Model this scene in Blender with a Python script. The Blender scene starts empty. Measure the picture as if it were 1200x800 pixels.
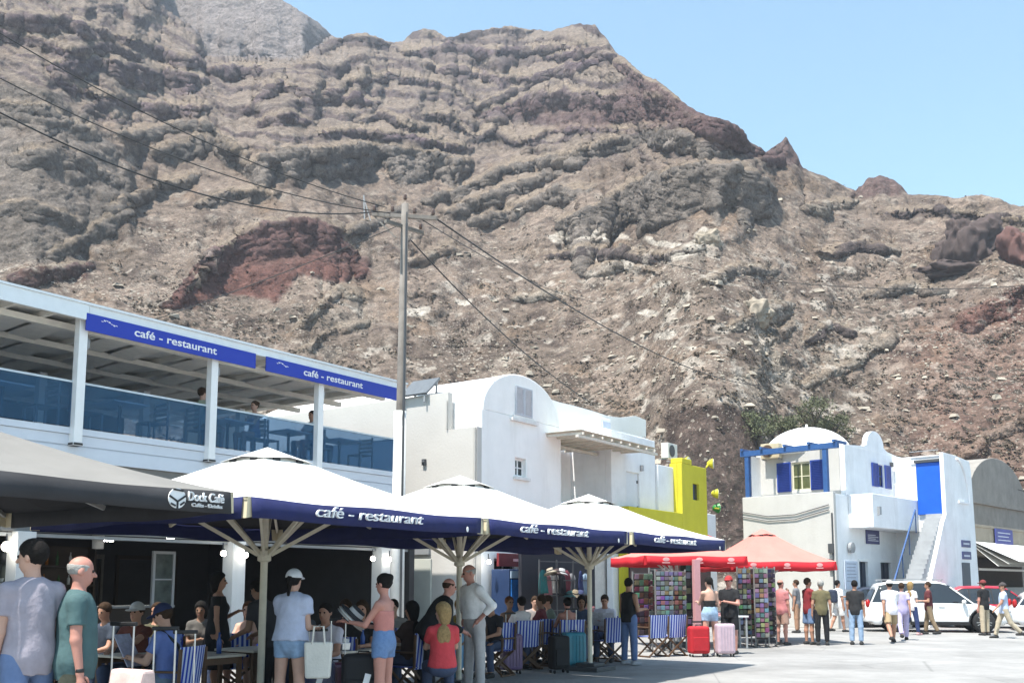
import bpy, bmesh, math, random
import numpy as np
from mathutils import Vector, Matrix
R = math.radians
random.seed(7)
SC = bpy.context.scene
COL = SC.collection

# ------------------------------------------------------------------ camera
F, PPX, PPY, HOR, EYE = 1150., 600., 542., 684., 1.6
PIT = math.atan((HOR - PPY) / F)
cam_d = bpy.data.cameras.new('camera'); cam = bpy.data.objects.new('camera', cam_d); COL.objects.link(cam)
cam.location = (0, 0, EYE); cam.rotation_euler = (R(90) + PIT, 0, 0)
cam_d.sensor_width = 36; cam_d.lens = 36 * F / 1200
cam_d.shift_y = (PPY - 400) / 1200
cam_d.clip_end = 3000; cam_d.clip_start = 0.1
SC.camera = cam

def ray(px, py):
    x = (px - PPX) / F; y = -(py - PPY) / F
    c, s = math.cos(PIT), math.sin(PIT)
    return (x, c - s * y, s + c * y)
def at(px, Y):                       # ground point below a bearing at a distance
    r = ray(px, HOR + 40); return (r[0] / r[1] * Y, Y)
class Frame:                          # a local frame standing on the ground
    def __init__(s, ox, oy, ang):
        s.o = (ox, oy); s.ang = R(ang); s.c = math.cos(s.ang); s.s = math.sin(s.ang)
    def w(s, x, y, z=0): return (s.o[0] + x * s.c - y * s.s, s.o[1] + x * s.s + y * s.c, z)
    def loc(s, X, Y):
        dx, dy = X - s.o[0], Y - s.o[1]; return (dx * s.c + dy * s.s, -dx * s.s + dy * s.c)
    def on_y(s, px, py, y):
        r = ray(px, py); n = (-s.s, s.c); k = (s.o[0] * n[0] + s.o[1] * n[1] + y) / (r[0] * n[0] + r[1] * n[1])
        return (s.loc(r[0] * k, r[1] * k)[0], EYE + r[2] * k)
CF = Frame(0, 0, 55)                  # the promenade: x along it, y towards the hill

# ------------------------------------------------------------------ tags
def tag(o, label=None, cat=None, group=None, kind=None):
    if label: o['label'] = label
    if cat: o['category'] = cat
    if group: o['group'] = group
    if kind: o['kind'] = kind
    return o
def empty(name, loc=(0, 0, 0), rz=0., label=None, cat=None, group=None):
    o = bpy.data.objects.new(name, None); COL.objects.link(o)
    o.location = loc; o.rotation_euler = (0, 0, rz); o.empty_display_size = .2
    return tag(o, label, cat, group)
def kids(o): return [c for c in bpy.data.objects if c.parent == o]
def copy_tree(o, parent=None, table=None):
    if table is None:
        table = {}
        for c in bpy.data.objects:
            if c.parent: table.setdefault(c.parent.name, []).append(c)
    n = o.copy(); COL.objects.link(n)
    if parent: n.parent = parent
    for ch in table.get(o.name, []): copy_tree(ch, n, table)
    return n

# ------------------------------------------------------------------ materials
def hexc(r, g, b): return (r, g, b, 1)
MATS = {}
def mat(name, col, rough=.7, metal=0., var=.12, scale=6., bump=0., bscale=40., spec=.4, emis=None, estr=0., stain=0., stain_col=None, coat=0., trans=0., alpha=1., coord='Object'):
    if name in MATS: return MATS[name]
    m = bpy.data.materials.new(name); m.use_nodes = True; nt = m.node_tree; N = nt.nodes; L = nt.links
    b = N['Principled BSDF']
    b.inputs['Roughness'].default_value = rough; b.inputs['Metallic'].default_value = metal
    b.inputs['Specular IOR Level'].default_value = spec
    b.inputs['Coat Weight'].default_value = coat
    b.inputs['Base Color'].default_value = (*col[:3], 1)
    tc = N.new('ShaderNodeTexCoord')
    if var > 0:
        nz = N.new('ShaderNodeTexNoise'); nz.inputs['Scale'].default_value = scale; nz.inputs['Detail'].default_value = 6; nz.inputs['Roughness'].default_value = .62
        L.new(tc.outputs[coord], nz.inputs['Vector'])
        mr = N.new('ShaderNodeMapRange'); mr.inputs[1].default_value = .28; mr.inputs[2].default_value = .72
        mr.inputs[3].default_value = 1 - var; mr.inputs[4].default_value = 1 + var * .6
        L.new(nz.outputs['Fac'], mr.inputs[0])
        mx = N.new('ShaderNodeMix'); mx.data_type = 'RGBA'; mx.blend_type = 'MULTIPLY'; mx.inputs[0].default_value = 1
        mx.inputs[6].default_value = (*col[:3], 1)
        L.new(mr.outputs[0], mx.inputs[7]); out = mx.outputs[2]
        if stain > 0:
            mp = N.new('ShaderNodeMapping'); mp.inputs['Scale'].default_value = (1.6, 1.6, .22); L.new(tc.outputs[coord], mp.inputs['Vector'])
            n2 = N.new('ShaderNodeTexNoise'); n2.inputs['Scale'].default_value = 1.3; n2.inputs['Detail'].default_value = 8; n2.inputs['Roughness'].default_value = .7
            L.new(mp.outputs[0], n2.inputs['Vector'])
            m2 = N.new('ShaderNodeMapRange'); m2.inputs[1].default_value = .5; m2.inputs[2].default_value = .78; m2.inputs[3].default_value = 0; m2.inputs[4].default_value = stain
            L.new(n2.outputs['Fac'], m2.inputs[0])
            x2 = N.new('ShaderNodeMix'); x2.data_type = 'RGBA'; L.new(m2.outputs[0], x2.inputs[0]); L.new(out, x2.inputs[6])
            sc_ = stain_col or (.3, .27, .23); x2.inputs[7].default_value = (*sc_, 1); out = x2.outputs[2]
        L.new(out, b.inputs['Base Color'])
    if bump > 0:
        nb = N.new('ShaderNodeTexNoise'); nb.inputs['Scale'].default_value = bscale; nb.inputs['Detail'].default_value = 5
        L.new(tc.outputs[coord], nb.inputs['Vector'])
        bp = N.new('ShaderNodeBump'); bp.inputs['Strength'].default_value = min(1, bump); bp.inputs['Distance'].default_value = .02
        L.new(nb.outputs['Fac'], bp.inputs['Height']); L.new(bp.outputs[0], b.inputs['Normal'])
    if emis is not None:
        b.inputs['Emission Color'].default_value = (*emis, 1); b.inputs['Emission Strength'].default_value = estr
    if trans: b.inputs['Transmission Weight'].default_value = trans
    if alpha < 1: b.inputs['Alpha'].default_value = alpha
    MATS[name] = m; return m
def stripes(name, ca, cb, freq, axis='X', rough=.85, duty=.5, base=None):
    if name in MATS: return MATS[name]
    m = mat(name, ca, rough, var=0, bump=.3, bscale=180)
    nt = m.node_tree; N = nt.nodes; L = nt.links; b = N['Principled BSDF']
    tc = [n for n in N if n.type == 'TEX_COORD'][0]
    sp = N.new('ShaderNodeSeparateXYZ'); L.new(tc.outputs['Object'], sp.inputs[0])
    ml = N.new('ShaderNodeMath'); ml.operation = 'MULTIPLY'; ml.inputs[1].default_value = freq; L.new(sp.outputs[axis], ml.inputs[0])
    fr = N.new('ShaderNodeMath'); fr.operation = 'FRACT'; L.new(ml.outputs[0], fr.inputs[0])
    gt = N.new('ShaderNodeMath'); gt.operation = 'GREATER_THAN'; gt.inputs[1].default_value = duty; L.new(fr.outputs[0], gt.inputs[0])
    mx = N.new('ShaderNodeMix'); mx.data_type = 'RGBA'; mx.inputs[6].default_value = (*ca, 1); mx.inputs[7].default_value = (*cb, 1)
    L.new(gt.outputs[0], mx.inputs[0]); L.new(mx.outputs[2], b.inputs['Base Color'])
    return m
def glass(name, col, alpha=.35, rough=.04):
    if name in MATS: return MATS[name]
    m = bpy.data.materials.new(name); m.use_nodes = True; nt = m.node_tree; N = nt.nodes; L = nt.links
    N.remove(N['Principled BSDF'])
    tr = N.new('ShaderNodeBsdfTransparent'); tr.inputs[0].default_value = (*[.4 + .6 * c for c in col], 1)
    df = N.new('ShaderNodeBsdfPrincipled'); df.inputs['Base Color'].default_value = (*col, 1); df.inputs['Roughness'].default_value = rough
    mx = N.new('ShaderNodeMixShader'); mx.inputs[0].default_value = alpha
    L.new(tr.outputs[0], mx.inputs[1]); L.new(df.outputs[0], mx.inputs[2]); L.new(mx.outputs[0], N['Material Output'].inputs[0])
    MATS[name] = m; return m

# ------------------------------------------------------------------ mesh builder
class MB:
    def __init__(s): s.v = []; s.f = []; s.m = []
    def add(s, vs, fs, mi=0):
        o = len(s.v); s.v += [tuple(v) for v in vs]; s.f += [tuple(i + o for i in f) for f in fs]; s.m += [mi] * len(fs); return s
    def box(s, c, d, rz=0., mi=0, rx=0., ry=0.):
        x, y, z = d[0] / 2, d[1] / 2, d[2] / 2
        vs = [Vector(p) for p in ((-x, -y, -z), (x, -y, -z), (x, y, -z), (-x, y, -z), (-x, -y, z), (x, -y, z), (x, y, z), (-x, y, z))]
        if rz or rx or ry:
            M = Matrix.Rotation(rz, 3, 'Z') @ Matrix.Rotation(ry, 3, 'Y') @ Matrix.Rotation(rx, 3, 'X'); vs = [M @ v for v in vs]
        c = Vector(c)
        return s.add([v + c for v in vs], [(0, 3, 2, 1), (4, 5, 6, 7), (0, 1, 5, 4), (1, 2, 6, 5), (2, 3, 7, 6), (3, 0, 4, 7)], mi)
    def bx(s, x0, x1, y0, y1, z0, z1, mi=0): return s.box(((x0 + x1) / 2, (y0 + y1) / 2, (z0 + z1) / 2), (abs(x1 - x0), abs(y1 - y0), abs(z1 - z0)), mi=mi)
    def bar(s, a, b, w, h=None, mi=0, up=(0, 0, 1)):
        a = Vector(a); b = Vector(b); h = h or w; t = (b - a).normalized(); u = Vector(up)
        if abs(t.dot(u)) > .97: u = Vector((1, 0, 0))
        r = t.cross(u).normalized(); u = r.cross(t)
        vs = [p + r * (i * w / 2) + u * (j * h / 2) for p in (a, b) for i, j in ((-1, -1), (1, -1), (1, 1), (-1, 1))]
        return s.add(vs, [(3, 2, 1, 0), (4, 5, 6, 7), (0, 1, 5, 4), (1, 2, 6, 5), (2, 3, 7, 6), (3, 0, 4, 7)], mi)
    def tube(s, pts, r, n=8, mi=0, caps=True):
        pts = [Vector(p) for p in pts]; rs = r if isinstance(r, (list, tuple)) else [r] * len(pts)
        rings = []; prev = None
        for i, p in enumerate(pts):
            t = (pts[min(i + 1, len(pts) - 1)] - pts[max(i - 1, 0)]).normalized()
            u = prev or (Vector((0, 0, 1)) if abs(t.z) < .9 else Vector((1, 0, 0)))
            x = t.cross(u).normalized(); y = x.cross(t).normalized(); prev = y
            rings.append([p + x * (rs[i] * math.cos(2 * math.pi * k / n)) + y * (rs[i] * math.sin(2 * math.pi * k / n)) for k in range(n)])
        vs = [q for rg in rings for q in rg]; fs = []
        for i in range(len(pts) - 1):
            for k in range(n):
                a = i * n + k; b_ = i * n + (k + 1) % n; fs.append((a, b_, b_ + n, a + n))
        if caps: fs.append(tuple(range(n - 1, -1, -1))); fs.append(tuple((len(pts) - 1) * n + k for k in range(n)))
        return s.add(vs, fs, mi)
    def lathe(s, prof, c=(0, 0, 0), n=20, mi=0, axis='Z'):
        vs = []; fs = []
        for (r, z) in prof:
            for k in range(n):
                a = 2 * math.pi * k / n; p = (r * math.cos(a), r * math.sin(a), z)
                if axis == 'Y': p = (p[0], p[2], p[1])
                elif axis == 'X': p = (p[2], p[0], p[1])
                vs.append((p[0] + c[0], p[1] + c[1], p[2] + c[2]))
        for i in range(len(prof) - 1):
            for k in range(n):
                a = i * n + k; b_ = i * n + (k + 1) % n; fs.append((a, b_, b_ + n, a + n))
        fs.append(tuple(range(n - 1, -1, -1))); fs.append(tuple((len(prof) - 1) * n + k for k in range(n)))
        return s.add(vs, fs, mi)
    def prism(s, poly, a, b, axis='Z', mi=0):
        n = len(poly)
        def p3(p, h):
            return {'Z': (p[0], p[1], h), 'Y': (p[0], h, p[1]), 'X': (h, p[0], p[1])}[axis]
        vs = [p3(p, a) for p in poly] + [p3(p, b) for p in poly]
        fs = [tuple(range(n - 1, -1, -1)), tuple(range(n, 2 * n))] + [(i, (i + 1) % n, (i + 1) % n + n, i + n) for i in range(n)]
        return s.add(vs, fs, mi)
    def ball(s, c, r, nu=12, nv=8, mi=0, jit=0., seed=0):
        rx, ry, rz = r if isinstance(r, (tuple, list)) else (r, r, r); rd = random.Random(seed)
        vs = [(c[0], c[1], c[2] - rz)]; fs = []
        for j in range(1, nv):
            th = math.pi * j / nv - math.pi / 2
            for k in range(nu):
                a = 2 * math.pi * k / nu; q = 1 + rd.uniform(-jit, jit)
                vs.append((c[0] + q * rx * math.cos(th) * math.cos(a), c[1] + q * ry * math.cos(th) * math.sin(a), c[2] + q * rz * math.sin(th)))
        vs.append((c[0], c[1], c[2] + rz)); top = len(vs) - 1
        for k in range(nu): fs.append((0, 1 + (k + 1) % nu, 1 + k)); fs.append((top, top - nu + k, top - nu + (k + 1) % nu))
        for j in range(nv - 2):
            for k in range(nu):
                a = 1 + j * nu + k; b_ = 1 + j * nu + (k + 1) % nu; fs.append((a, b_, b_ + nu, a + nu))
        return s.add(vs, fs, mi)
    def build(s, name, mats, parent=None, smooth=False, bevel=0., loc=None, rz=0., fixn=True, seg=2):
        me = bpy.data.meshes.new(name); me.from_pydata(s.v, [], s.f)
        mats = mats if isinstance(mats, (list, tuple)) else [mats]
        for m in mats: me.materials.append(m)
        if len(mats) > 1: me.polygons.foreach_set('material_index', s.m)
        if fixn or bevel:
            bm = bmesh.new(); bm.from_mesh(me)
            if fixn: bmesh.ops.recalc_face_normals(bm, faces=bm.faces)
            if bevel:
                es = [e for e in bm.edges if len(e.link_faces) == 2 and e.calc_face_angle(0) > .6]
                bmesh.ops.bevel(bm, geom=es, offset=bevel, segments=seg, affect='EDGES', profile=.5, clamp_overlap=True)
            bm.to_mesh(me); bm.free()
        o = bpy.data.objects.new(name, me); COL.objects.link(o)
        if smooth: me.polygons.foreach_set('use_smooth', [True] * len(me.polygons))
        if parent: o.parent = parent
        if loc: o.location = loc
        if rz: o.rotation_euler = (0, 0, rz)
        me.update(); return o
def np_mesh(name, V, Fq, mats, parent=None, smooth=True, mi=None):
    me = bpy.data.meshes.new(name); me.from_pydata(V.tolist() if hasattr(V, 'tolist') else V, [], Fq.tolist() if hasattr(Fq, 'tolist') else Fq)
    for m in (mats if isinstance(mats, (list, tuple)) else [mats]): me.materials.append(m)
    if mi is not None: me.polygons.foreach_set('material_index', mi)
    if smooth: me.polygons.foreach_set('use_smooth', [True] * len(me.polygons))
    o = bpy.data.objects.new(name, me); COL.objects.link(o)
    if parent: o.parent = parent
    me.update(); return o
def lettering(txt, h, m, parent, loc, rot=(math.pi / 2, 0, 0), width=None, name='lettering', shear=0., depth=.002, bold=0., space=1.):
    cu = bpy.data.curves.new('text', 'FONT'); cu.body = txt; cu.size = 1; cu.extrude = depth / max(h, .01); cu.offset = bold; cu.shear = shear
    cu.align_x = 'CENTER'; cu.align_y = 'CENTER'; cu.resolution_u = 4; cu.space_character = space
    to = bpy.data.objects.new('t', cu); COL.objects.link(to)
    dg = bpy.context.evaluated_depsgraph_get(); me = bpy.data.meshes.new_from_object(to.evaluated_get(dg))
    bpy.data.objects.remove(to); bpy.data.curves.remove(cu); me.name = name
    co = np.empty(len(me.vertices) * 3); me.vertices.foreach_get('co', co); co = co.reshape(-1, 3)
    sx = h if width is None else width / max(1e-6, np.ptp(co[:, 0])); co[:, 0] -= (co[:, 0].max() + co[:, 0].min()) / 2
    co[:, 0] *= sx; co[:, 1:] *= h; me.vertices.foreach_set('co', co.ravel()); me.materials.clear(); me.materials.append(m)
    o = bpy.data.objects.new(name, me); COL.objects.link(o); o.parent = parent; o.location = loc; o.rotation_euler = rot; me.update(); return o

# ------------------------------------------------------------------ noise
_rng = np.random.RandomState(3); _perm = _rng.permutation(256); _perm = np.concatenate([_perm, _perm, _perm])
_grad = _rng.normal(size=(256, 3)).astype(np.float32); _grad /= np.linalg.norm(_grad, axis=1, keepdims=True)
def perlin(P):
    P = np.asarray(P, np.float32); I = np.floor(P).astype(np.int32); f = P - I; I &= 255
    u = f * f * f * (f * (f * 6 - 15) + 10); out = 0
    for dx in (0, 1):
        wx = u[:, 0] if dx else 1 - u[:, 0]
        for dy in (0, 1):
            wy = u[:, 1] if dy else 1 - u[:, 1]
            for dz in (0, 1):
                wz = u[:, 2] if dz else 1 - u[:, 2]
                h = _perm[_perm[_perm[I[:, 0] + dx] + I[:, 1] + dy] + I[:, 2] + dz]
                out = out + wx * wy * wz * ((_grad[h] * (f - np.array((dx, dy, dz), np.float32))).sum(1))
    return out * 1.6
def fbm(P, oct=5, gain=.5, lac=2.03):
    a = 1.; t = 0.; P = np.asarray(P, np.float32)
    for i in range(oct): t = t + a * perlin(P + 17.3 * i); P = P * lac; a *= gain
    return t
def ridged(P, oct=5, gain=.5, lac=2.1):
    a = 1.; t = 0.; P = np.asarray(P, np.float32)
    for i in range(oct): t = t + a * (1 - 2 * np.abs(perlin(P + 9.1 * i))); P = P * lac; a *= gain
    return t
def sstep(a, b, x): t = np.clip((x - a) / (b - a), 0, 1); return t * t * (3 - 2 * t)

# ------------------------------------------------------------------ light
W = bpy.data.worlds.new('World'); SC.world = W; W.use_nodes = True
SUN_EL, SUN_DIR = 66., Vector((-.68, -.73, 0)).normalized()      # towards the sun: high, over the left shoulder
bg = W.node_tree.nodes['Background']; sky = W.node_tree.nodes.new('ShaderNodeTexSky'); sky.sky_type = 'NISHITA'; sky.sun_disc = False
sky.sun_elevation = R(SUN_EL); sky.sun_rotation = math.atan2(SUN_DIR.x, SUN_DIR.y); sky.air_density = 1.; sky.dust_density = .6; sky.ozone_density = 1.
tn = W.node_tree.nodes.new('ShaderNodeMix'); tn.data_type = 'RGBA'; tn.blend_type = 'MULTIPLY'; tn.inputs[0].default_value = 1; tn.inputs[7].default_value = (.97, 1.13, 1.02, 1)
W.node_tree.links.new(sky.outputs[0], tn.inputs[6]); W.node_tree.links.new(tn.outputs[2], bg.inputs[0]); bg.inputs[1].default_value = .132
sd = bpy.data.lights.new('sun', 'SUN'); sun = bpy.data.objects.new('sun', sd); COL.objects.link(sun)
sd.energy = 4.8; sd.angle = R(.5); sd.color = (1, .955, .88)
ldir = -(SUN_DIR * math.cos(R(SUN_EL)) + Vector((0, 0, math.sin(R(SUN_EL)))))
sun.rotation_euler = ldir.to_track_quat('-Z', 'Y').to_euler()
SC.view_settings.view_transform = 'Standard'; SC.view_settings.look = 'None'; SC.view_settings.exposure = 1.15; SC.view_settings.gamma = 1
SC.cycles.max_bounces = 6; SC.cycles.transparent_max_bounces = 12; SC.cycles.diffuse_bounces = 4
# ------------------------------------------------------------------ ground
def vcol_mat(name, bumpd=.3):
    m = bpy.data.materials.new(name); m.use_nodes = True; N = m.node_tree.nodes; L = m.node_tree.links; b = N['Principled BSDF']
    b.inputs['Roughness'].default_value = .95; b.inputs['Specular IOR Level'].default_value = .15
    at_ = N.new('ShaderNodeVertexColor'); at_.layer_name = 'rock'
    tc = N.new('ShaderNodeTexCoord')
    n1 = N.new('ShaderNodeTexNoise'); n1.inputs['Scale'].default_value = .9; n1.inputs['Detail'].default_value = 9; n1.inputs['Roughness'].default_value = .72; L.new(tc.outputs['Object'], n1.inputs[0])
    mr = N.new('ShaderNodeMapRange'); mr.inputs[1].default_value = .3; mr.inputs[2].default_value = .7; mr.inputs[3].default_value = .38; mr.inputs[4].default_value = 1.65; L.new(n1.outputs[0], mr.inputs[0])
    n3 = N.new('ShaderNodeTexNoise'); n3.inputs['Scale'].default_value = 4.5; n3.inputs['Detail'].default_value = 6; n3.inputs['Roughness'].default_value = .75; L.new(tc.outputs['Object'], n3.inputs[0])
    m3 = N.new('ShaderNodeMapRange'); m3.inputs[1].default_value = .3; m3.inputs[2].default_value = .7; m3.inputs[3].default_value = .5; m3.inputs[4].default_value = 1.52; L.new(n3.outputs[0], m3.inputs[0])
    mr.inputs[3].default_value = .42; mr.inputs[4].default_value = 1.6; mm = N.new('ShaderNodeMath'); mm.operation = 'MULTIPLY'; L.new(mr.outputs[0], mm.inputs[0]); L.new(m3.outputs[0], mm.inputs[1])
    mx = N.new('ShaderNodeMix'); mx.data_type = 'RGBA'; mx.blend_type = 'MULTIPLY'; mx.inputs[0].default_value = 1
    L.new(at_.outputs[0], mx.inputs[6]); L.new(mm.outputs[0], mx.inputs[7]); last = mx.outputs[2]
    # dry cushions of scrub and loose pale stones, as they lie on the soil; the mesh says where the soil is
    for sc_, thr, colr, amt, ns in ((1.05, .30, (.052, .043, .034), .85, .16), (2.3, .28, (.06, .05, .04), .7, .3), (1.5, .20, (.34, .30, .25), .8, .22), (3.4, .22, (.36, .32, .27), .65, .4)):
        vo = N.new('ShaderNodeTexVoronoi'); vo.inputs['Scale'].default_value = sc_; vo.inputs['Randomness'].default_value = 1
        wn = N.new('ShaderNodeTexNoise'); wn.inputs['Scale'].default_value = sc_ * 2.2; wn.inputs['Detail'].default_value = 3; L.new(tc.outputs['Object'], wn.inputs[0])
        wa = N.new('ShaderNodeMix'); wa.data_type = 'RGBA'; wa.blend_type = 'LINEAR_LIGHT'; wa.inputs[0].default_value = .35 / sc_; L.new(tc.outputs['Object'], wa.inputs[6]); L.new(wn.outputs['Color'], wa.inputs[7]); L.new(wa.outputs[2], vo.inputs['Vector'])
        cn = N.new('ShaderNodeTexNoise'); cn.inputs['Scale'].default_value = ns * .35; cn.inputs['Detail'].default_value = 4; L.new(tc.outputs['Object'], cn.inputs[0])
        th = N.new('ShaderNodeMapRange'); th.inputs[1].default_value = .38; th.inputs[2].default_value = .66; th.inputs[3].default_value = 0; th.inputs[4].default_value = thr * 1.5; L.new(cn.outputs[0], th.inputs[0])
        lt = N.new('ShaderNodeMath'); lt.operation = 'LESS_THAN'; L.new(vo.outputs['Distance'], lt.inputs[0]); L.new(th.outputs[0], lt.inputs[1])
        am = N.new('ShaderNodeMath'); am.operation = 'MULTIPLY'; L.new(lt.outputs[0], am.inputs[0]); al = N.new('ShaderNodeMath'); al.operation = 'MULTIPLY'; al.inputs[1].default_value = amt; L.new(at_.outputs['Alpha'], al.inputs[0]); L.new(al.outputs[0], am.inputs[1])
        mq = N.new('ShaderNodeMix'); mq.data_type = 'RGBA'; L.new(am.outputs[0], mq.inputs[0]); L.new(last, mq.inputs[6]); mq.inputs[7].default_value = (*colr, 1); last = mq.outputs[2]
    L.new(last, b.inputs['Base Color'])
    v = N.new('ShaderNodeTexVoronoi'); v.inputs['Scale'].default_value = .8; L.new(tc.outputs['Object'], v.inputs['Vector'])
    n2 = N.new('ShaderNodeTexNoise'); n2.inputs['Scale'].default_value = .55; n2.inputs['Detail'].default_value = 10; n2.inputs['Roughness'].default_value = .7; L.new(tc.outputs['Object'], n2.inputs[0])
    ad = N.new('ShaderNodeMath'); ad.operation = 'MULTIPLY_ADD'; ad.inputs[1].default_value = .35; L.new(v.outputs[0], ad.inputs[0]); L.new(n2.outputs[0], ad.inputs[2])
    bp = N.new('ShaderNodeBump'); bp.inputs['Strength'].default_value = .8; bp.inputs['Distance'].default_value = bumpd * 4; L.new(ad.outputs[0], bp.inputs['Height']); L.new(bp.outputs[0], b.inputs['Normal'])
    return m
def inpoly(X, Y, pts):
    c = np.zeros(X.shape, bool); n = len(pts)
    for i in range(n):
        x1, y1 = pts[i]; x2, y2 = pts[(i + 1) % n]
        if y1 == y2: continue
        c ^= ((y1 > Y) != (y2 > Y)) & (X < (x2 - x1) * (Y - y1) / (y2 - y1) + x1)
    return c
def pdist(X, Y, pts, closed=True):
    d = np.full(X.shape, 1e9, np.float32); n = len(pts)
    for i in range(n if closed else n - 1):
        x1, y1 = pts[i]; x2, y2 = pts[(i + 1) % n]; dx, dy = x2 - x1, y2 - y1; L2 = dx * dx + dy * dy + 1e-6
        t = np.clip(((X - x1) * dx + (Y - y1) * dy) / L2, 0, 1); d = np.minimum(d, np.hypot(X - x1 - t * dx, Y - y1 - t * dy))
    return d
def region(X, Y, pts, soft=6.):
    d = pdist(X, Y, pts); s = np.where(inpoly(X, Y, pts), d, -d); return sstep(-soft, soft, s)

SILH = [(-300, -150), (-120, -130), (60, -95), (200, -60), (300, -14), (330, 0), (365, 22), (393, 44), (402, 46), (412, 40), (428, 39), (442, 44), (455, 50), (474, 48), (484, 37), (497, 34), (512, 36),
        (524, 45), (540, 40), (575, 34), (600, 30), (622, 35), (645, 37), (662, 31), (682, 28), (697, 31), (708, 42), (722, 62), (745, 80), (770, 96), (790, 110), (806, 124), (830, 138), (852, 146),
        (866, 160), (884, 170), (897, 180), (906, 172), (916, 166), (921, 161), (928, 172), (935, 186), (940, 197), (960, 204), (990, 218), (1003, 224), (1012, 217), (1018, 209), (1034, 207), (1048, 212), (1060, 222), (1064, 228),
        (1085, 228), (1120, 231), (1150, 228), (1175, 234), (1200, 240), (1300, 262), (1480, 300)]
BASE = [(-300, 70), (0, 62), (200, 62), (460, 64), (600, 66), (780, 62), (880, 62), (1000, 68), (1200, 74), (1480, 74)]     # bearing -> distance where the slope starts
cP, sP = math.cos(PIT), math.sin(PIT)
def dir_to_px(a, e):
    x = np.sin(a) * np.cos(e); y = np.cos(a) * np.cos(e); z = np.sin(e)
    d = y * cP + z * sP; u = -y * sP + z * cP; return PPX + F * x / d, PPY - F * u / d
def terrain():
    NC, NR = 1020, 600
    sa, se = [], []
    for (px, py) in SILH:
        r = ray(px, py); sa.append(math.atan2(r[0], r[1])); se.append(math.atan2(r[2], math.hypot(r[0], r[1])))
    a = np.linspace(sa[0], sa[-1], NC).astype(np.float32)
    er = np.interp(a, sa, se)
    jag = perlin(np.stack([a * 60, a * 0, a * 0], 1)) * .0016 + perlin(np.stack([a * 170, a * 0 + 5, a * 0], 1)) * .0010 + perlin(np.stack([a * 420, a * 0 + 9, a * 0], 1)) * .0006
    er = er + jag
    ab = [math.atan2(*ray(px, 684)[:2]) for px, _ in BASE]; r0 = np.interp(a, ab, [d for _, d in BASE]).astype(np.float32)
    e0 = np.arctan2(-EYE, r0)
    v = np.linspace(0, 1, NR)[:, None].astype(np.float32)
    n_ = 150; kk_ = np.exp(-.5 * (np.arange(-n_, n_ + 1) / 50.) ** 2); kk_ /= kk_.sum(); ers = np.convolve(np.pad(er, n_, mode='edge'), kk_, 'valid')
    E = (e0[None] + (ers - e0)[None] * v + (er - ers)[None] * v ** 9).astype(np.float32); A = np.broadcast_to(a[None], E.shape)
    X, Y = dir_to_px(A, E)
    x = X.ravel().astype(np.float32); y = Y.ravel().astype(np.float32)
    wx = x + 9 * fbm(np.stack([x / 60, y / 60, x * 0], 1), 3) + 3 * perlin(np.stack([x / 14, y / 14, x * 0 + 4], 1))
    wy = y + 8 * fbm(np.stack([x / 60, y / 60, x * 0 + 8], 1), 3) + 3 * perlin(np.stack([x / 14, y / 14, x * 0 + 14], 1))
    G = {}
    far = region(x, y, [(185, 5), (230, 40), (240, 68), (300, 72), (352, 72), (392, 44), (420, -60), (180, -200)], 3)
    strata = np.maximum(sstep(205, 165, wy - .10 * np.maximum(0, 420 - wx) * 0) * sstep(940, 900, wx), 0) * sstep(225, 265, wx) + sstep(165, 120, wy + .0 * wx) * sstep(300, 240, wx) * 1.
    strata = np.clip(strata, 0, 1)
    grey = region(wx, wy, [(-400, 60), (20, 95), (70, 112), (120, 165), (160, 205), (150, 225), (135, 240), (128, 275), (95, 300), (40, 312), (-400, 330)], 6)
    cliff = region(wx, wy, [(672, 290), (700, 255), (730, 232), (770, 210), (815, 195), (855, 192), (885, 210), (902, 250), (898, 280), (870, 274), (845, 288), (800, 292), (750, 280), (715, 280)], 5)
    cliff2 = region(wx, wy, [(330, 250), (400, 215), (520, 190), (560, 190), (540, 210), (470, 245), (400, 275), (340, 300)], 6) + region(wx, wy, [(540, 252), (610, 215), (690, 185), (690, 205), (630, 235), (560, 268)], 6) + region(wx, wy, [(110, 215), (180, 180), (260, 165), (290, 180), (210, 215), (140, 260)], 8)
    redw = region(wx, wy, [(190, 362), (235, 322), (262, 285), (300, 268), (372, 260), (398, 272), (432, 326), (400, 335), (352, 322), (330, 352), (280, 345)], 4)
    brn = region(wx, wy, [(18, 326), (106, 310), (110, 326), (45, 342)], 3)
    redr = region(wx, wy, [(560, 128), (620, 122), (705, 118), (745, 100), (800, 124), (850, 145), (905, 180), (945, 195), (900, 200), (850, 180), (780, 152), (740, 148), (690, 152), (620, 150)], 6) + region(wx, wy, [(1000, 232), (1010, 205), (1064, 205), (1070, 234)], 3) + region(wx, wy, [(893, 190), (920, 150), (948, 200)], 3)
    redo = region(wx, wy, [(1128, 392), (1128, 372), (1160, 352), (1200, 338), (1420, 300), (1420, 380), (1240, 384), (1175, 380)], 3)
    bank = region(x, y + 3 * perlin(np.stack([x / 9, y / 30, x * 0], 1)), [(772, 660), (782, 492), (800, 478), (850, 474), (884, 486), (892, 520), (892, 660)], 3)
    wht = np.zeros_like(x)
    for (cx, cy, ax, ay) in ((712, 284, 36, 6), (655, 279, 17, 6), (780, 281, 16, 5), (822, 286, 26, 9), (800, 300, 14, 5), (545, 355, 14, 5), (486, 367, 14, 6), (735, 312, 12, 4), (780, 336, 13, 4), (760, 366, 14, 4), (778, 391, 13, 5), (812, 404, 10, 4), (826, 272, 12, 10)):
        q = ((wx - cx) / ax) ** 2 + ((wy - cy) / ay) ** 2; wht = np.maximum(wht, sstep(1.2, .6, q))
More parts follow.
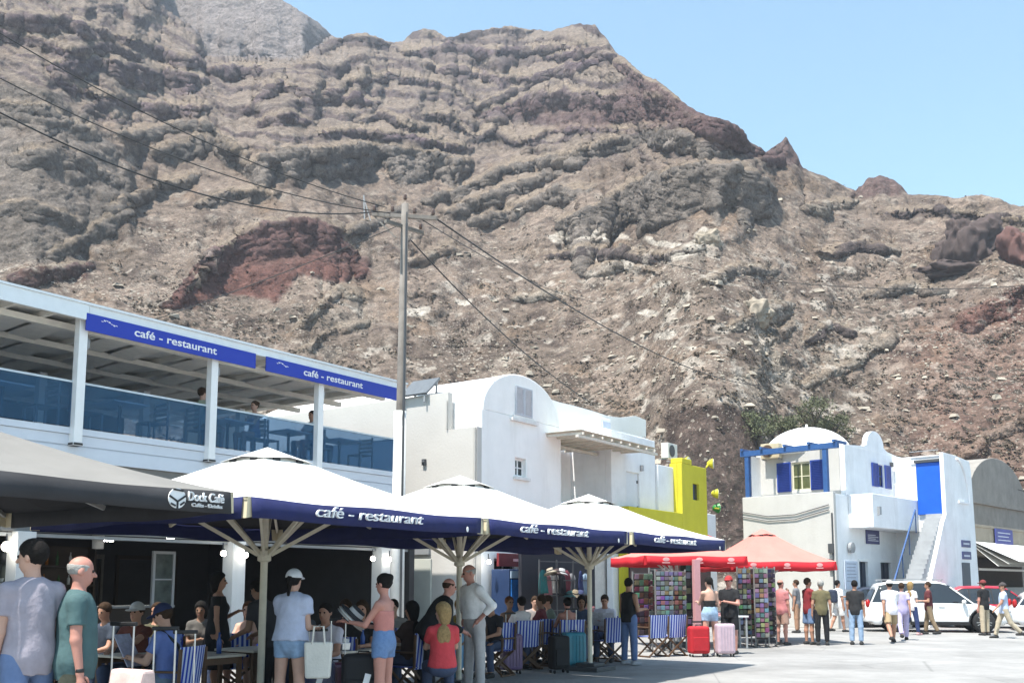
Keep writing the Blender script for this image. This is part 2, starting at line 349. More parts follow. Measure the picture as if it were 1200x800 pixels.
    rib = region(wx, wy, [(868, 395), (885, 362), (915, 350), (925, 372), (900, 398), (925, 440), (905, 455), (880, 440), (884, 415)], 5) + region(wx, wy, [(850, 440), (905, 425), (935, 440), (890, 490), (850, 470)], 6) * .7 + region(wx, wy, [(930, 430), (985, 405), (1050, 385), (1055, 400), (1000, 420), (955, 445)], 5) * .8 + region(wx, wy, [(345, 380), (400, 335), (425, 345), (440, 375), (400, 420), (360, 430)], 5) * .45 + region(wx, wy, [(1145, 540), (1140, 520), (1200, 490), (1330, 480), (1330, 560)], 5) * .7 + region(wx, wy, [(790, 300), (835, 270), (842, 290), (800, 330), (760, 345)], 5) * .6
    rib = np.clip(rib, 0, 1)
    # ledges: each a line along the rock, the height of the cliff that drops below it, and its rock
    LED = [('d', 10, [(518, 46), (545, 38), (590, 33), (625, 35)]), ('d', 9, [(396, 46), (412, 41), (440, 44), (455, 52)]), ('p', 9, [(500, 78), (559, 88), (616, 92), (660, 84), (704, 73)]), ('d', 8, [(515, 98), (545, 112), (563, 125), (580, 116), (598, 106), (630, 99)]),
           ('p', 20, [(560, 134), (598, 125), (633, 112), (686, 108), (739, 112), (780, 116)]), ('r', 14, [(705, 132), (774, 127), (825, 147)]), ('p', 8, [(345, 120), (405, 116), (445, 120)]), ('p', 8, [(400, 95), (462, 90), (528, 99)]), ('d', 9, [(418, 143), (449, 132), (466, 141), (500, 151)]),
           ('d', 10, [(497, 132), (528, 136), (552, 160)]), ('d', 9, [(552, 166), (581, 152), (613, 168)]), ('p', 9, [(370, 155), (418, 152), (484, 158), (548, 174)]), ('p', 6, [(612, 163), (651, 152), (704, 152), (757, 147), (808, 152)]), ('p', 7, [(470, 62), (520, 58), (600, 62), (690, 52)]), ('p', 7, [(640, 68), (690, 60), (735, 78)]),
           ('g', 34, [(335, 182), (352, 175), (396, 171), (440, 169), (506, 176), (550, 190)]), ('g', 14, [(495, 236), (563, 211), (598, 193), (651, 185), (690, 168)]), ('g', 12, [(522, 249), (581, 229), (625, 211), (664, 197)]), ('g', 13, [(556, 262), (616, 240), (660, 224), (700, 219)]),
           ('g', 56, [(655, 262), (699, 244), (739, 215), (774, 207), (820, 193), (860, 198), (898, 226)]), ('g', 18, [(655, 191), (704, 167), (748, 152), (795, 158), (850, 176)]), ('w', 10, [(474, 310), (528, 286), (548, 300)]), ('g', 8, [(400, 276), (440, 258), (470, 244)]),
           ('p', 14, [(-300, 10), (0, 20), (66, 22), (144, 42), (210, 66), (236, 76)]), ('p', 12, [(-300, 30), (0, 37), (52, 48), (79, 57), (131, 52), (165, 71)]), ('p', 24, [(55, 75), (96, 66), (149, 77), (210, 85), (240, 93)]), ('p', 13, [(64, 90), (131, 114), (184, 127), (244, 128)]),
           ('p', 14, [(232, 33), (280, 48), (318, 67)]), ('p', 15, [(246, 84), (275, 78), (308, 80)]), ('p', 14, [(292, 130), (310, 108), (328, 94), (350, 104), (372, 112), (402, 105)]), ('p', 13, [(302, 147), (337, 131), (366, 145)]), ('g', 8, [(138, 160), (197, 151), (245, 147), (284, 177)]),
           ('g', 22, [(182, 178), (245, 162), (292, 185)]), ('g', 28, [(284, 196), (337, 175), (404, 173)]), ('g', 13, [(126, 248), (188, 214), (232, 206)]), ('g', 12, [(230, 240), (275, 222), (325, 226)]), ('r', 34, [(230, 318), (262, 284), (300, 266), (372, 259), (400, 272), (425, 320)]), ('r', 14, [(195, 358), (235, 322), (262, 318)]), ('r', 14, [(16, 326), (60, 315), (108, 309)]),
           ('r', 22, [(722, 66), (745, 84), (790, 112), (830, 140), (866, 162), (905, 186)]), ('w', 11, [(938, 251), (964, 240), (1002, 236)]), ('w', 17, [(854, 384), (885, 367), (926, 357)]), ('w', 14, [(884, 410), (905, 394), (928, 382)]), ('d', 14, [(938, 404), (972, 376), (994, 391)]), ('r', 20, [(1126, 384), (1165, 360), (1200, 336), (1300, 310)]),
           ('w', 12, [(340, 388), (385, 348), (400, 338), (428, 350)]), ('w', 10, [(350, 412), (400, 380), (440, 376)]), ('w', 12, [(1120, 545), (1150, 515), (1200, 490), (1300, 480)]), ('d', 9, [(640, 300), (690, 296), (760, 300), (830, 288)]), ('w', 8, [(690, 322), (730, 310), (770, 318)]), ('w', 7, [(600, 352), (640, 344), (668, 350)]),
           ('g', 9, [(820, 330), (870, 312), (910, 318)]), ('d', 9, [(1040, 250), (1090, 244), (1150, 250), (1220, 258)]), ('d', 8, [(960, 300), (1010, 290), (1050, 296)]), ('g', 9, [(1010, 350), (1060, 335), (1100, 345)]), ('w', 9, [(940, 450), (990, 430), (1040, 400)]), ('g', 16, [(0, 120), (50, 122), (110, 160)]), ('g', 18, [(20, 190), (70, 176), (140, 215)]), ('g', 16, [(-60, 250), (30, 236), (90, 262)]), ('g', 14, [(60, 300), (110, 268), (150, 250)])]
    jit = 2.6 * fbm(np.stack([x / 17, y / 17, x * 0 + 21], 1), 3); jx = 4 * fbm(np.stack([x / 30, y / 30, x * 0 + 41], 1), 3); hn = 1 + .55 * perlin(np.stack([x / 24, x * 0, y / 60], 1))
    CL = np.zeros_like(x); LE = np.zeros_like(x); RC = {q: np.zeros_like(x) for q in 'gprdw'}; bul = CL
    for kind_, hgt, pts in LED:
        lx = np.array([p_[0] for p_ in pts], float); ly = np.array([p_[1] for p_ in pts], float); xx_ = x + jx
        m_ = (xx_ > lx[0] - 8) & (xx_ < lx[-1] + 8); tap = np.clip(np.minimum(xx_ - lx[0] + 4, lx[-1] - xx_ + 4) / 26., 0, 1) ** .6
        dy_ = y + jit - np.interp(xx_, lx, ly); hh_ = np.maximum(1.5, hgt * tap * hn)
        c_ = np.where(m_, sstep(-.7, .7, dy_) * sstep(hh_ + 1.5, hh_ - 1.5, dy_) * np.minimum(1, tap * 3), 0); l_ = np.where(m_, sstep(-8, -3, dy_) * sstep(.6, -.6, dy_) * np.minimum(1, tap * 2), 0)
        CL = np.maximum(CL, c_); LE = np.maximum(LE, l_); RC[kind_] = np.maximum(RC[kind_], c_)
    bul = CL * 0
    # slope angle of the ground seen at every point, then the depth of each column follows by integration
    scree = 36. + 3 * fbm(np.stack([x / 90, y / 40, x * 0 + 2], 1), 3)
    bedy = wy - .38 * np.minimum(0, wx - 290) * sstep(330, 230, wx) - .42 * np.maximum(0, wx - 730) + 10 * np.sin(wx / 130.) - 16 * np.abs(np.sin(wx / 71. + 1.1 * np.sin(wx / 113.) + .9 * np.sin(wy / 47.))) + 14 * perlin(np.stack([x / 120, y / 60, x * 0 + 3], 1)) + 6 * perlin(np.stack([x / 37, y / 30, x * 0 + 13], 1))
    bmod = .45 + .75 * sstep(-.35, .35, perlin(np.stack([x / 85, y / 38, x * 0 + 70], 1))); bed = bmod * np.sin(bedy * 2 * math.pi / 24.) + .6 * np.sin(bedy * 2 * math.pi / 9.3 + 1) + .8 * perlin(np.stack([x / 45, bedy / 7, x * 0], 1))
    sg = scree + strata * (3 + 11 * np.clip(bed, -.6, 1.)) + 14 * grey + 45 * CL - 15 * LE + 16 * redw + 14 * np.clip(redr, 0, 1) + 12 * redo + 45 * bank + 6 * rib
    outc = fbm(np.stack([x / 55, y / 26, x * 0 + 31], 1), 4); sg = sg + 26 * sstep(.25, .65, outc) * (1 - bank) - 4 * sstep(.1, .6, -outc)
    sg = np.radians(np.clip(sg, 20, 84)).reshape(E.shape)
    # the pale ridge stands behind the cliffs: a ledge below it
    sg = np.maximum(sg, E + math.radians(4.5)); sg = np.minimum(sg, math.radians(85))
    farg = far.reshape(E.shape); sg = np.where(farg > .5, np.maximum(sg, math.radians(58)), sg)
    rr = np.empty_like(E); rr[0] = r0
    for i in range(1, NR):
        em = (E[i] + E[i - 1]) / 2; de = E[i] - E[i - 1]; s_ = (sg[i] + sg[i - 1]) / 2
        rr[i] = rr[i - 1] * np.exp(np.minimum(de / np.cos(em) ** 2 / (np.tan(s_) - np.tan(em)), .03))
        if i % 3 == 0:
            k = rr[i]; lg = np.log(k); sm = lg.copy(); sm[1:-1] = (lg[:-2] + 2 * lg[1:-1] + lg[2:]) / 4; rr[i] = np.exp(sm)
    lg = np.log(rr)
    def gblur(A_q, sig, ax):
        n_ = int(3 * sig); kk = np.exp(-.5 * (np.arange(-n_, n_ + 1) / sig) ** 2); kk /= kk.sum(); pw = [(0, 0), (0, 0)]; pw[ax] = (n_, n_)
        return np.apply_along_axis(lambda q: np.convolve(q, kk, 'valid'), ax, np.pad(A_q, pw, mode='edge'))
    df = lg - gblur(lg, 26., 1); lg = lg - .85 * gblur(df, 30., 0); rr = np.exp(lg)
    rr = rr * (1 + .55 * farg); pass
    px_ = rr * np.sin(A); py_ = rr * np.cos(A); pz_ = EYE + rr * np.tan(E)
    P = np.stack([px_, py_, pz_], -1)
    # real relief: push along the surface normal with rock-sized noise
    hard = np.clip(.5 * grey + CL + .6 * rib + .5 * redw, 0, 1).reshape(E.shape); stg = strata.reshape(E.shape); bk_ = bank.reshape(E.shape)
    for amp, L_, kind in ((1.6, 26., 0), (1.0, 9., 0), (.62, 3.8, 0), (.36, 1.7, 1), (.30, .85, 1), (.18, .42, 1)):
        du = np.gradient(P, axis=1); dv = np.gradient(P, axis=0); n = np.cross(du, dv); n /= (np.linalg.norm(n, axis=-1, keepdims=True) + 1e-9)
        Q = P.reshape(-1, 3).copy(); Q += (fbm(Q / (L_ * 2.2), 2) * L_ * .45)[:, None]
        dip = (.42 * (1 - strata) - .06)                           # the beds in the middle rise to the right, the upper ones lie flat
        zz = Q[:, 2] - dip * Q[:, 0]; xx = Q[:, 0] + dip * Q[:, 2]
        st_ = 1 + 1.6 * strata + .5 * (1 - strata)
        Q = np.stack([xx / (L_ * st_), Q[:, 1] / (L_ * 1.3), zz / L_ * 1.15], 1)
        nz = (ridged(Q, 3, .6) * .55 if kind else fbm(Q, 3)).reshape(E.shape)
        k = (.52 + .5 * hard + .15 * stg) * (1 - .8 * bk_) * np.clip(rr / 150, .3, 1.5)
        if L_ > 8: k = k * (1 - .45 * stg)
        edge = np.minimum(1, v / .03) * np.minimum(1, (1 - v) / .012 * .5 + .25)
        P = P + n * (nz * amp * k * edge)[..., None]
    Pf = P.reshape(-1, 3)
    # rock and soil colours
    def C3(*c): return np.array(c, np.float32)
    n1 = fbm(Pf / 14., 4); n2 = fbm(Pf / 3.5 + 40, 3); n3 = perlin(Pf / 1.1)
    tan_ = C3(.215, .168, .13); col = tan_[None] * (1 + .35 * n1[:, None])
    och = sstep(.15, .7, fbm(np.stack([x / 70, y / 40, x * 0 + 60], 1), 3)); 
    def mixc(col, c, w): w = np.clip(w, 0, 1)[:, None]; return col * (1 - w) + c * w
    col = mixc(col, C3(.205, .135, .08), .42 * och)
    col = mixc(col, C3(.085, .062, .05), .75 * sstep(.1, .55, n2) * (1 - strata * .5))            # dark scrub and stones
    col = mixc(col, C3(.36, .31, .25), .55 * sstep(.25, .6, perlin(Pf / 2.2 + 11)))
    sed = sstep(-.1, .55, bed + .25 * n2); thin = sstep(.62, .8, np.sin(bedy * 2 * math.pi / 13. + 2 * n1))
    sc_ = C3(.225, .18, .14)[None] * (1 - sed[:, None]) + C3(.105, .082, .082)[None] * sed[:, None]
    col = col * (1 - .85 * strata[:, None]) + sc_ * (1 + .3 * n2[:, None]) * (.85 * strata[:, None])
    col = mixc(col, C3(.25, .21, .17), .5 * thin * strata * np.clip(bmod, 0, 1)); col = mixc(col, C3(.07, .055, .06), .75 * strata * sstep(.35, .75, perlin(np.stack([x / 70, bedy / 10, x * 0 + 50], 1)) + .2 * n2))
    top = sstep(100, 60, wy) * sstep(380, 420, wx) * strata; col = mixc(col, C3(.095, .07, .065), .6 * top * sstep(-.2, .4, bed))
    gcol = C3(.175, .152, .128)[None] * (1 + .28 * n1[:, None] + .22 * n2[:, None])
    gm = np.clip(.85 * grey + .9 * RC['g'], 0, 1)[:, None]; col = col * (1 - gm) + gcol * gm
    col = mixc(col, C3(.135, .10, .108) * 1.0, .85 * RC['p'] * (.75 + .5 * n2)); col = mixc(col, C3(.085, .068, .066), .85 * RC['d']); col = mixc(col, C3(.14, .092, .088), .8 * RC['r']); col = mixc(col, C3(.34, .30, .24), .75 * RC['w'] * sstep(-.5, .2, n2))
    col = mixc(col, C3(.27, .215, .155), .75 * LE * (1 - .5 * RC['p'])); foot = np.clip(sstep(.1, .6, CL) * 0, 0, 1)
    col = mixc(col, C3(.14, .098, .07), .5 * sstep(.3, .8, n1) * grey)
    col = mixc(col, C3(.125, .072, .064), .85 * redw); col = mixc(col, C3(.16, .072, .055), .7 * redw * sstep(.0, .5, n1 + .3) * sstep(290, 320, wy))
    col = mixc(col, C3(.10, .06, .048), .9 * brn); col = mixc(col, C3(.125, .08, .076), .75 * np.clip(redr, 0, 1)); col = mixc(col, C3(.125, .062, .05), .85 * redo)
    col = mixc(col, C3(.30, .26, .205), .8 * rib * sstep(-.45, .25, n2)); col = mixc(col, C3(.52, .47, .39), .95 * wht)
    lowm = sstep(270, 320, y) * (1 - redw) * (1 - bank); spk = sstep(.52, .7, fbm(Pf / 2.6 + 77, 3) + .25 * sstep(500, 820, x) * sstep(1150, 900, x)); col = mixc(col, C3(.45, .40, .33), .85 * spk * lowm)
    col = mixc(col, C3(.21, .115, .085), .45 * sstep(1000, 1120, x) * sstep(330, 400, y))
    bc = C3(.12, .088, .072)[None] * (1 + .45 * perlin(Pf / .9)[:, None]); bw = bank[:, None] * .95; col = col * (1 - bw) + bc * bw
    col = mixc(col, C3(.22, .195, .18)[None] * (1 + .25 * fbm(Pf / 9, 3)[:, None]), .9 * far)
    col = np.clip(col * C3(.72, .71, .735)[None], .015, .8)
    soil = np.clip(sstep(170, 330, y) * (1 - .8 * CL - .9 * redw - .9 * wht - .5 * grey) + .25 * strata, 0, 1)
    # back slope behind the ridge
    rows = [P]; ccs = [np.concatenate([col, soil[:, None]], 1).reshape(E.shape + (4,))]; rl = np.hypot(P[-1, :, 0], P[-1, :, 1])
    for k in range(1, 9):
        q = rl * (1 + .09 * k); z = P[-1, :, 2] - (q - rl) * .75
        rows.append(np.stack([q * np.sin(a), q * np.cos(a), np.maximum(z, -2)], -1)[None]); ccs.append(ccs[0][-1:])
    PA = np.concatenate(rows, 0); CA = np.concatenate(ccs, 0); nr = PA.shape[0]
    idx = np.arange(nr * NC).reshape(nr, NC)
    Q = np.stack([idx[:-1, :-1], idx[:-1, 1:], idx[1:, 1:], idx[1:, :-1]], -1).reshape(-1, 4)
    me = bpy.data.meshes.new('hillside'); nv = nr * NC
    me.vertices.add(nv); me.vertices.foreach_set('co', PA.reshape(-1).astype(np.float32))
    me.loops.add(Q.size); me.loops.foreach_set('vertex_index', Q.ravel().astype(np.int32))
    me.polygons.add(len(Q)); me.polygons.foreach_set('loop_start', np.arange(0, Q.size, 4, dtype=np.int32)); me.polygons.foreach_set('loop_total', np.full(len(Q), 4, np.int32))
    me.polygons.foreach_set('use_smooth', np.ones(len(Q), bool))
    me.update(calc_edges=True)
    ca = me.color_attributes.new('rock', 'FLOAT_COLOR', 'POINT'); ca.data.foreach_set('color', CA.reshape(-1, 4).astype(np.float32).ravel())
    me.materials.append(vcol_mat('rock and soil'))
    o = bpy.data.objects.new('hillside', me); COL.objects.link(o); tag(o, 'steep bare volcanic hillside of layered rock and scree above the harbour', 'hillside', kind='structure')
    # scrub and loose stones lying on it
    Xg, Yg = x.reshape(E.shape), y.reshape(E.shape); rnd = random.Random(5)
    cand = np.argwhere((Yg > 130) & (Yg < 610) & (Xg > -120) & (Xg < 1330)); 
    lowness = sstep(180, 420, Yg); bk = bank.reshape(E.shape); gk = np.clip(grey + redw + strata * .8, 0, 1).reshape(E.shape); patch = fbm(np.stack([x / 40, y / 22, x * 0 + 90], 1), 3).reshape(E.shape)
    sh_v = []; sh_f = []; st_v = []; st_f = []; nsh = nst = 0
    picks = cand[np.random.RandomState(2).permutation(len(cand))[:60000]]
    sphv = [(math.cos(i * 2.4) * math.sqrt(1 - (1 - (i + .5) / 7) ** 2), math.sin(i * 2.4) * math.sqrt(1 - (1 - (i + .5) / 7) ** 2), 1 - (i + .5) / 7) for i in range(7)]
    for (i, j) in picks:
        p = P[i, j]; w = lowness[i, j] * (1 - .8 * gk[i, j]) * (1 - .97 * bk[i, j])
        if rnd.random() < w * .8 * max(0, patch[i, j] + .2) and nsh < 14000:
            nsh += 1; s = rnd.uniform(.14, .36) * (.6 + rr[i, j] / 260)
            for k in range(8):                                  # a low tuft of leafy flakes
                a_ = rnd.uniform(0, 6.28); t_ = rnd.uniform(.0, 1.) ** .7; c_ = Vector(p) + Vector((math.cos(a_) * t_ * s, math.sin(a_) * t_ * s, s * rnd.uniform(.1, .75) * (1.1 - t_)))
                u_ = Vector((rnd.uniform(-1, 1), rnd.uniform(-1, 1), rnd.uniform(-.25, .25))).normalized() * s * rnd.uniform(.3, .55); w_ = u_.cross(Vector((rnd.uniform(-.5, .5), rnd.uniform(-.9, .3), 1))).normalized() * s * rnd.uniform(.2, .4)
                b0 = len(sh_v); sh_v += [tuple(c_ - u_), tuple(c_ + w_), tuple(c_ + u_), tuple(c_ - w_)]; sh_f.append((b0, b0 + 1, b0 + 2, b0 + 3))
        elif rnd.random() < (.05 + .16 * sstep(480, 700, Xg[i, j]) * sstep(1180, 950, Xg[i, j])) * w * (.35 + 1.5 * max(0, -patch[i, j])) and nst < 7000:
            nst += 1; s = min(.055 * rnd.paretovariate(1.9), .34) * (.6 + rr[i, j] / 170)
            b0 = len(st_v); sx, sy, sz = s * rnd.uniform(.7, 1.4), s * rnd.uniform(.7, 1.4), s * rnd.uniform(.4, .8)
            cs = [(-1, -1, -.6), (1, -1, -.6), (1, 1, -.6), (-1, 1, -.6), (-.7, -.7, .8), (.7, -.7, .8), (.7, .7, .8), (-.7, .7, .8)]; ro = rnd.uniform(0, 3)
            for c in cs:
                qx, qy, qz = [c[m] * rnd.uniform(.6, 1.2) for m in range(3)]; qx *= sx; qy *= sy
                st_v.append((p[0] + qx * math.cos(ro) - qy * math.sin(ro), p[1] + qx * math.sin(ro) + qy * math.cos(ro), p[2] + qz * sz + .1 * s))
            st_f += [tuple(b0 + t for t in f) for f in ((0, 3, 2, 1), (4, 5, 6, 7), (0, 1, 5, 4), (1, 2, 6, 5), (2, 3, 7, 6), (3, 0, 4, 7))]
    so = np_mesh('scrub', sh_v, sh_f, mat('dry scrub', (.135, .108, .075), .95, var=.5, scale=.25), smooth=False); tag(so, 'low dry brown scrub dotted over the hillside', 'scrub', kind='stuff')
    so = np_mesh('loose_stones', st_v, st_f, mat('pale stone', (.36, .315, .255), .95, var=.5, scale=.12), smooth=False); tag(so, 'loose pale stones lying on the slope', 'stones', kind='stuff')
    return P, Xg, Yg
HILL, HX, HY = terrain()
def hill_at(px, py):
    k = np.argmin((HX - px) ** 2 + (HY - py) ** 2); return Vector(HILL.reshape(-1, 3)[k].tolist())

# ground sheet: concrete quay, asphalt road strip, painted line
g = MB(); n = 40
g.add([(-900, -900, -.012), (900, -900, -.012), (900, 900, -.012), (-900, 900, -.012)], [(0, 1, 2, 3)])
tag(g.build('ground', mat('bare ground', (.26, .22, .18), .95, var=.2, scale=.2, bump=.4, bscale=4), fixn=False), 'bare ground under the quay and the hill', 'ground', kind='structure')
def concrete(name, col, cr=.25):
    m = mat(name, col, .85, var=.16, scale=.6, bump=.35, bscale=60, stain=0)
    nt = m.node_tree; N = nt.nodes; L = nt.links; b = N['Principled BSDF']; src = b.inputs['Base Color'].links[0].from_socket
    tc = [q for q in N if q.type == 'TEX_COORD'][0]
    v = N.new('ShaderNodeTexNoise'); v.inputs['Scale'].default_value = .25; v.inputs['Detail'].default_value = 9; v.inputs['Roughness'].default_value = .75; L.new(tc.outputs['Object'], v.inputs[0])
    mp = N.new('ShaderNodeMapRange'); mp.inputs[1].default_value = .35; mp.inputs[2].default_value = .7; mp.inputs[3].default_value = .62; mp.inputs[4].default_value = 1.12; L.new(v.outputs[0], mp.inputs[0])
    x = N.new('ShaderNodeMix'); x.data_type = 'RGBA'; x.blend_type = 'MULTIPLY'; x.inputs[0].default_value = 1; L.new(src, x.inputs[6]); L.new(mp.outputs[0], x.inputs[7])
    vc = N.new('ShaderNodeTexVoronoi'); vc.feature = 'DISTANCE_TO_EDGE'; vc.inputs['Scale'].default_value = cr; L.new(tc.outputs['Object'], vc.inputs['Vector'])
    m3 = N.new('ShaderNodeMapRange'); m3.inputs[1].default_value = 0; m3.inputs[2].default_value = .006; m3.inputs[3].default_value = .72; m3.inputs[4].default_value = 1; L.new(vc.outputs[0], m3.inputs[0])
    x2 = N.new('ShaderNodeMix'); x2.data_type = 'RGBA'; x2.blend_type = 'MULTIPLY'; x2.inputs[0].default_value = 1; L.new(x.outputs[2], x2.inputs[6]); L.new(m3.outputs[0], x2.inputs[7])
    L.new(x2.outputs[2], b.inputs['Base Color']); return m
def sheet(name, m, pts, z, label, cat):
    b = MB(); b.add([(*CF.w(s, t)[:2], z) for s, t in pts], [tuple(range(len(pts)))]); return tag(b.build(name, m, fixn=False), label, cat, kind='structure')
sheet('pavement', concrete('quay concrete', (.33, .322, .31)), [(-40, -60), (160, -60), (160, 70), (-40, 70)], 0, 'pale sunlit concrete quay in front of the cafes', 'pavement')
sheet('road', concrete('worn road', (.265, .26, .255), .12), [(-40, -60), (160, -60), (160, 1.0), (60, 1.4), (30, 1.8), (-40, 2.4)], .004, 'worn grey road along the quay', 'road')
# ------------------------------------------------------------------ shared materials
WHITE = mat('white plaster', (.85, .84, .82), .9, var=.07, scale=1.2, bump=.25, bscale=14, stain=.3, stain_col=(.5, .46, .4))
WHITE2 = mat('cool white plaster', (.78, .79, .80), .9, var=.1, scale=1.5, bump=.3, bscale=14, stain=.34, stain_col=(.45, .43, .4))
CREAM = mat('cream plaster', (.72, .68, .58), .9, var=.08, scale=1.4, bump=.2, bscale=14, stain=.2)
WPAINT = mat('white painted metal', (.8, .8, .79), .45, var=.05, scale=5)
CREAMP = mat('cream painted wood', (.66, .60, .48), .55, var=.1, scale=12)
BLUE = mat('blue shutter paint', (.018, .05, .27), .5, var=.15, scale=5, bump=.15, bscale=30)
BLUEP = mat('blue painted timber', (.025, .085, .24), .55, var=.18, scale=6)
BLUED = mat('bright blue door', (.008, .10, .52), .5, var=.1, scale=3)
SIGNB = mat('royal blue sign', (.012, .035, .36), .4, var=.06, scale=2)
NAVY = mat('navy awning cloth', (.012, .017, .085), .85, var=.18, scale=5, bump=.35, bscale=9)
NAVYD = mat('shade-blackened underside cloth', (.004, .0045, .009), .9, var=.1)  # near-black colour carries the deep shade beneath the canopies
CANVAS = mat('white awning cloth', (.74, .73, .69), .85, var=.05, scale=2, bump=.2, bscale=6)
TAUPE = mat('charcoal awning top', (.20, .19, .175), .85, var=.12, scale=1.5, bump=.3, bscale=5)
CHAR = mat('charcoal awning cloth', (.036, .036, .04), .85, var=.25, scale=2.5, bump=.4, bscale=5)
LETW = mat('white lettering', (.78, .78, .78), .6, var=0)
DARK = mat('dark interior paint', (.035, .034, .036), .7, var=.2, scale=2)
DARKW = mat('dark brown timber', (.035, .022, .015), .6, var=.3, scale=6)
GREY = mat('grey metal', (.27, .28, .29), .45, var=.1, scale=6)
DGREY = mat('dark grey metal', (.06, .063, .068), .5, var=.12, scale=6)
BLACK = mat('black plastic', (.014, .014, .015), .5, var=.1, scale=8)
STEEL = mat('steel', (.55, .55, .56), .3, metal=.9, var=.08, scale=10)
WINDK = mat('dark window glass', (.02, .025, .03), .06, var=.2, scale=1.5, spec=.6)
SHUTG = mat('grey shutter', (.48, .50, .54), .7, var=.1, scale=6, bump=.3, bscale=30)
YELL = mat('acid yellow plaster', (.56, .50, .03), .85, var=.1, scale=1.5, bump=.2, bscale=14)
TIMB = mat('weathered pole timber', (.165, .15, .135), .85, var=.35, scale=3, bump=.4, bscale=30)
CONC = mat('bare cement render', (.27, .25, .225), .92, var=.22, scale=1.2, bump=.5, bscale=10, stain=.35, stain_col=(.13, .12, .11))
ROOFW = mat('limewash roof', (.80, .79, .77), .9, var=.06, scale=1)
BRASS = mat('lamp glow', (1, .95, .85), .4, var=0, emis=(1, .93, .8), estr=16.)
SPOT = mat('spot glow', (1, .98, .95), .4, var=0, emis=(1, .97, .9), estr=45.)
def stonewall(name, c1, c2, sc):
    m = mat(name, c1, .95, var=.3, scale=3, bump=0); nt = m.node_tree; N = nt.nodes; L = nt.links; b = N['Principled BSDF']
    tc = [q for q in N if q.type == 'TEX_COORD'][0]; v = N.new('ShaderNodeTexVoronoi'); v.inputs['Scale'].default_value = sc; L.new(tc.outputs['Object'], v.inputs['Vector'])
    v2 = N.new('ShaderNodeTexVoronoi'); v2.feature = 'DISTANCE_TO_EDGE'; v2.inputs['Scale'].default_value = sc; L.new(tc.outputs['Object'], v2.inputs['Vector'])
    src = b.inputs['Base Color'].links[0].from_socket
    sep = N.new('ShaderNodeSeparateColor'); L.new(v.outputs['Color'], sep.inputs[0])
    x = N.new('ShaderNodeMix'); x.data_type = 'RGBA'; L.new(sep.outputs[0], x.inputs[0]); L.new(src, x.inputs[6]); x.inputs[7].default_value = (*c2, 1); L.new(x.outputs[2], b.inputs['Base Color'])
    bp = N.new('ShaderNodeBump'); bp.inputs['Strength'].default_value = .9; bp.inputs['Distance'].default_value = .06
    mr = N.new('ShaderNodeMapRange'); mr.inputs[2].default_value = .12; L.new(v2.outputs[0], mr.inputs[0]); L.new(mr.outputs[0], bp.inputs['Height']); L.new(bp.outputs[0], b.inputs['Normal'])
    return m
STONEW = stonewall('rubble stone wall', (.26, .215, .165), (.15, .12, .095), 3.2)

def rel(fr, ox, oy):      # helper: pixel -> local coordinates of an object whose origin is (ox, oy) of frame fr
    return lambda px, py, y=0: (fr.on_y(px, py, oy + y)[0] - ox, fr.on_y(px, py, oy + y)[1])
def wall_holes(mb, x0, x1, z0, z1, y0, y1, holes, mi=0):
    """a wall slab between y0 and y1 with rectangular openings (x0,x1,z0,z1)"""
    xs = sorted({x0, x1, *[h[0] for h in holes], *[h[1] for h in holes]}); zs = sorted({z0, z1, *[h[2] for h in holes], *[h[3] for h in holes]})
    xs = [x for x in xs if x0 <= x <= x1]; zs = [z for z in zs if z0 <= z <= z1]
    def hole(i, j):
        cx, cz = (xs[i] + xs[i + 1]) / 2, (zs[j] + zs[j + 1]) / 2
        return any(h[0] < cx < h[1] and h[2] < cz < h[3] for h in holes)
    nx, nz = len(xs) - 1, len(zs) - 1; V = {}
    def vid(i, j, k):
        key = (i, j, k)
        if key not in V: V[key] = len(mb.v); mb.v.append((xs[i], (y0, y1)[k], zs[j]))
        return V[key]
    def face(*q): mb.f.append(q); mb.m.append(mi)
    for i in range(nx):
        for j in range(nz):
            if hole(i, j): continue
            face(vid(i, j, 0), vid(i + 1, j, 0), vid(i + 1, j + 1, 0), vid(i, j + 1, 0)); face(vid(i, j, 1), vid(i, j + 1, 1), vid(i + 1, j + 1, 1), vid(i + 1, j, 1))
            if i == 0 or hole(i - 1, j): face(vid(i, j, 0), vid(i, j + 1, 0), vid(i, j + 1, 1), vid(i, j, 1))
            if i == nx - 1 or hole(i + 1, j): face(vid(i + 1, j, 0), vid(i + 1, j, 1), vid(i + 1, j + 1, 1), vid(i + 1, j + 1, 0))
            if j == 0 or hole(i, j - 1): face(vid(i, j, 0), vid(i, j, 1), vid(i + 1, j, 1), vid(i + 1, j, 0))
            if j == nz - 1 or hole(i, j + 1): face(vid(i, j + 1, 0), vid(i + 1, j + 1, 0), vid(i + 1, j + 1, 1), vid(i, j + 1, 1))
    return mb
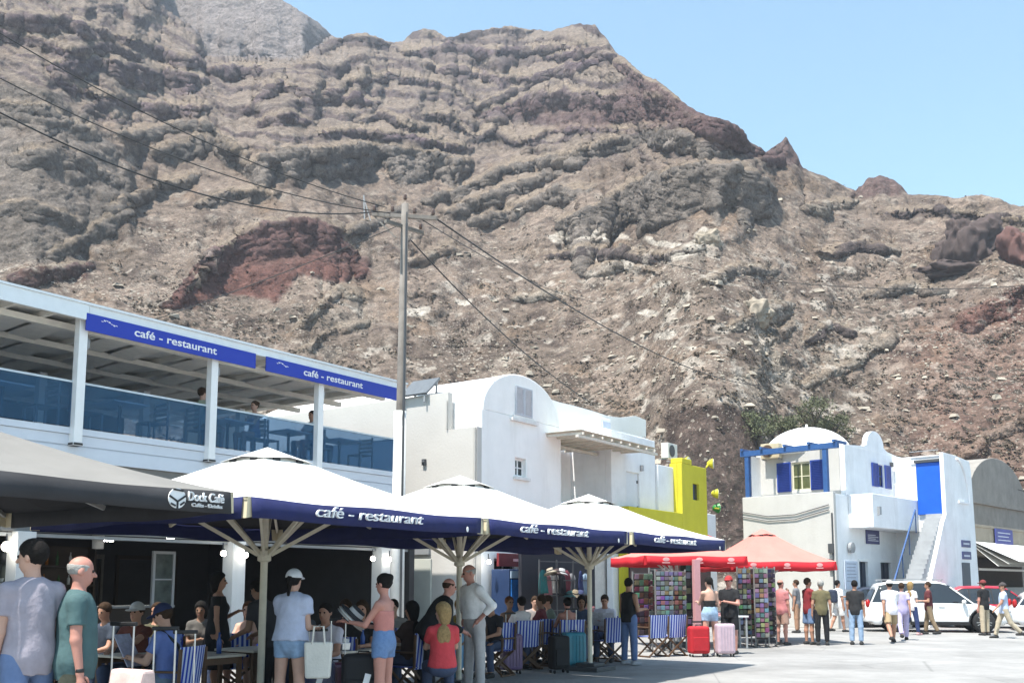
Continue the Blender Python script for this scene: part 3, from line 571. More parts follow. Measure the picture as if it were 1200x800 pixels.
def window(parent, x0, x1, z0, z1, y, frame_m=WPAINT, glass_m=WINDK, bars=1, d=.06, fw=.06, cross=True, name='window'):
    m = MB(); m.bx(x0, x0 + fw, y, y + d, z0, z1); m.bx(x1 - fw, x1, y, y + d, z0, z1); m.bx(x0 + fw, x1 - fw, y, y + d, z0, z0 + fw); m.bx(x0 + fw, x1 - fw, y, y + d, z1 - fw, z1)
    for i in range(bars): xc = x0 + (x1 - x0) * (i + 1) / (bars + 1); m.bx(xc - fw * .4, xc + fw * .4, y + .004, y + d - .004, z0 + fw, z1 - fw)
    if cross: m.bx(x0 + fw, x1 - fw, y + .008, y + d - .008, (z0 + z1) / 2 - .015, (z0 + z1) / 2 + .015)
    w = m.build(name, frame_m, parent); p = MB(); p.bx(x0 + fw * .5, x1 - fw * .5, y + d * .4, y + d * .6, z0 + fw * .5, z1 - fw * .5); p.build('pane', glass_m, w); return w
def slatted(parent, x0, x1, z0, z1, y, m, name='shutter', d=.05, n=12, ang=None, hinge=None):
    b = MB(); fw = .05; b.bx(x0, x0 + fw, y, y + d, z0, z1); b.bx(x1 - fw, x1, y, y + d, z0, z1); b.bx(x0 + fw, x1 - fw, y, y + d, z0, z0 + fw); b.bx(x0 + fw, x1 - fw, y, y + d, z1 - fw, z1)
    b.bx(x0 + fw, x1 - fw, y + d * .55, y + d * .8, z0 + fw, z1 - fw)
    for i in range(n): z = z0 + fw + (z1 - z0 - 2 * fw) * (i + .5) / n; b.box(((x0 + x1) / 2, y + d * .35, z), (x1 - x0 - 2 * fw, .012, (z1 - z0 - 2 * fw) / n * .95), rx=R(28))
    return b.build(name, m, parent)

# ------------------------------------------------------------------ 1. two-storey restaurant with the open roof terrace
TX, TY = 8.0, 17.0
terr = empty('restaurant_building', CF.w(TX, TY), CF.ang, 'two-storey cafe building with white-roofed open upper terrace and blue glass balustrade', 'building')
X1 = 18.95 - TX; X0 = -9.
DK, FB, RF = 4.47, 3.86, 6.60
w = MB(); w.bx(X0, X1, 0, 11, FB + .02, DK - .02); w.bx(X0, X1, -.06, 0, DK - .12, DK); tag(w.build('floor_slab', mat('pale blue-white panel', (.60, .64, .70), .6, var=.06, scale=2), terr))
w = MB(); w.bx(X0, X1, -.035, .0, FB, FB + .26); w.bx(X0, X1, -.03, 0, FB + .29, DK - .13)
w.build('fascia_panel', mat('pale blue-white panel', (.60, .64, .70)), terr)
# roof: sloping white plates over purlins, open louvre strips
w = MB(); w.bx(X0, X1 + .1, -.25, 9.5, RF + .04, RF + .12); w.build('roof', mat('roof sheet', (.72, .70, .65), .7, var=.08, scale=1), terr)
w = MB()
for i in range(27):
    x = X0 + .3 + i * .73
    if x < X1: w.bx(x, x + .07, -.2, 9.4, RF - .08, RF + .04)
for i in range(6): w.bx(X0, X1, .35 + i * 1.6, .47 + i * 1.6, RF - .2, RF - .082)
w.build('roof_frame', mat('roof frame paint', (.70, .67, .60), .7, var=.1), terr)
w = MB()                                              # sagging cloth panels under the roof, gaps between them
for i in range(24):
    x = X0 + .42 + i * .73
    for j in range(5):
        y = .55 + j * 1.6; sg = .05 + .05 * ((i * 7 + j * 3) % 4) / 3
        if x + .6 < X1 and (i + j * 2) % 3: w.add([(x, y, RF - .09), (x + .58, y, RF - .09), (x + .58, y + 1.25, RF - .09 - sg), (x, y + 1.25, RF - .09 - sg * .6)], [(0, 1, 2, 3)])
w.build('ceiling_cloth', mat('ceiling cloth', (.74, .70, .62), .9, var=.1), terr, fixn=False)
w = MB(); w.bx(X0, 2.08, -.31, -.255, RF - .12, RF + .16); w.bx(2.1, X1 + .1, -.29, -.255, RF + .0, RF + .16); w.bx(X0, X1 + .12, -.34, -.25, RF + .165, RF + .205)
w.build('gutter', mat('gutter paint', (.72, .76, .78), .5, var=.05), terr)
bq = lambda px, py: CF.on_y(px, py, 16.69)[0] - TX
for (a_, b_) in ((bq(101, 378), bq(300, 415)), (bq(312, 420), X1 - .0)):
    w = MB(); w.box(((a_ + b_) / 2, -.30, RF - .155), (b_ - a_, .03, .33)); s_ = w.build('name_board', SIGNB, terr, bevel=.006)
    lettering('café - restaurant', .22, LETW, s_, ((a_ + b_) / 2 + (-.02 if a_ < 4 else -.22), -.319, RF - .15), width=1.95, bold=.012, depth=.004)
    w = MB()
    for k in range(7): w.box((a_ + .32 + k * .05, -.319, RF - .09 + .03 * math.sin(k * .9)), (.04, .004, .012 + .012 * (k % 2)), ry=.25)
    w.build('bird_mark', LETW, s_)
for x in (10.07, 13.07, 16.14):
    w = MB(); w.bx(x - TX - .085, x - TX + .085, -.19, -.02, DK - .28, RF + .02); w.bx(x - TX - .1, x - TX + .1, -.2, -.01, DK - .34, DK - .28, mi=1)
    c_ = w.build('column', [WPAINT, BLACK], terr, bevel=.008)
    w = MB(); w.lathe([(.03, 0), (.05, .03), (.055, .16), (.035, .2)], (x - TX + .13, -.1, RF - .62), 10, mi=1); w.bar((x - TX + .07, -.1, RF - .4), (x - TX + .14, -.1, RF - .4), .025); w.build('lantern', [DGREY, GREY], c_)
for x in (11.9, 14.6, 17.6):
    w = MB(); w.bx(x - TX - .09, x - TX + .09, 4.4, 4.58, DK, RF - .2); w.build('column', WPAINT, terr)
BGL = glass('blue tinted glass', (.12, .30, .50), .16, .03)
for a_, b_ in ((X0, 1.98), (2.17, 4.98), (5.17, 8.05), (8.24, X1 - .03)):
    w = MB(); w.bx(a_, b_, -.05, -.03, DK + .02, DK + .84); gp = w.build('glass_panel', BGL, terr)
    w = MB(); w.bx(a_, b_, -.065, -.015, DK + .84, DK + .875); w.build('handrail', mat('pale rail', (.55, .62, .66), .4), gp)
w = MB(); w.bx(X1 - .045, X1 - .025, -.02, 4.2, DK + .02, DK + .84); gp = w.build('glass_panel', BGL, terr); w = MB(); w.bx(X1 - .06, X1 - .01, -.02, 4.2, DK + .84, DK + .875); w.build('handrail', MATS['pale rail'], gp)
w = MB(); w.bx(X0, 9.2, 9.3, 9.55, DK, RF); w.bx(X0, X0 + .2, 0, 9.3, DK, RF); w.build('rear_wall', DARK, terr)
w = MB(); wall_holes(w, 9.25, X1, DK, RF - .25, 6.3, 6.5, [(9.6, 10.5, DK + .65, DK + 1.5)]); w.build('side_wall', CREAM, terr)
w = MB(); w.bx(9.6, 10.5, 6.35, 6.5, DK + .65, DK + 1.5); w.build('picture', mat('ochre picture', (.3, .2, .1), .7, var=.5, scale=5), terr)
# ground floor: dark room, columns, beam
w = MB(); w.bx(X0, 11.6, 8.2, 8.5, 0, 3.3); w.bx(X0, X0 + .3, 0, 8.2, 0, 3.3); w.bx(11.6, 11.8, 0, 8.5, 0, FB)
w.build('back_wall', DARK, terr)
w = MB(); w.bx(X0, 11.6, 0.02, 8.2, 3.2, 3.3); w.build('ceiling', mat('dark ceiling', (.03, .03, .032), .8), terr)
w = MB(); w.bx(X0, 11.8, -.02, .16, 2.52, 2.72); w.bx(X0, 11.8, .02, .12, 2.72, FB); w.build('beam', mat('grey beam', (.17, .165, .155), .7, var=.15), terr)
w = MB()
for i in range(12): x = X0 + i * 1.7; w.bx(x, x + .05, .04, .10, 2.75, FB)
w.bx(X0, 11.8, .05, .3, 2.44, 2.5); w.build('beam_trim', GREY, terr)
for x in (9.25, 13.92, 18.55):
    w = MB(); w.bx(x - TX - .17, x - TX + .17, -.14, .20, 0, 2.52); w.build('pillar', mat('pillar paint', (.58, .58, .57), .75, var=.08, scale=2, stain=.2), terr, bevel=.01)
# glazed kitchen door and dark shop windows within
w = MB(); window(terr, 4.75, 5.3, 1.1, 2.3, 1.2, frame_m=GREY, glass_m=mat('greenish glass', (.06, .075, .07), .15, var=.5, scale=4), bars=0)
for k_, (xa, xb) in enumerate(((-1.6, .4), (.7, 2.3), (2.6, 4.2), (6.2, 8.0), (8.4, 10.4))):      # panelled back wall and chalk boards
    w = MB(); w.bx(xa, xb, 8.1, 8.195, .2, 1.0); w.bx(xa, xb, 8.08, 8.19, 2.3, 2.42); w.bx(xa, xa + .08, 8.09, 8.192, 1.0, 2.3); w.bx(xb - .08, xb, 8.09, 8.192, 1.0, 2.3); w.build('wall_panel', [DARKW, mat('taupe panel', (.16, .145, .125), .7, var=.2)][k_ % 2], terr)
for xa in (-1.2, .7, 2.4): window(terr, xa, xa + 1.5, .8, 2.4, 5.0, frame_m=DGREY, bars=2)

# ------------------------------------------------------------------ 2. white vaulted house
AX, AY = 21.4, 16.0
vh = empty('vaulted_house', CF.w(AX, AY), CF.ang, 'white two-storey house with a barrel-vault gable, grey shutters and a long blank side wall', 'building')
fx1 = 4.05
w = MB()
arch = [(0.05, 3.0), (0.05, 6.45)] + [(2.05 - 2.0 * math.cos(math.pi * k / 18), 6.45 + 1.22 * math.sin(math.pi * k / 18)) for k in range(1, 18)] + [(fx1, 6.45), (fx1, 3.0)]
wl = MB(); wl.prism(arch, .22, 9.5, 'Y'); wl.build('vault_roof', WHITE, vh, bevel=.05)
w = MB()   # front wall with the two openings
wall_holes(w, 0, fx1 + .04, 0, 6.40, 0, .215, [(1.62, 2.18, 4.68, 5.22), (.6, 1.7, 0, 2.3), (2.4, 3.6, 0, 2.4)])
w.build('wall', WHITE, vh, bevel=.02)
w = MB(); top = [(0.05, 6.402)] + [(2.05 - 2.0 * math.cos(math.pi * k / 18), 6.402 + 1.29 * math.sin(math.pi * k / 18)) for k in range(1, 18)] + [(fx1 - .01, 6.402)]
w.prism(top, .01, .21, 'Y'); w.build('gable', WHITE, vh, bevel=.03)
w = MB(); w.bx(1.5, 2.55, -.03, .008, 6.36, 6.46); w.bx(1.35, 2.7, -.1, .005, 6.27, 6.355); 
w.build('sill', mat('sill plaster', (.7, .69, .67), .9), vh)
slatted(vh, 1.62, 2.05, 6.47, 7.32, -.03, SHUTG, n=14); slatted(vh, 2.055, 2.48, 6.47, 7.32, -.03, SHUTG, n=14)
window(vh, 1.62, 2.18, 4.68, 5.22, .12, bars=1); 
w = MB(); w.bx(1.5, 2.3, -.08, -.003, 4.58, 4.66); w.build('sill', MATS['sill plaster'], vh)
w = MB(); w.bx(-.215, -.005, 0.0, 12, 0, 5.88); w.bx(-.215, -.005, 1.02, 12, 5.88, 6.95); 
w.build('side_wall', mat('glare-dimmed warm white plaster', (.50, .48, .45), .9, var=.06, scale=1, bump=.25, bscale=14, stain=.12, stain_col=(.5, .46, .4)), vh)  # same white wall, its colour darkened to hold down the sun on this side
w = MB(); w.bx(.003, 3.9, 4.2, 9.4, 6.5, 6.9); w.bx(0.003, 4, .22, .6, 0, 3); w.build('roof_slab', WHITE, vh)
w = MB(); w.tube([(-.25, .05, .2), (-.25, .05, 5.85)], .035); w.build('downpipe', mat('pipe grey', (.42, .40, .37), .6), vh)
w = MB(); w.tube([(-.245, 1.04, 5.9), (-.245, 1.04, 6.7)], .02); w.build('conduit', MATS['pipe grey'], vh)
for (yy, zz) in ((1.85, 5.02), (3.35, 4.55)):
    w = MB(); w.box((-.25, yy, zz), (.06, .13, .17)); w.ball((-.29, yy, zz), (.03, .045, .05)); w.build('wall_light', DGREY, vh)
w = MB(); w.bx(-.27, -.217, 1.55, 2.7, .05, 2.3); d_ = w.build('door', mat('pale green-grey door', (.50, .51, .46), .6, var=.08, scale=2), vh, bevel=.01); w = MB(); w.lathe([(.012, 0), (.012, .12)], (-.31, 2.55, 1.05), 8, axis='Y'); w.build('handle', DGREY, d_)
w = MB(); w.bx(-.30, -.217, 1.6, 2.5, 2.42, 2.62); w.build('vent', GREY, vh)
window(vh, .6, 1.7, 0, 2.3, .1, bars=1, frame_m=GREY, name='shop_window'); window(vh, 2.4, 3.6, 0, 2.4, .1, bars=1, frame_m=GREY, name='shop_window')
# solar panel on its roof edge
_s, _z = CF.on_y(492, 466, 18.2); sp = empty('solar_panel', CF.w(_s, 18.2, _z), CF.ang, 'tilted dark solar panel on the white roof just behind the utility pole', 'solar panel')
w = MB(); w.box((0, 0, .3), (.8, 1.0, .06), ry=R(-42)); w.build('panel', mat('panel back', (.12, .13, .14), .4, var=.2), sp)
w = MB(); w.bar((.26, .4, -.2), (.27, .4, .5), .05); w.bar((.26, -.4, -.2), (.27, -.4, .5), .05); w.bar((-.26, .4, -.2), (-.25, .4, .05), .05); w.bar((-.26, -.4, -.2), (-.25, -.4, .05), .05); w.build('frame', GREY, sp)

# ------------------------------------------------------------------ 3. white flat house with recessed balcony and pergola
BX, BY = 25.6, 16.0
fq = lambda px, py: (CF.on_y(px, py, BY + 1.9)[0] - BX, CF.on_y(px, py, BY + 1.9)[1])
fh = empty('flat_roofed_house', CF.w(BX, BY), CF.ang, 'white flat-roofed house with a recessed balcony under a pale pergola', 'building')
L1 = 3.05; L2 = 6.3
w = MB(); w.bx(0, L1, -.02, .2, 3.05, 4.12); w.bx(0, L1, .21, 1.6, 3.9, 4.0); w.build('balcony', WHITE, fh, bevel=.02)
w = MB(); wall_holes(w, 0, L1 + .1, 4.0, 7.0, 1.6, 1.8, [(.2, 1.0, 4.0, 5.75)]); w.bx(-.14, -.003, .23, 8, 3.9, 7.1); w.build('rear_wall', WHITE, fh)
w = MB(); w.bx(.24, .96, 1.68, 1.74, 4.0, 5.72); w.bx(.2, 1.0, 1.62, 1.67, 5.7, 5.8); w.build('balcony_door', mat('grey white door', (.55, .57, .6), .6), fh, bevel=.01)
w = MB(); wall_holes(w, L1, L2, 0, 6.75, 0, .22, [(4.2 - .1, 5.15 - .1, 3.9, 5.45)]); w.bx(L1 - .0, L1 + .2, .22, 1.8, 3.0, 6.75)
w.bx(L2 - .22, L2 + .0, .22, 8, 0, 6.75); w.build('wall', WHITE2, fh, bevel=.015)
w = MB(); w.bx(4.1, 5.05, .08, .13, 3.9, 5.45); d_ = w.build('door', mat('white boarded door', (.68, .70, .73), .6, var=.06), fh); w = MB(); w.bx(4.98, 5.03, .05, .08, 4.2, 4.3); w.bx(4.98, 5.03, .05, .08, 5.1, 5.2); w.build('hinge', DGREY, d_)
w = MB(); w.bx(5.1, 5.2, -.1, -.003, 5.55, 5.75); w.build('wall_light', GREY, fh)
w = MB(); w.bx(0, L2 - .25, 1.82, 9, 6.98, 7.06); w.prism([(fq(p_, 520)[0], 7.065) if 0 else fq(p_, q_) for p_, q_ in ((640, 500), (712, 512), (757, 512), (757, 492), (745, 487), (728, 489), (712, 487), (690, 480), (668, 474), (655, 471), (640, 466))], 1.9, 8.9, 'Y'); w.bx(L1 + .1, L2, .25, 9, 6.76, 6.85); w.build('roof', ROOFW, fh)
w = MB(); w.bx(L2 - 1.2, L2 - .4, 1.6, 2.6, 6.86, 7.65); w.bx(L2 - .3, L2 + .9, 2.2, 8, 4.2, 7.2); w.build('stair_head', WHITE, fh, bevel=.03)
w = MB(); w.bx(L2 - 1.05, L2 - .5, 1.55, 1.595, 6.95, 7.5); w.build('hatch', mat('pale blue-grey hatch', (.5, .56, .66), .6), fh)
pg = MB()
for i in range(9): x = -.9 + i * .58; pg.bar((x, -1.3, 6.02), (x, 1.55, 6.08), .05, .07)
for y in (-1.2, 0.5): pg.bx(-1.05, 4.1, y, y + .1, 5.9, 5.98)
pg.build('pergola', mat('bleached timber', (.62, .58, .5), .8, var=.15, scale=6), fh)
w = MB(); w.bx(-1.0, 4.05, -1.25, 1.5, 6.12, 6.13); w.build('reed_mat', mat('reed mat', (.68, .63, .52), .9, var=.2, scale=12, bump=.4, bscale=30), fh)
w = MB(); w.bx(L2 + .02, L2 + 2.9, -.1, .1, 3.0, 5.9); w.bx(L2 + .02, L2 + 2.9, .105, 4, 2.9, 3.0); w.build('parapet', WHITE2, fh, bevel=.02)
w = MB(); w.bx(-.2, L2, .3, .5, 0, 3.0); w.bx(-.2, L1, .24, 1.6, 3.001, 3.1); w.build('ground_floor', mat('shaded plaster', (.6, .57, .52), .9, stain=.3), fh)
w = MB(); w.tube([(.1, 1.55, 6.2), (.1, 1.55, 7.4)], .04); w.build('flue', GREY, fh)
def aircon(px, py, fr, y, label, rz):
    s, z = fr.on_y(px, py, y); r_ = empty('air_conditioner', fr.w(s, y - .2, z - .32), rz, label, 'air conditioner', 'outdoor air conditioners')
    w = MB(); w.bx(-.42, .42, -.16, .16, 0, .62); w.build('casing', mat('appliance white', (.66, .65, .6), .5, var=.05), r_, bevel=.02)
    w = MB(); w.lathe([(.24, 0), (.24, .012), (.2, .02)], (-.1, -.185, .31), 20, axis='Y'); w.build('fan_grille', DGREY, r_)
    w = MB(); w.bx(-.38, -.34, -.1, .3, -.05, -.003); w.bx(.34, .38, -.1, .3, -.05, -.003); w.build('bracket', GREY, r_); return r_
aircon(779, 529, CF, 17.4, 'grey air conditioner on the white house beside the yellow building', CF.ang)

# ------------------------------------------------------------------ 4. acid yellow building
YX, YY = 29.1, 15.55
yh = empty('yellow_building', CF.w(YX, YY), CF.ang, 'acid yellow building with a low wing and a square corner tower', 'building')
q = lambda px, py: (CF.on_y(px, py, YY)[0] - YX, CF.on_y(px, py, YY)[1])
tx0, tx1 = q(800, 600)[0], q(829, 600)[0]; tz = q(812, 545)[1]
w = MB(); w.bx(-.1, tx0 - .004, 0, .22, 0, q(770, 597)[1]); w.bx(-.1, .1, .222, .42, 0, q(770, 597)[1]); w.build('wing_wall', YELL, yh, bevel=.015)
w = MB(); wall_holes(w, tx0, tx1, 0, tz, 0, .2, [(tx0 + .95, tx0 + 1.5, q(812, 585)[1], q(812, 566)[1])]); w.bx(tx0, tx0 + .2, .2, .5, 0, tz); w.bx(tx1 - .2, tx1, .2, 3, 0, tz); w.bx(tx0 + .2, tx1 - .2, .2, .5, tz - .2, tz - .02); w.build('tower', YELL, yh, bevel=.02)
w = MB(); w.bx(-.2, tx1 + .02, -.07, -.006, 0, 2.75); w.bx(-.3, tx1 + .1, -.12, -.075, 2.6, 2.75); w.build('shop_front', mat('dark red-brown shop front', (.06, .03, .03), .7, var=.4, scale=2), yh)
w = MB(); w.bx(tx0 + .9, tx0 + 1.55, .1, .14, q(812, 586)[1], q(812, 565)[1]); w.build('window', WINDK, yh)
w = MB(); w.bx(tx0 + .05, tx0 + .9, .0, .48, tz + .003, tz + .2); w.build('roof_coping', YELL, yh, bevel=.03)
for i, (px, py, lab) in enumerate(((806, 541, 'yellow floodlight lying on top of the tower of the yellow building'), (835, 543, 'white-faced floodlight arm reaching off the yellow tower top'), (840, 578, 'round floodlight on a bracket on the side of the yellow tower'), (841, 595, 'green-rimmed round floodlight low on the side of the yellow tower'))):
    s, z = CF.on_y(px, py, YY + .1); f_ = empty('floodlight', CF.w(s, YY + .1, z), CF.ang + .3 * i, lab, 'floodlight', 'floodlights on the yellow building')
    ym = mat('yellow enamel', (.55, .5, .03), .4)
    w = MB(); w.lathe([(.05, .22), (.12, .16), (.2, 0), (.215, -.02), (.2, -.03)], (0, 0, 0), 14, axis='Y'); w.build('housing', [ym, ym, ym, mat('green enamel', (.02, .2, .03), .4)][i], f_, smooth=False)
    w = MB(); w.lathe([(.19, 0), (.19, .01)], (0, -.045, 0), 16, axis='Y'); w.build('lens', mat('pale lens', (.75, .74, .62), .2), f_)
    w = MB(); w.bar((0, .15, 0), (-.45, .2, -.05 if i > 1 else -.2), .05); w.build('bracket', ym, f_)

# white low shop with red awnings behind the red parasol
RX, RY = 35.2, 19.0
rs = empty('shop_building', CF.w(RX, RY), CF.ang, 'low white shop with red awnings between the yellow tower and the domed house', 'shop')
w = MB(); wall_holes(w, 0, 9, 0, 4.9, 0, .25, [(1, 2.2, 0, 2.2), (3.4, 5.4, .9, 2.2)]); w.bx(0, .25, .25, 6, 0, 4.9); w.bx(.25, 9, .25, 6, 4.6, 4.75); w.build('wall', WHITE, rs, bevel=.02)
REDC = mat('red awning cloth', (.52, .012, .022), .75, var=.1, scale=3, bump=.2, bscale=8)
for (z, x0_) in ((4.5, 2.0), (3.6, 3.4)):
    w = MB(); w.add([(x0_, -.02, z + .45), (x0_ + 3.4, -.02, z + .45), (x0_ + 3.4, -1.1, z), (x0_, -1.1, z), (x0_, -1.1, z - .2), (x0_ + 3.4, -1.1, z - .2), (x0_, -.02, z + .40), (x0_ + 3.4, -.02, z + .40)], [(0, 1, 2, 3), (3, 2, 5, 4), (6, 4, 5, 7)]); w.build('awning', REDC, rs, fixn=False)
w = MB(); w.bx(1.05, 2.15, .1, .15, 0, 2.15); w.build('door', DGREY, rs); window(rs, 3.4, 5.4, .9, 2.2, .1)

# ------------------------------------------------------------------ 5. white and blue house with the dome
_r = ray(985, 736); _k = -EYE / _r[2]
HF = Frame(_r[0] * _k, _r[1] * _k, 46.5)
hb = empty('domed_house', (*HF.o, 0), HF.ang, 'white house with a small dome, blue shutters and outside stair to a door', 'building')
def hq(px, py, y=0.): return HF.on_y(px, py, y)
def hx(px, py, x=0.):
    r = ray(px, py); n = (HF.c, HF.s); k = (HF.o[0] * n[0] + HF.o[1] * n[1] + x) / (r[0] * n[0] + r[1] * n[1]); return (HF.loc(r[0] * k, r[1] * k)[1], EYE + r[2] * k)
GW = mat('glare-dimmed white plaster', (.50, .485, .455), .9, var=.08, scale=1.2, bump=.25, bscale=14, stain=.22)  # white side walls, darkened in colour to tame the sunlight on them
HD = 3.75; UX = .95; HL = hq(1084, 560)[0]; ZT = 6.85; ZP = 4.98
d1 = (hq(1008, 680)[0], hq(1018, 680)[0]); d2 = (hq(1033, 680)[0], hq(1045, 680)[0]); zd = hq(1020, 658)[1]
w1 = (hq(1028, 550)[0], hq(1036, 550)[0], hq(1030, 570)[1], hq(1030, 544)[1]); w2 = (hq(1061, 565)[0], hq(1069, 565)[0], hq(1063, 576)[1], hq(1063, 554)[1])
w = MB(); wall_holes(w, 0, HL, 0, ZP - .06, 0, .22, [(*d1, 0, zd), (*d2, 0, zd)]); wall_holes(w, UX, HL, ZP - .058, ZT, .005, .215, [w1, w2]); w.build('wall', WHITE2, hb, bevel=.012)
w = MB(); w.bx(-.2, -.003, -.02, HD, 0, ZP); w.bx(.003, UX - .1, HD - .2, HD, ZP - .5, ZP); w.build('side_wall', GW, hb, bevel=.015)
wy0, wy1 = hx(950, 560, UX)[0], hx(928, 560, UX)[0]; wz0, wz1 = hx(940, 574, UX)[1], hx(940, 541, UX)[1]
def swap(mb):      # builds made facing -y are turned to face -x
    mb.v = [(v[1], -v[0], v[2]) for v in mb.v]; return mb
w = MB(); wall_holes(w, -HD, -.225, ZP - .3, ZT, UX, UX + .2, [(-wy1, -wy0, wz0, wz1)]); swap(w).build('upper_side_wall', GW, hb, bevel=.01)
ws = empty('window_set', (0, 0, 0), -math.pi / 2); ws.parent = hb; ws.name = 'side_window'
window(ws, -wy1, -wy0, wz0, wz1, UX + .05, frame_m=mat('cream frame', (.62, .58, .42), .5), glass_m=mat('olive pane', (.10, .11, .05), .1, var=.3), name='frame')
sw = (wy1 - wy0) * .78
slatted(ws, -wy1 - sw, -wy1 - .02, wz0 - .03, wz1 + .03, UX - .06, BLUE, n=16); slatted(ws, -wy0 + .02, -wy0 + sw, wz0 - .03, wz1 + .03, UX - .06, BLUE, n=16)
w = MB(); w.bx(UX + .2, HL, .22, HD, ZT - .4, ZT - .15); w.bx(.0, UX + .2, .22, HD - .22, ZP - .75, ZP - .6); w.bx(.22, HL, HD - .2, HD, 0, ZT - .2); w.build('roof_slab', WHITE, hb)
for (a_, b_, c_, d_) in (w1, w2):
    sw_ = (b_ - a_) * .85; window(hb, a_, b_, c_, d_, .08, frame_m=BLUE)
    slatted(hb, a_ - sw_, a_ - .02, c_ - .02, d_ + .02, -.055, BLUE, n=16); slatted(hb, b_ + .02, b_ + sw_, c_ - .02, d_ + .02, -.055, BLUE, n=16)
w = MB(); cx_ = hq(1026, 520)[0]; w.prism([(UX + .1, ZT + .003), (cx_ - 1.1, ZT + .12), (cx_ - .85, ZT + .2)] + [(cx_ - .8 * math.cos(math.pi * k / 14), ZT + .2 + .62 * math.sin(math.pi * k / 14)) for k in range(15)] + [(cx_ + 1.1, ZT + .1), (cx_ + 2., ZT + .003)], .01, .21, 'Y'); w.build('parapet', WHITE2, hb)
w = MB(); w.bx(cx_ + 1.3, cx_ + 1.45, -.1, -.003, ZT - .5, ZT - .32); w.build('wall_light', DGREY, hb)
bx0 = UX + .1; bz0, bz1 = 3.68, 4.94
w = MB(); w.bx(bx0, HL - .1, -.95, -.79, bz0, bz1); w.bx(bx0, bx0 + .16, -.788, -.003, bz0, bz1); w.bx(bx0 + .163, HL - .1, -.786, -.003, bz0, bz0 + .14); w.build('balcony', WHITE2, hb, bevel=.02)
w = MB(); w.box((hq(1029, 598, -.95)[0], -1.0, hq(1029, 598, -.95)[1]), (.16, .1, .3)); w.build('meter_box', GREY, hb)
w = MB(); prof = [(1.75 * math.cos(math.pi / 2 * k / 10), 1.22 * math.sin(math.pi / 2 * k / 10)) for k in range(10)] + [(.02, 1.22)]; w.lathe(prof, (2.55, 2.3, ZT - .16), 32); w.tube([(2.55, 2.3, 7.8), (2.55, 2.3, 8.05)], .045); w.build('dome', WHITE, hb, smooth=True)
w = MB(); w.bx(.0, .17, .28, .45, ZP, 6.62); w.bx(.0, .17, HD - .2, HD - .03, ZP, 6.62); w.bx(-.02, .19, -.15, HD + .15, 6.623, 6.83)
for y in (-.1, .9, 1.9, 2.9, HD): w.bx(-.1, UX - .003, y, y + .1, 6.835, 6.93)
w.build('pergola', BLUEP, hb)
for k, (a_, b_) in enumerate((d1, d2)):
    w = MB(); w.bx(a_ + .02, b_ - .02, .1, .15, 0, zd - .02); w.bx((a_ + b_) / 2 - .03, (a_ + b_) / 2 + .03, .06, .1, 0, zd - .02); w.build('door', mat('dark blue-grey door', (.035, .045, .07), .5, var=.1), hb)
    w = MB(); w.bx(a_ - .08, b_ + .08, -.03, -.003, zd, zd + .1); w.build('lintel', WPAINT, hb)
sx, sz = hq(1021.5, 637)
w = MB(); w.bx(hq(1014, 624)[0], hq(1029, 624)[0], -.05, -.006, hq(1021, 637)[1], hq(1021, 612)[1]); s_ = w.build('sign', mat('dusk blue sign', (.05, .055, .16), .5, var=.2, scale=3), hb, bevel=.006)
w = MB(); xa, xb = hq(1015.5, 624)[0], hq(1027.5, 624)[0]; zz = hq(1021, 630)[1]; 
for k in range(4): w.bx(xa, xb - .25 * (k % 2), -.056, -.051, zz - .12 + k * .07, zz - .085 + k * .07)
w.build('sign_marks', mat('pale sign marks', (.5, .52, .6), .6), s_)
w = MB(); w.bx(hq(988, 665)[0] + .05, hq(1004, 665)[0], -.045, -.006, hq(1000, 690)[1], hq(1000, 657)[1]); s_ = w.build('notice_board', mat('pale blue notice', (.55, .60, .70), .5, var=.1, scale=8), hb, bevel=.005)
w = MB()
for k in range(6): z = hq(1000, 660 + k * 4)[1]; w.bx(hq(990, 665)[0] + .06, hq(1002, 665)[0] - .05 * (k % 3), -.049, -.046, z - .025, z)
w.build('notice_lines', mat('grey print', (.25, .28, .36), .6), s_)
w = MB()
for zq in (4.3, 4.12): w.tube([(-.24, HD, zq + .1), (-.24, HD * .7, zq - .12), (-.24, HD * .4, zq - .1), (-.24, .15, zq + .2)], .018, 5)
w.tube([(-.23, .05, 4.2), (-.23, .06, 2.5), (-.22, .08, 1.2)], .03, 6); w.tube([(-.22, HD - .6, 2.55), (-.22, .1, 2.5)], .022, 5); w.box((-.24, .12, 2.9), (.1, .2, .34)); w.box((-.24, .14, 2.2), (.1, .16, .25)); w.build('wiring', DGREY, hb)
w = MB(); w.lathe([(.05, -.08), (.2, -.06), (.2, .06), (.05, .08)], (.98, -.1, 2.95), 14, axis='Y'); w.build('round_lamp', GREY, hb)
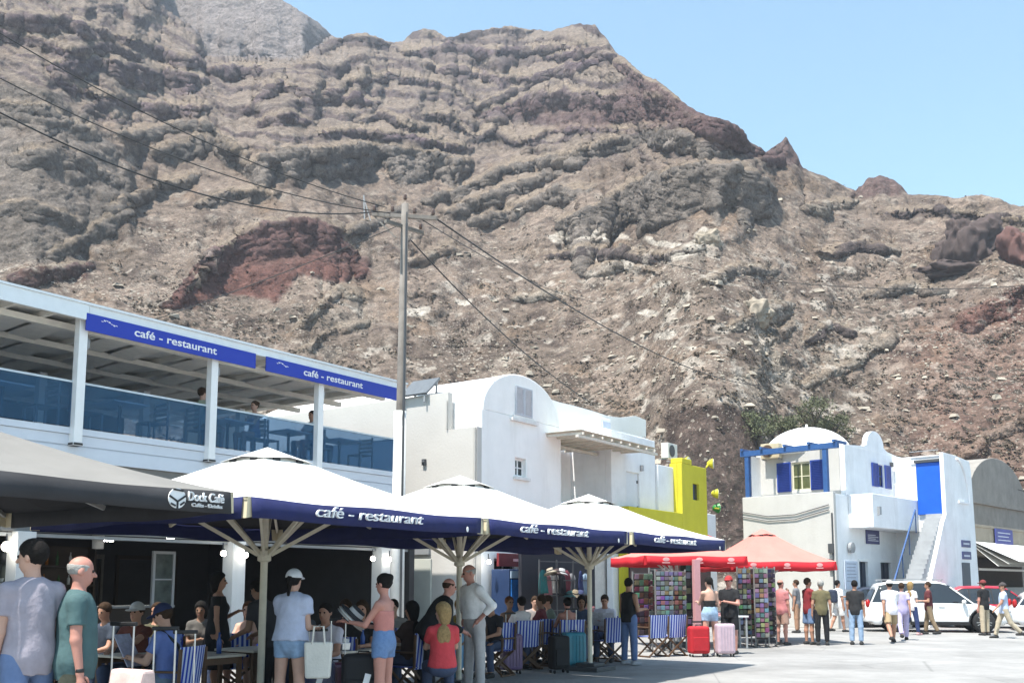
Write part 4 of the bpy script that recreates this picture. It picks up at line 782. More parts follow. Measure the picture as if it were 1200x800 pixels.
# stair block
FY = -1.95; TXL = hq(1104, 600, FY)[0]; TXR = hq(1136, 600, FY)[0]; TZ = hq(1108, 532, FY)[1]
P_ = lambda px, py: hq(px, py, FY)
w = MB(); w.prism([(P_(1083, 700)[0], 0), (TXR + .25, 0), (TXR, TZ - .5), (TXR - .15, TZ - .1), (P_(1112, 530)[0], TZ), (TXL, TZ), (TXL, P_(1104, 602)[1]), P_(1101, 612), P_(1088, 672), (P_(1085, 690)[0], P_(1085, 690)[1])], FY - .16, FY, 'Y'); w.build('stair_wall', WHITE2, hb, bevel=.015)
w = MB(); zdr0, zdr1 = 4.35, 6.42
w.bx(TXL + .22, TXR - .05, FY + .003, HD, 0, TZ - .05); w.build('stair_block', WHITE2, hb, bevel=.015)
w = MB(); w.bx(HL + .003, TXL + .215, -.3, HD - .3, 3.4, TZ - .12); w.bx(HL + .003, TXL + .21, -.28, HD - .3, 0, 3.39); w.build('link_wall', WHITE2, hb, bevel=.01)
w = MB(); w.bx(TXL + .12, TXL + .212, FY + .02, FY + .98, zdr0, zdr1); w.build('blue_door', BLUED, hb, bevel=.008)
w = MB(); w.bx(TXL + .05, TXL + .215, FY + .003, FY + 1.02, zdr1 + .01, zdr1 + .12); w.build('door_head', DGREY, hb)
w = MB(); w.bar((TXL + .1, FY + .05, zdr1 + .22), (TXL + .1, FY + 1.2, zdr1 + .22), .03); w.bar((TXL + .1, FY + .05, zdr1 + .48), (TXL + .1, FY + 1.2, zdr1 + .48), .03); w.build('roof_rail', GREY, hb)
w = MB(); nst = 24; sx0 = P_(1061, 700)[0]
for k in range(nst):
    xa = sx0 + (TXL + .1 - sx0) * k / nst; z = zdr0 * (k + 1) / nst; xb = sx0 + (TXL + .1 - sx0) * (k + 1) / nst; w.bx(xa, xb + (0 if k < nst - 1 else .1), FY + .01, FY + .62, max(0, z - .5), z)
w.build('stair', mat('grey steps', (.36, .37, .38), .85, var=.15, scale=3), hb)
w = MB(); w.bar((sx0 + .1, FY + .66, 1.0), (TXL - 1.0, FY + .66, zdr0 * .80 + 1.), .05); 
for k in range(5): xx = sx0 + .1 + (TXL - 1.1 - sx0) * k / 4; zz = 1.0 + (zdr0 * .8) * k / 4; w.bar((xx, FY + .66, zz - .9), (xx, FY + .66, zz), .03)
w.build('stair_rail', BLUEP, hb)
for k, (ya, yb) in enumerate(((633, 641), (646, 655))):
    w = MB(); w.bx(P_(1122, 645)[0], P_(1132, 645)[0], FY - .2, FY - .163, P_(1127, yb)[1], P_(1127, ya)[1]); s_ = w.build('sign', MATS['dusk blue sign'], hb, bevel=.004)
    w = MB(); w.bx(P_(1123.5, 645)[0], P_(1130.5, 645)[0], FY - .204, FY - .201, P_(1127, yb - 3)[1], P_(1127, yb - 5)[1]); w.build('sign_marks', MATS['pale sign marks'], s_)
w = MB(); w.bx(P_(1122, 660)[0], P_(1131, 660)[0], FY - .19, FY - .163, 0, P_(1127, 659)[1]); w.build('lower_door', MATS['dark blue-grey door'], hb)
w = MB(); ax0, az0 = P_(1130, 590); cx0 = P_(1118, 590)[0]; pts = [(cx0 + (ax0 - cx0) * math.cos(t), FY - .18, az0 + 1.75 * math.sin(t)) for t in [math.pi / 2 * k / 10 for k in range(11)]]
w.tube(pts, .05, 6); w.bar((cx0, FY - .18, az0), (ax0, FY - .18, az0), .08); w.build('niche_rim', WHITE2, hb)
def side_ac():
    y, z = hx(907, 529, UX); r_ = empty('air_conditioner', HF.w(UX - .2, y, z - .3), HF.ang - math.pi / 2, 'old tan air conditioner under the blue pergola of the domed house', 'air conditioner', 'outdoor air conditioners')
    w = MB(); w.bx(-.4, .4, -.15, .15, 0, .6); w.build('casing', mat('tan appliance', (.5, .42, .28), .5), r_, bevel=.02)
    w = MB(); w.lathe([(.24, 0), (.24, .012), (.2, .02)], (-.1, -.175, .3), 20, axis='Y'); w.build('fan_grille', mat('rust grille', (.09, .05, .03), .6), r_)
    w = MB(); w.bx(-.36, -.32, -.1, .195, -.05, -.003); w.bx(.32, .36, -.1, .195, -.05, -.003); w.build('bracket', GREY, r_)
side_ac()
# ------------------------------------------------------------------ 6. cement-rendered vaulted store on the far side
sb = empty('stone_store', HF.w(hq(1143, 700, 1.)[0], 1., 0), HF.ang, 'grey cement vaulted store with a tan parapet and a white awning over its open front', 'building')
O = hq(1143, 700, 1.)[0]; S_ = lambda px, py, y=0.: (hq(px, py, 1. + y)[0] - O, hq(px, py, 1. + y)[1])
xr = S_(1200, 600)[0] + 3.2; zc = S_(1165, 537)[1]; zs = S_(1140, 585)[1]
w = MB(); xl, xv = S_(1136, 585, 3.2)[0], S_(1203, 585, 3.2)[0]; zs = S_(1145, 587, 3.2)[1]; zc = S_(1168, 537, 3.2)[1]; w.prism([(xl, 0), (xv, 0), (xv, zs)] + [((xv + xl) / 2 + (xv - xl) / 2 * math.cos(math.pi * k / 20), zs + (zc - zs) * math.sin(math.pi * k / 20)) for k in range(1, 20)] + [(xl, zs)], 3.2, 12, 'Y'); w.build('vault', CONC, sb, bevel=.03)
w = MB(); w.bx(xl, xv, 3.05, 3.198, zs - .16, zs - .02); w.build('string_course', CONC, sb)
zp1, zp0 = S_(1170, 620)[1], S_(1150, 650)[1]
w = MB(); w.bx(-.3, xr + 3, 0, .3, zp0, zp1); w.bx(-.4, xr + 3, -.06, .34, zp1 + .003, zp1 + .12); w.bx(-.3, xr + 3, .31, 3.04, zp0, zp0 + .2); w.build('parapet', mat('tan render', (.34, .285, .215), .9, var=.2, scale=1.5, bump=.3, stain=.3), sb, bevel=.01)
w = MB(); w.bx(-.3, .5, .02, .3, 0, zp0 - .002); w.bx(-.3, -.05, .31, 3.04, 0, zp0 - .003); w.bx(xr + 2, xr + 3, .02, .3, 0, zp0 - .002); w.build('pier', MATS['tan render'], sb)
w = MB(); w.bx(S_(1164, 625)[0], S_(1184, 625)[0], -.12, -.065, S_(1174, 638)[1], S_(1174, 620)[1]); s_ = w.build('sign', mat('faded blue sign', (.06, .07, .26), .5, var=.25, scale=4), sb, bevel=.005)
w = MB()
for k in range(3): z = S_(1174, 624 + 4.2 * k)[1]; w.bx(S_(1166.5, 625)[0], S_(1181 - 2 * (k % 2), 625)[0], -.126, -.121, z - .05, z)
w.build('sign_marks', MATS['pale sign marks'], s_)
za = S_(1150, 636)[1]
w = MB(); 
for k in range(3): w.add([(-.2, -.07, za + .05 - .1 * k), (xr + 2.6, -.07, za + .05 - .1 * k), (xr + 2.6, -2.2 + .5 * k, za - 1.0 - .1 * k), (-.2, -2.2 + .5 * k, za - 1.0 - .1 * k)], [(0, 1, 2, 3)])
w.build('awning', mat('white striped awning', (.66, .65, .62), .8, var=.15, scale=2), sb, fixn=False)
w = MB(); w.bx(.5, xr + 2, 1.8, 2.0, 0, zp0 - .01); w.build('shop_front', mat('dark shop', (.05, .04, .038), .7, var=.3), sb)
w = MB(); w.bx(.52, 1.6, .6, .75, 0, 2.6); w.build('shop_door', mat('maroon board', (.12, .025, .035), .6, var=.2), sb)
w = MB(); w.bx(1.8, xr + 1.8, .5, 1.5, 0, 1.35); w.bx(1.7, xr + 1.9, .4, 1.6, 1.353, 1.42); w.build('counter', mat('counter grey', (.36, .37, .38), .5, var=.2), sb); w = MB(); w.bx(1.7, xr + 1.9, .3, .36, 2.3, 2.42); w.build('shelf_edge', WPAINT, sb)
# ------------------------------------------------------------------ umbrellas
def umbrella(loc, rz, w, d, zv, vh, zp, top_m, val_m, under_m, label, frame_m=CREAMP, text=None, tx=.6, tw=1.9, th=.17, vent=True, lining=None, group=None, strut_z=None, pole_r=.045):
    r = empty('parasol', loc, rz, label, 'parasol', group)
    hw, hd = w / 2, d / 2; z0 = zv + vh; n = 8
    per = []
    for (ax, ay, bx_, by_) in ((-hw, -hd, hw, -hd), (hw, -hd, hw, hd), (hw, hd, -hw, hd), (-hw, hd, -hw, -hd)):
        for k in range(n): t = k / n; per.append((ax + (bx_ - ax) * t, ay + (by_ - ay) * t, 1 - abs(math.cos(math.pi * t * 2)) if 0 else math.sin(math.pi * 2 * t) ** 2))
    m = MB(); rings = 9; top = .16; N = len(per); vs = []; fs = []
    for i in range(rings + 1):
        t = i / rings; q = 1 - t * (1 - top)
        for (x, y, sg) in per: vs.append((x * q, y * q, z0 + (zp - z0) * (t ** 1.06) - .05 * sg * (1 - t) * (1 if t > 0 else .4) - .045 * math.sin(math.pi * t)))
    for i in range(rings):
        for k in range(N): fs.append((i * N + k, i * N + (k + 1) % N, (i + 1) * N + (k + 1) % N, (i + 1) * N + k))
    m.add(vs, fs); m.build('canopy', top_m, r, smooth=False, fixn=False)
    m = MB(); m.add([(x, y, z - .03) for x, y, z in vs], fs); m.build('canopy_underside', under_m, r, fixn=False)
    if vent:
        m = MB(); a = .21; h = zp - .06
        pv = [(-a * w / 2, -a * d / 2, h + .03), (0, -a * d / 2 * .99, h + .075), (a * w / 2, -a * d / 2, h + .03), (a * w / 2 * .99, 0, h + .075), (a * w / 2, a * d / 2, h + .03), (0, a * d / 2 * .99, h + .075), (-a * w / 2, a * d / 2, h + .03), (-a * w / 2 * .99, 0, h + .075), (0, 0, zp + .17)]
        m.add(pv, [(k, (k + 1) % 8, 8) for k in range(8)]); m.build('vent_cap', top_m, r, fixn=False)
        m = MB()
        for (x, y) in ((-.5, -1.01), (.5, -1.01), (1.01, -.5), (1.01, .5), (-1.01, -.5), (-1.01, .5)): m.box((x * a * w / 2 * .93, y * a * d / 2 * .93, h + .035), (.1 if abs(y) > 1 else .03, .03 if abs(y) > 1 else .1, .035))
        m.build('vent_mesh', BLACK, r)
    lm = lining or mat('cream lining', (.60, .52, .36), .85, var=.08)
    for si, (ax, ay, bx_, by_) in enumerate(((-hw, -hd, hw, -hd), (hw, -hd, hw, hd), (hw, hd, -hw, hd), (-hw, hd, -hw, -hd))):
        L_ = math.hypot(bx_ - ax, by_ - ay); ux, uy = (bx_ - ax) / L_, (by_ - ay) / L_; nx, ny = uy, -ux; m = MB(); K = 28; gap = .05
        vs2 = []
        for k in range(K + 1):
            s_ = gap + (L_ - 2 * gap) * k / K; wob = .018 * math.sin(s_ * 3.1 + si) + .012 * math.sin(s_ * 7.7 + 2 * si); sg = .02 * math.sin(math.pi * 2 * s_ / L_) ** 2
            for (z, o) in ((z0 - .0 - sg, .006), (z0 - vh * .5 - sg, .015 + wob * .5), (zv - sg + .012 * math.sin(s_ * 2.3 + si), .02 + wob)):
                vs2.append((ax + ux * s_ + nx * o, ay + uy * s_ + ny * o, z))
        fs2 = []
        for k in range(K):
            for j in range(2): fs2.append((k * 3 + j, k * 3 + j + 1, (k + 1) * 3 + j + 1, (k + 1) * 3 + j))
        m.add(vs2, fs2); o = m.build('valance', val_m, r, smooth=True, fixn=False); md = o.modifiers.new('thick', 'SOLIDIFY'); md.thickness = .006; md.offset = 0
        m = MB(); m.add([(ax + ux * .01, ay + uy * .01, z0), (ax + ux * .12, ay + uy * .12, z0), (ax + ux * .10, ay + uy * .10, zv + .02), (ax + ux * .0, ay + uy * .0, zv + .0), (ax - nx * .12, ay - ny * .12, zv), (ax - nx * .12, ay - ny * .12, z0)], [(0, 1, 2, 3), (0, 3, 4, 5)]); m.build('corner_lining', lm, r, fixn=False)
        if si == 0 and text:
            lettering(text, th, LETW, o, (-hw + L_ * tx, -hd - .052, z0 - vh * .47), width=tw, shear=.18, bold=-.004, depth=.012)
            m = MB(); m.ball((hw - .38, -hd - .04, zv + .045), (.025, .006, .035), 8, 6); m.build('small_mark', LETW, o)
    m = MB(); m.tube([(0, 0, .05), (0, 0, zp + .05)], pole_r, 12); m.build('pole', frame_m, r)
    m = MB(); m.box((0, 0, .04), (.7, .7, .08)); m.box((0, 0, .11), (.4, .4, .06)); m.build('base', DGREY, r, bevel=.01)
    hz = strut_z or (zv - .28)
    m = MB(); m.lathe([(.05, hz - .09), (.085, hz - .07), (.085, hz + .05), (.05, hz + .08)], (0, 0, 0), 12); m.build('hub', frame_m, r)
    for (x, y) in ((-hw, -hd), (hw, -hd), (hw, hd), (-hw, hd), (0, -hd), (hw, 0), (0, hd), (-hw, 0)):
        m = MB(); m.bar((x * .17, y * .17, zp - .14), (x * .985, y * .985, z0 - .06), .035, .05); m.build('rib', frame_m, r)
        m = MB(); q = .52; m.bar((x * .03, y * .03, hz), (x * q, y * q, z0 - .06 + (zp - .08 - z0) * (1 - q) / .83 - .02), .032, .045); m.build('strut', frame_m, r)
    return r
def cw(s, t, z=0): return CF.w(s, t, z)
UW = 3.86
for s, lab in ((8.27, 'white parasol with navy lettered edge, the one overlapped by the charcoal parasol'), (12.2, 'white parasol with navy lettered edge, standing between two of its like'), (16.2, 'white parasol with navy lettered edge, the one touching the red parasols')):
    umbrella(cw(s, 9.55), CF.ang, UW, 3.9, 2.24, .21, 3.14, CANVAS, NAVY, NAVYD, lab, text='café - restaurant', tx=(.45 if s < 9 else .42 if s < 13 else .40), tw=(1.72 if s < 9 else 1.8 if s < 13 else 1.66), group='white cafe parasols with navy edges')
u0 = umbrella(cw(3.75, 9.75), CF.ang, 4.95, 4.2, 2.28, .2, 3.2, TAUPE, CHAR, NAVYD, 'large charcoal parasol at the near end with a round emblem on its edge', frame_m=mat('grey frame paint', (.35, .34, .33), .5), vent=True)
v0 = [c for c in kids(u0) if c.name.startswith('valance')][0]
lettering('Dock Café', .12, LETW, v0, (2.475 - .36, -2.1 - .05, 2.40), width=.40, bold=.006, depth=.01); lettering('Cafés - Drinks', .05, LETW, v0, (2.475 - .35, -2.1 - .05, 2.325), width=.34, depth=.01)
m = MB(); ex, ez = 2.475 - .68, 2.375
pts = [(ex + .092 * math.cos(2 * math.pi * k / 20), ez + .092 * math.sin(2 * math.pi * k / 20)) for k in range(20)]; m.prism(pts, -2.152, -2.14, 'Y')
m.build('emblem', LETW, v0)
m = MB(); 
for (a_, b_) in (((-.09, .02), (0, -.03)), ((.09, .03), (0, -.03)), ((0, -.03), (0, -.1)), ((-.05, .08), (.06, .07)), ((-.07, -.05), (-.02, -.07)), ((.03, -.06), (.075, -.03))): m.bar((ex + a_[0], -2.157, ez + a_[1]), (ex + b_[0], -2.157, ez + b_[1]), .008, .016)
m.build('emblem_lines', CHAR, v0)
REDT = mat('sunlit-toned red awning top', (.62, .20, .165), .8, var=.12, scale=1.5, bump=.2, bscale=5)  # sunlight on the red cloth is put into this paler colour
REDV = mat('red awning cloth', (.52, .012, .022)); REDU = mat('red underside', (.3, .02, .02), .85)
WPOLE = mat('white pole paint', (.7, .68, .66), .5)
def red_umb(px, Y, rz, w, zv, zp, lab):
    X, Y_ = at(px, Y); r = umbrella((X, Y_, 0), rz, w, w, zv, .23, zp, REDT, REDV, REDU, lab, frame_m=WPOLE, lining=REDV, group='red parasols over the souvenir racks', vent=True)
    v = [c for c in kids(r) if c.name.startswith('valance')][0]; m = MB()
    for x in (-w * .3, w * .02, w * .33):
        m.ball((x, -w / 2 - .045, zv + .14), (.09, .004, .05), 10, 6); m.bar((x - .1, -w / 2 - .042, zv + .06), (x + .1, -w / 2 - .042, zv + .06), .006, .025)
    m.build('printed_mark', mat('pale red print', (.7, .35, .34), .7), v)
red_umb(794, 25.6, R(12), 2.7, 2.06, 2.75, 'red parasol pushed in beside the last navy-edged one')
red_umb(896, 27.8, R(8), 2.95, 1.97, 2.98, 'red parasol with its peak coloured as sunlit, nearest the domed house')

# ------------------------------------------------------------------ utility pole and wires
ps, pt = 17.22, 15.3
pole = empty('utility_pole', cw(ps, pt), 0, 'tall weathered timber utility pole with a white painted foot', 'utility pole')
m = MB(); m.tube([(0, 0, 0), (0.02, 0, 5), (.06, 0, 10.75)], [.13, .11, .085], 14); m.build('shaft', TIMB, pole, smooth=True)
m = MB(); m.tube([(0, 0, 0), (0.01, 0, 5.65)], [.165, .145], 14); m.build('painted_foot', mat('flaking white paint', (.68, .68, .66), .8, var=.12, scale=4, bump=.3), pole, smooth=True)
m = MB(); m.bar((-.75, .15, 10.55), (.85, -.1, 10.35), .09); m.bar((-.35, -.45, 10.15), (.45, .5, 10.2), .08); m.bar((-.7, .15, 10.5), (-.15, .0, 9.9), .04); m.build('crossarm', TIMB, pole)
for (x, y, z) in ((-.7, .14, 10.62), (-.25, .07, 10.58), (.3, -.02, 10.5), (.75, -.08, 10.44), (.06, 0, 10.85), (.4, .45, 10.28)):
    m = MB(); m.lathe([(.03, 0), (.05, .04), (.035, .08), (.045, .12), (.02, .15)], (x, y, z), 8); m.build('insulator', mat('dark porcelain', (.08, .05, .04), .3), pole, smooth=True)
m = MB(); m.bar((.12, -.12, 9.2), (.12, -.12, 10.5), .03); m.tube([(.1, -.16, .3), (.12, -.16, 10.2)], .03, 6); m.build('conduit', DGREY, pole)
m = MB(); m.bar((-.95, .2, 10.45), (-.98, .2, 11.05), .03); m.bar((-.98, .2, 11.0), (-.8, .18, 10.4), .02); m.build('bracket', GREY, pole)

ptop = Vector(cw(ps, pt, 10.5))
def pix(px, py, Y): r = ray(px, py); return Vector((r[0] / r[1] * Y, Y, EYE + r[2] / r[1] * Y))
def cable(a, b, sag, r, label, n=26):
    m = MB(); pts = [a.lerp(b, k / n) - Vector((0, 0, sag * 4 * (k / n) * (1 - k / n))) for k in range(n + 1)]; m.tube(pts, r, 5)
    o = m.build('power_cable', BLACK, None, smooth=True); tag(o, label, 'cable', 'overhead cables')
a0 = ptop + Vector((-.6, .1, .1))
cable(pix(-60, 100, 14), a0, .7, .015, 'thick black overhead cable sweeping down past the terrace roof to the pole')
cable(pix(-40, 15, 16.5), a0 + Vector((.2, 0, .1)), .4, .012, 'thin overhead wire over the upper cliffs to the pole, higher of two')
cable(pix(-60, 60, 16), a0 + Vector((.35, 0, -.05)), .5, .012, 'thin overhead wire over the upper cliffs to the pole, lower of two')
cable(pix(120, 395, 24), ptop + Vector((-.1, 0, -.3)), .1, .012, 'thin wire rising across the red outcrop to the pole')
cable(ptop + Vector((.7, -.05, -.05)), pix(905, 452, 60), 1.1, .022, 'thick dark cable falling from the pole across the scree')
cable(ptop + Vector((.4, 0, -.1)), pix(720, 352, 75), .8, .014, 'paler cable leaving the pole close to the thick one')
cable(ptop + Vector((.2, .2, -.6)), pix(690, 470, 32), .3, .018, 'slack wire dropping from the pole to the white roofs')
cable(pix(760, 305, 70), pix(1260, 330, 62), 1.2, .024, 'long level wire across the slope over the domed house')
cable(pix(860, 440, 60), pix(1240, 585, 66), .8, .02, 'dark wire running down the slope behind the domed house')

# ------------------------------------------------------------------ director's chairs and tables
STR = stripes('blue and white striped canvas', (.02, .05, .36), (.50, .55, .72), 15.4, 'X', duty=.52)
WOOD = mat('oiled chair timber', (.11, .06, .032), .6, var=.3, scale=9)
WOODL = mat('pale table timber', (.34, .25, .16), .6, var=.25, scale=7)
def make_chair():
    r = empty('director_chair', (0, 0, 0))                     # the sitter looks along +y
    m = MB(); m.box((0, 0, .45), (.50, .44, .012)); m.build('seat', STR, r)
    m = MB(); K = 8
    m.add([((-.265 + .53 * k / K) * wd, -.215 - .03 * math.sin(math.pi * k / K) + dy, z) for k in range(K + 1) for z, wd, dy in ((.42, .86, .02), (.92, 1., -.03))], [(k * 2, k * 2 + 2, k * 2 + 3, k * 2 + 1) for k in range(K)]); o = m.build('backrest', STR, r, fixn=False); md = o.modifiers.new('t', 'SOLIDIFY'); md.thickness = .01
    for sx in (-1, 1):
        for f in (-1, 1):
            m = MB(); m.bar((sx * .26, f * .2 + .012 * sx, .02), (-sx * .26, f * .2 + .012 * sx, .44), .035, .022, up=(0, 1, 0)); m.build('leg', WOOD, r)
        m = MB(); m.bar((sx * .265, -.23, .44), (sx * .265, -.245, .9), .03); m.bar((sx * .265, .21, .44), (sx * .265, .21, .64), .03); m.build('post', WOOD, r)
        m = MB(); m.box((sx * .265, .0, .655), (.05, .50, .024)); m.build('armrest', WOOD, r, bevel=.005)
        m = MB(); m.bar((sx * .26, -.24, .02), (sx * .26, .24, .02), .03); m.build('runner', WOOD, r)
    return r
CH0 = make_chair(); used = [0]
CHT = None
def put_chair(x, y, rz, label):
    global CHT
    if not used[0]: o = CH0; used[0] = 1
    else: o = copy_tree(CH0)
    o.location = (x, y, 0); o.rotation_euler = (0, 0, rz); tag(o, label, 'chair', 'striped canvas chairs of the cafe'); return o
def gp(px, py):
    r = ray(px, py); k = -EYE / r[2]; return (r[0] * k, r[1] * k)
def g2(px, py, z=0):
    r = ray(px, py); k = (z - EYE) / r[2]; return (r[0] * k, r[1] * k)
for px, py, rz, lab in ((272, 818, 8, 'striped canvas chair with its empty back squarely to the street, near the tall white-capped woman'),
                        (470, 803, 35, 'striped canvas chair half hidden behind the woman in a coral top'),
                        (520, 801, 30, 'striped canvas chair with pale blue towels and a bag over its back'),
                        (579, 790, 28, 'striped canvas chair beside the grey-haired waiter in white'),
                        (615, 783, 25, 'striped canvas chair with a purple suitcase on one side of it'),
                        (641, 779, 25, 'striped canvas chair next to the black suitcase'),
                        (714, 776, 30, 'striped canvas chair behind the man in a dark sleeveless top'),
                        (765, 769, 30, 'striped canvas chair before the postcard racks, one of a close pair'),
                        (787, 768, 30, 'striped canvas chair before the postcard racks, nearer to the red suitcase')):
    put_chair(*gp(px, py), R(rz), lab)
def make_table():
    r = empty('cafe_table', (0, 0, 0)); m = MB(); m.box((0, 0, .735), (.78, .78, .03)); m.build('tabletop', mat('pale table top', (.52, .47, .40), .5, var=.12, scale=5), r, bevel=.006)
    for sx in (-1, 1):
        for sy in (-1, 1): m = MB(); m.box((sx * .33, sy * .33, .36), (.05, .05, .72)); m.build('leg', WOOD, r)
    m = MB(); m.bx(-.33, .33, -.35, -.32, .64, .72); m.bx(-.33, .33, .32, .35, .64, .72); m.build('apron', WOOD, r); return r
T0 = make_table(); tn = [0]; tpos = []
def put_table(x, y, rz, lab):
    o = T0 if not tn[0] else copy_tree(T0); tn[0] = 1; o.location = (x, y, 0); o.rotation_euler = (0, 0, rz); tag(o, lab, 'table', 'cafe tables under the parasols'); tpos.append((x, y)); return o
for px, Y, lab in ((236, 12.2, 'pale cafe table in front of the man with a navy cap'), (302, 13.4, 'pale cafe table next to the auburn-haired diner'), (402, 13.2, 'pale cafe table cluttered with glasses and napkins'), (492, 14.6, 'pale cafe table before the blonde diner in red'),
                   (560, 19.4, 'pale cafe table behind the waiter in white'), (622, 20.6, 'pale cafe table in front of two striped chairs'), (664, 21.4, 'pale cafe table beside the teal suitcase'), (708, 22.2, 'pale cafe table of the man reading a map'), (165, 12.3, 'pale cafe table where two people share a menu')):
    put_table(*at(px, Y), CF.ang, lab)
def bottle(x, y, z, kind, lab):
    prof = {'glass': [(.028, 0), (.034, .10), (.033, .1)], 'bottle': [(.032, 0), (.034, .15), (.014, .2), (.013, .26)], 'cup': [(.03, 0), (.04, .09)]}[kind]
    m = MB(); m.lathe(prof, (0, 0, 0), 10); o = m.build(kind if kind != 'glass' else 'drinking_glass', {'glass': mat('clear glass', (.6, .64, .66), .1, spec=.7), 'bottle': mat('blue bottle', (.04, .09, .3), .15), 'cup': mat('paper cup', (.66, .64, .6), .6)}[kind], None, smooth=True)
    o.location = (x, y, z); tag(o, lab, kind, 'drinks on the cafe tables')
for i, (k, dx, dy, kind, lab) in enumerate(((2, -.2, -.2, 'glass', 'drinking glass at the near corner of the cluttered table'), (2, .05, -.1, 'cup', 'white paper cup in the middle of the cluttered table'), (2, .25, .1, 'bottle', 'blue water bottle on the cluttered table'), (0, .2, .1, 'bottle', 'blue bottle on the table of the navy-capped man'), (1, .25, -.1, 'bottle', 'blue bottle near the auburn-haired diner'), (1, .05, .15, 'glass', 'drinking glass near the auburn-haired diner'), (3, 0, -.1, 'glass', 'drinking glass on the table before the blonde diner'), (5, .1, 0, 'cup', 'paper cup on the table between the striped chairs'), (3, .22, .15, 'bottle', 'blue bottle on the table before the blonde diner'))):
    bottle(tpos[k][0] + dx, tpos[k][1] + dy, .751, kind, lab)
def small(name, cat, lab, loc, rz, build, group=None):
    r = empty(name, loc, rz, lab, cat, group); build(r); return r
def napkin(r): m = MB(); m.box((0, 0, .05), (.16, .1, .1)); m.build('holder', STEEL, r, bevel=.01); m = MB(); m.box((0, 0, .12), (.12, .06, .05), ry=.2); m.build('napkins', LETW, r)
small('napkin_holder', 'napkin holder', 'steel napkin holder on the cluttered cafe table', (tpos[2][0] + .1, tpos[2][1] - .27, .751), .5, napkin)

# ------------------------------------------------------------------ luggage
def suitcase(px, py, rz, w, d, h, col, lab, handle=.35, xy=None, tagc=None, soft=False):
    x, y = xy or gp(px, py); r = empty('suitcase', (x, y, 0), rz, lab, 'suitcase', 'luggage by the tables')
    cm = mat('luggage ' + '%.2f %.2f %.2f' % col, col, .75 if soft else .35, var=.15, scale=6, coat=0 if soft else .2)
    m = MB(); m.box((0, 0, .07 + h / 2), (w, d, h)); s_ = m.build('shell', cm, r, bevel=min(w, d) * .22, smooth=False, seg=3)
    if not soft:
        m = MB()
        for k in range(5): xx = (k - 2) * w / 6.2; m.box((xx, -d / 2 - .002, .07 + h / 2), (w / 16, .016, h * .8))
        m.build('ribs', cm, s_, bevel=.004)
    else:
        m = MB(); m.box((0, -d / 2 - .012, .07 + h * .36), (w * .78, .03, h * .5)); m.build('pocket', cm, s_, bevel=.012)
    if handle:
        m = MB(); m.tube([(-w * .22, d * .2, h + .04), (-w * .22, d * .2, h + .07 + handle)], .008, 6); m.tube([(w * .22, d * .2, h + .04), (w * .22, d * .2, h + .07 + handle)], .008, 6); m.build('handle_rods', STEEL, r)
        m = MB(); m.box((0, d * .2, h + .085 + handle), (w * .56, .035, .035)); m.build('grip', BLACK, r, bevel=.008)
    m = MB(); m.tube([(-.07, 0, h + .06), (-.06, 0, h + .1), (.06, 0, h + .1), (.07, 0, h + .06)], .01, 6); m.build('top_handle', BLACK, r)
    for sx in (-1, 1):
        for sy in (-1, 1): m = MB(); m.lathe([(.03, -.012), (.03, .012)], (sx * w * .38, sy * d * .3, .03), 10, axis='X'); m.build('wheel', BLACK, r)
    if tagc: m = MB(); m.box((.05, -d / 2 - .03, .07 + h * .62), (.07, .004, .12), ry=.25); m.build('luggage_tag', LETW, r)
    return r
suitcase(672, 783, .45, .46, .28, .62, (.03, .22, .30), 'teal hard-shell suitcase with its handle pulled up', .42)
suitcase(655, 788, .5, .36, .25, .60, (.012, .012, .014), 'black upright suitcase pressed against the teal one', .0, soft=True)
suitcase(599, 789, .4, .38, .25, .64, (.16, .10, .20), 'purple suitcase between striped chairs', .35)
suitcase(819, 769, .2, .46, .28, .60, (.42, .014, .022), 'bright red suitcase in front of the souvenir racks', .08, soft=True)
suitcase(850, 769, .15, .42, .26, .66, (.50, .38, .44), 'pale pink suitcase beside the woman in denim shorts', .0)
suitcase(0, 0, .1, .44, .26, .62, (.015, .03, .09), 'navy suitcase with paper tags behind the white-capped woman', .35, xy=at(372, 11.9), tagc=1)
suitcase(0, 0, .2, .4, .25, .58, (.09, .018, .05), 'dark maroon suitcase beside the navy one', .5, xy=at(397, 12.3))
suitcase(0, 0, .1, .5, .3, .72, (.014, .014, .015), 'large black suitcase with a red band by the hat seller', .0, xy=at(427, 11.7), soft=True, tagc=1)
suitcase(0, 0, -.2, .44, .28, .56, (.012, .014, .02), 'black trolley case with long bright rods in front of the man in teal', .62, xy=at(141, 8.4), soft=True)
suitcase(0, 0, .1, .42, .26, .5, (.02, .02, .022), 'black trolley case with white corners near the navy cap', .62, xy=at(193, 8.9), soft=True, tagc=1)
suitcase(0, 0, .3, .40, .26, .52, (.012, .012, .013), 'low black trolley case half out of view below the menu reader', .55, xy=at(218, 9.3), soft=True)
def bag(name, lab, cat, loc, rz, w, d, h, m_, handles=True, ry=0.):
    r = empty(name, loc, rz, lab, cat); m = MB()
    m.add([(-w / 2 * .86, -d / 2, 0), (w / 2 * .86, -d / 2, 0), (w / 2 * .86, d / 2, 0), (-w / 2 * .86, d / 2, 0), (-w / 2, -d / 2 * .5, h), (w / 2, -d / 2 * .5, h), (w / 2, d / 2 * .5, h), (-w / 2, d / 2 * .5, h)], [(0, 3, 2, 1), (4, 5, 6, 7), (0, 1, 5, 4), (1, 2, 6, 5), (2, 3, 7, 6), (3, 0, 4, 7)]); o = m.build('body', m_, r, bevel=.025)
    if handles:
        for y in (-.03, .03): m = MB(); m.tube([(-w * .22, y, h - .03), (-w * .16, y, h + .17), (w * .16, y, h + .17), (w * .22, y, h - .03)], .010, 6); m.build('strap', m_, r)
    return r
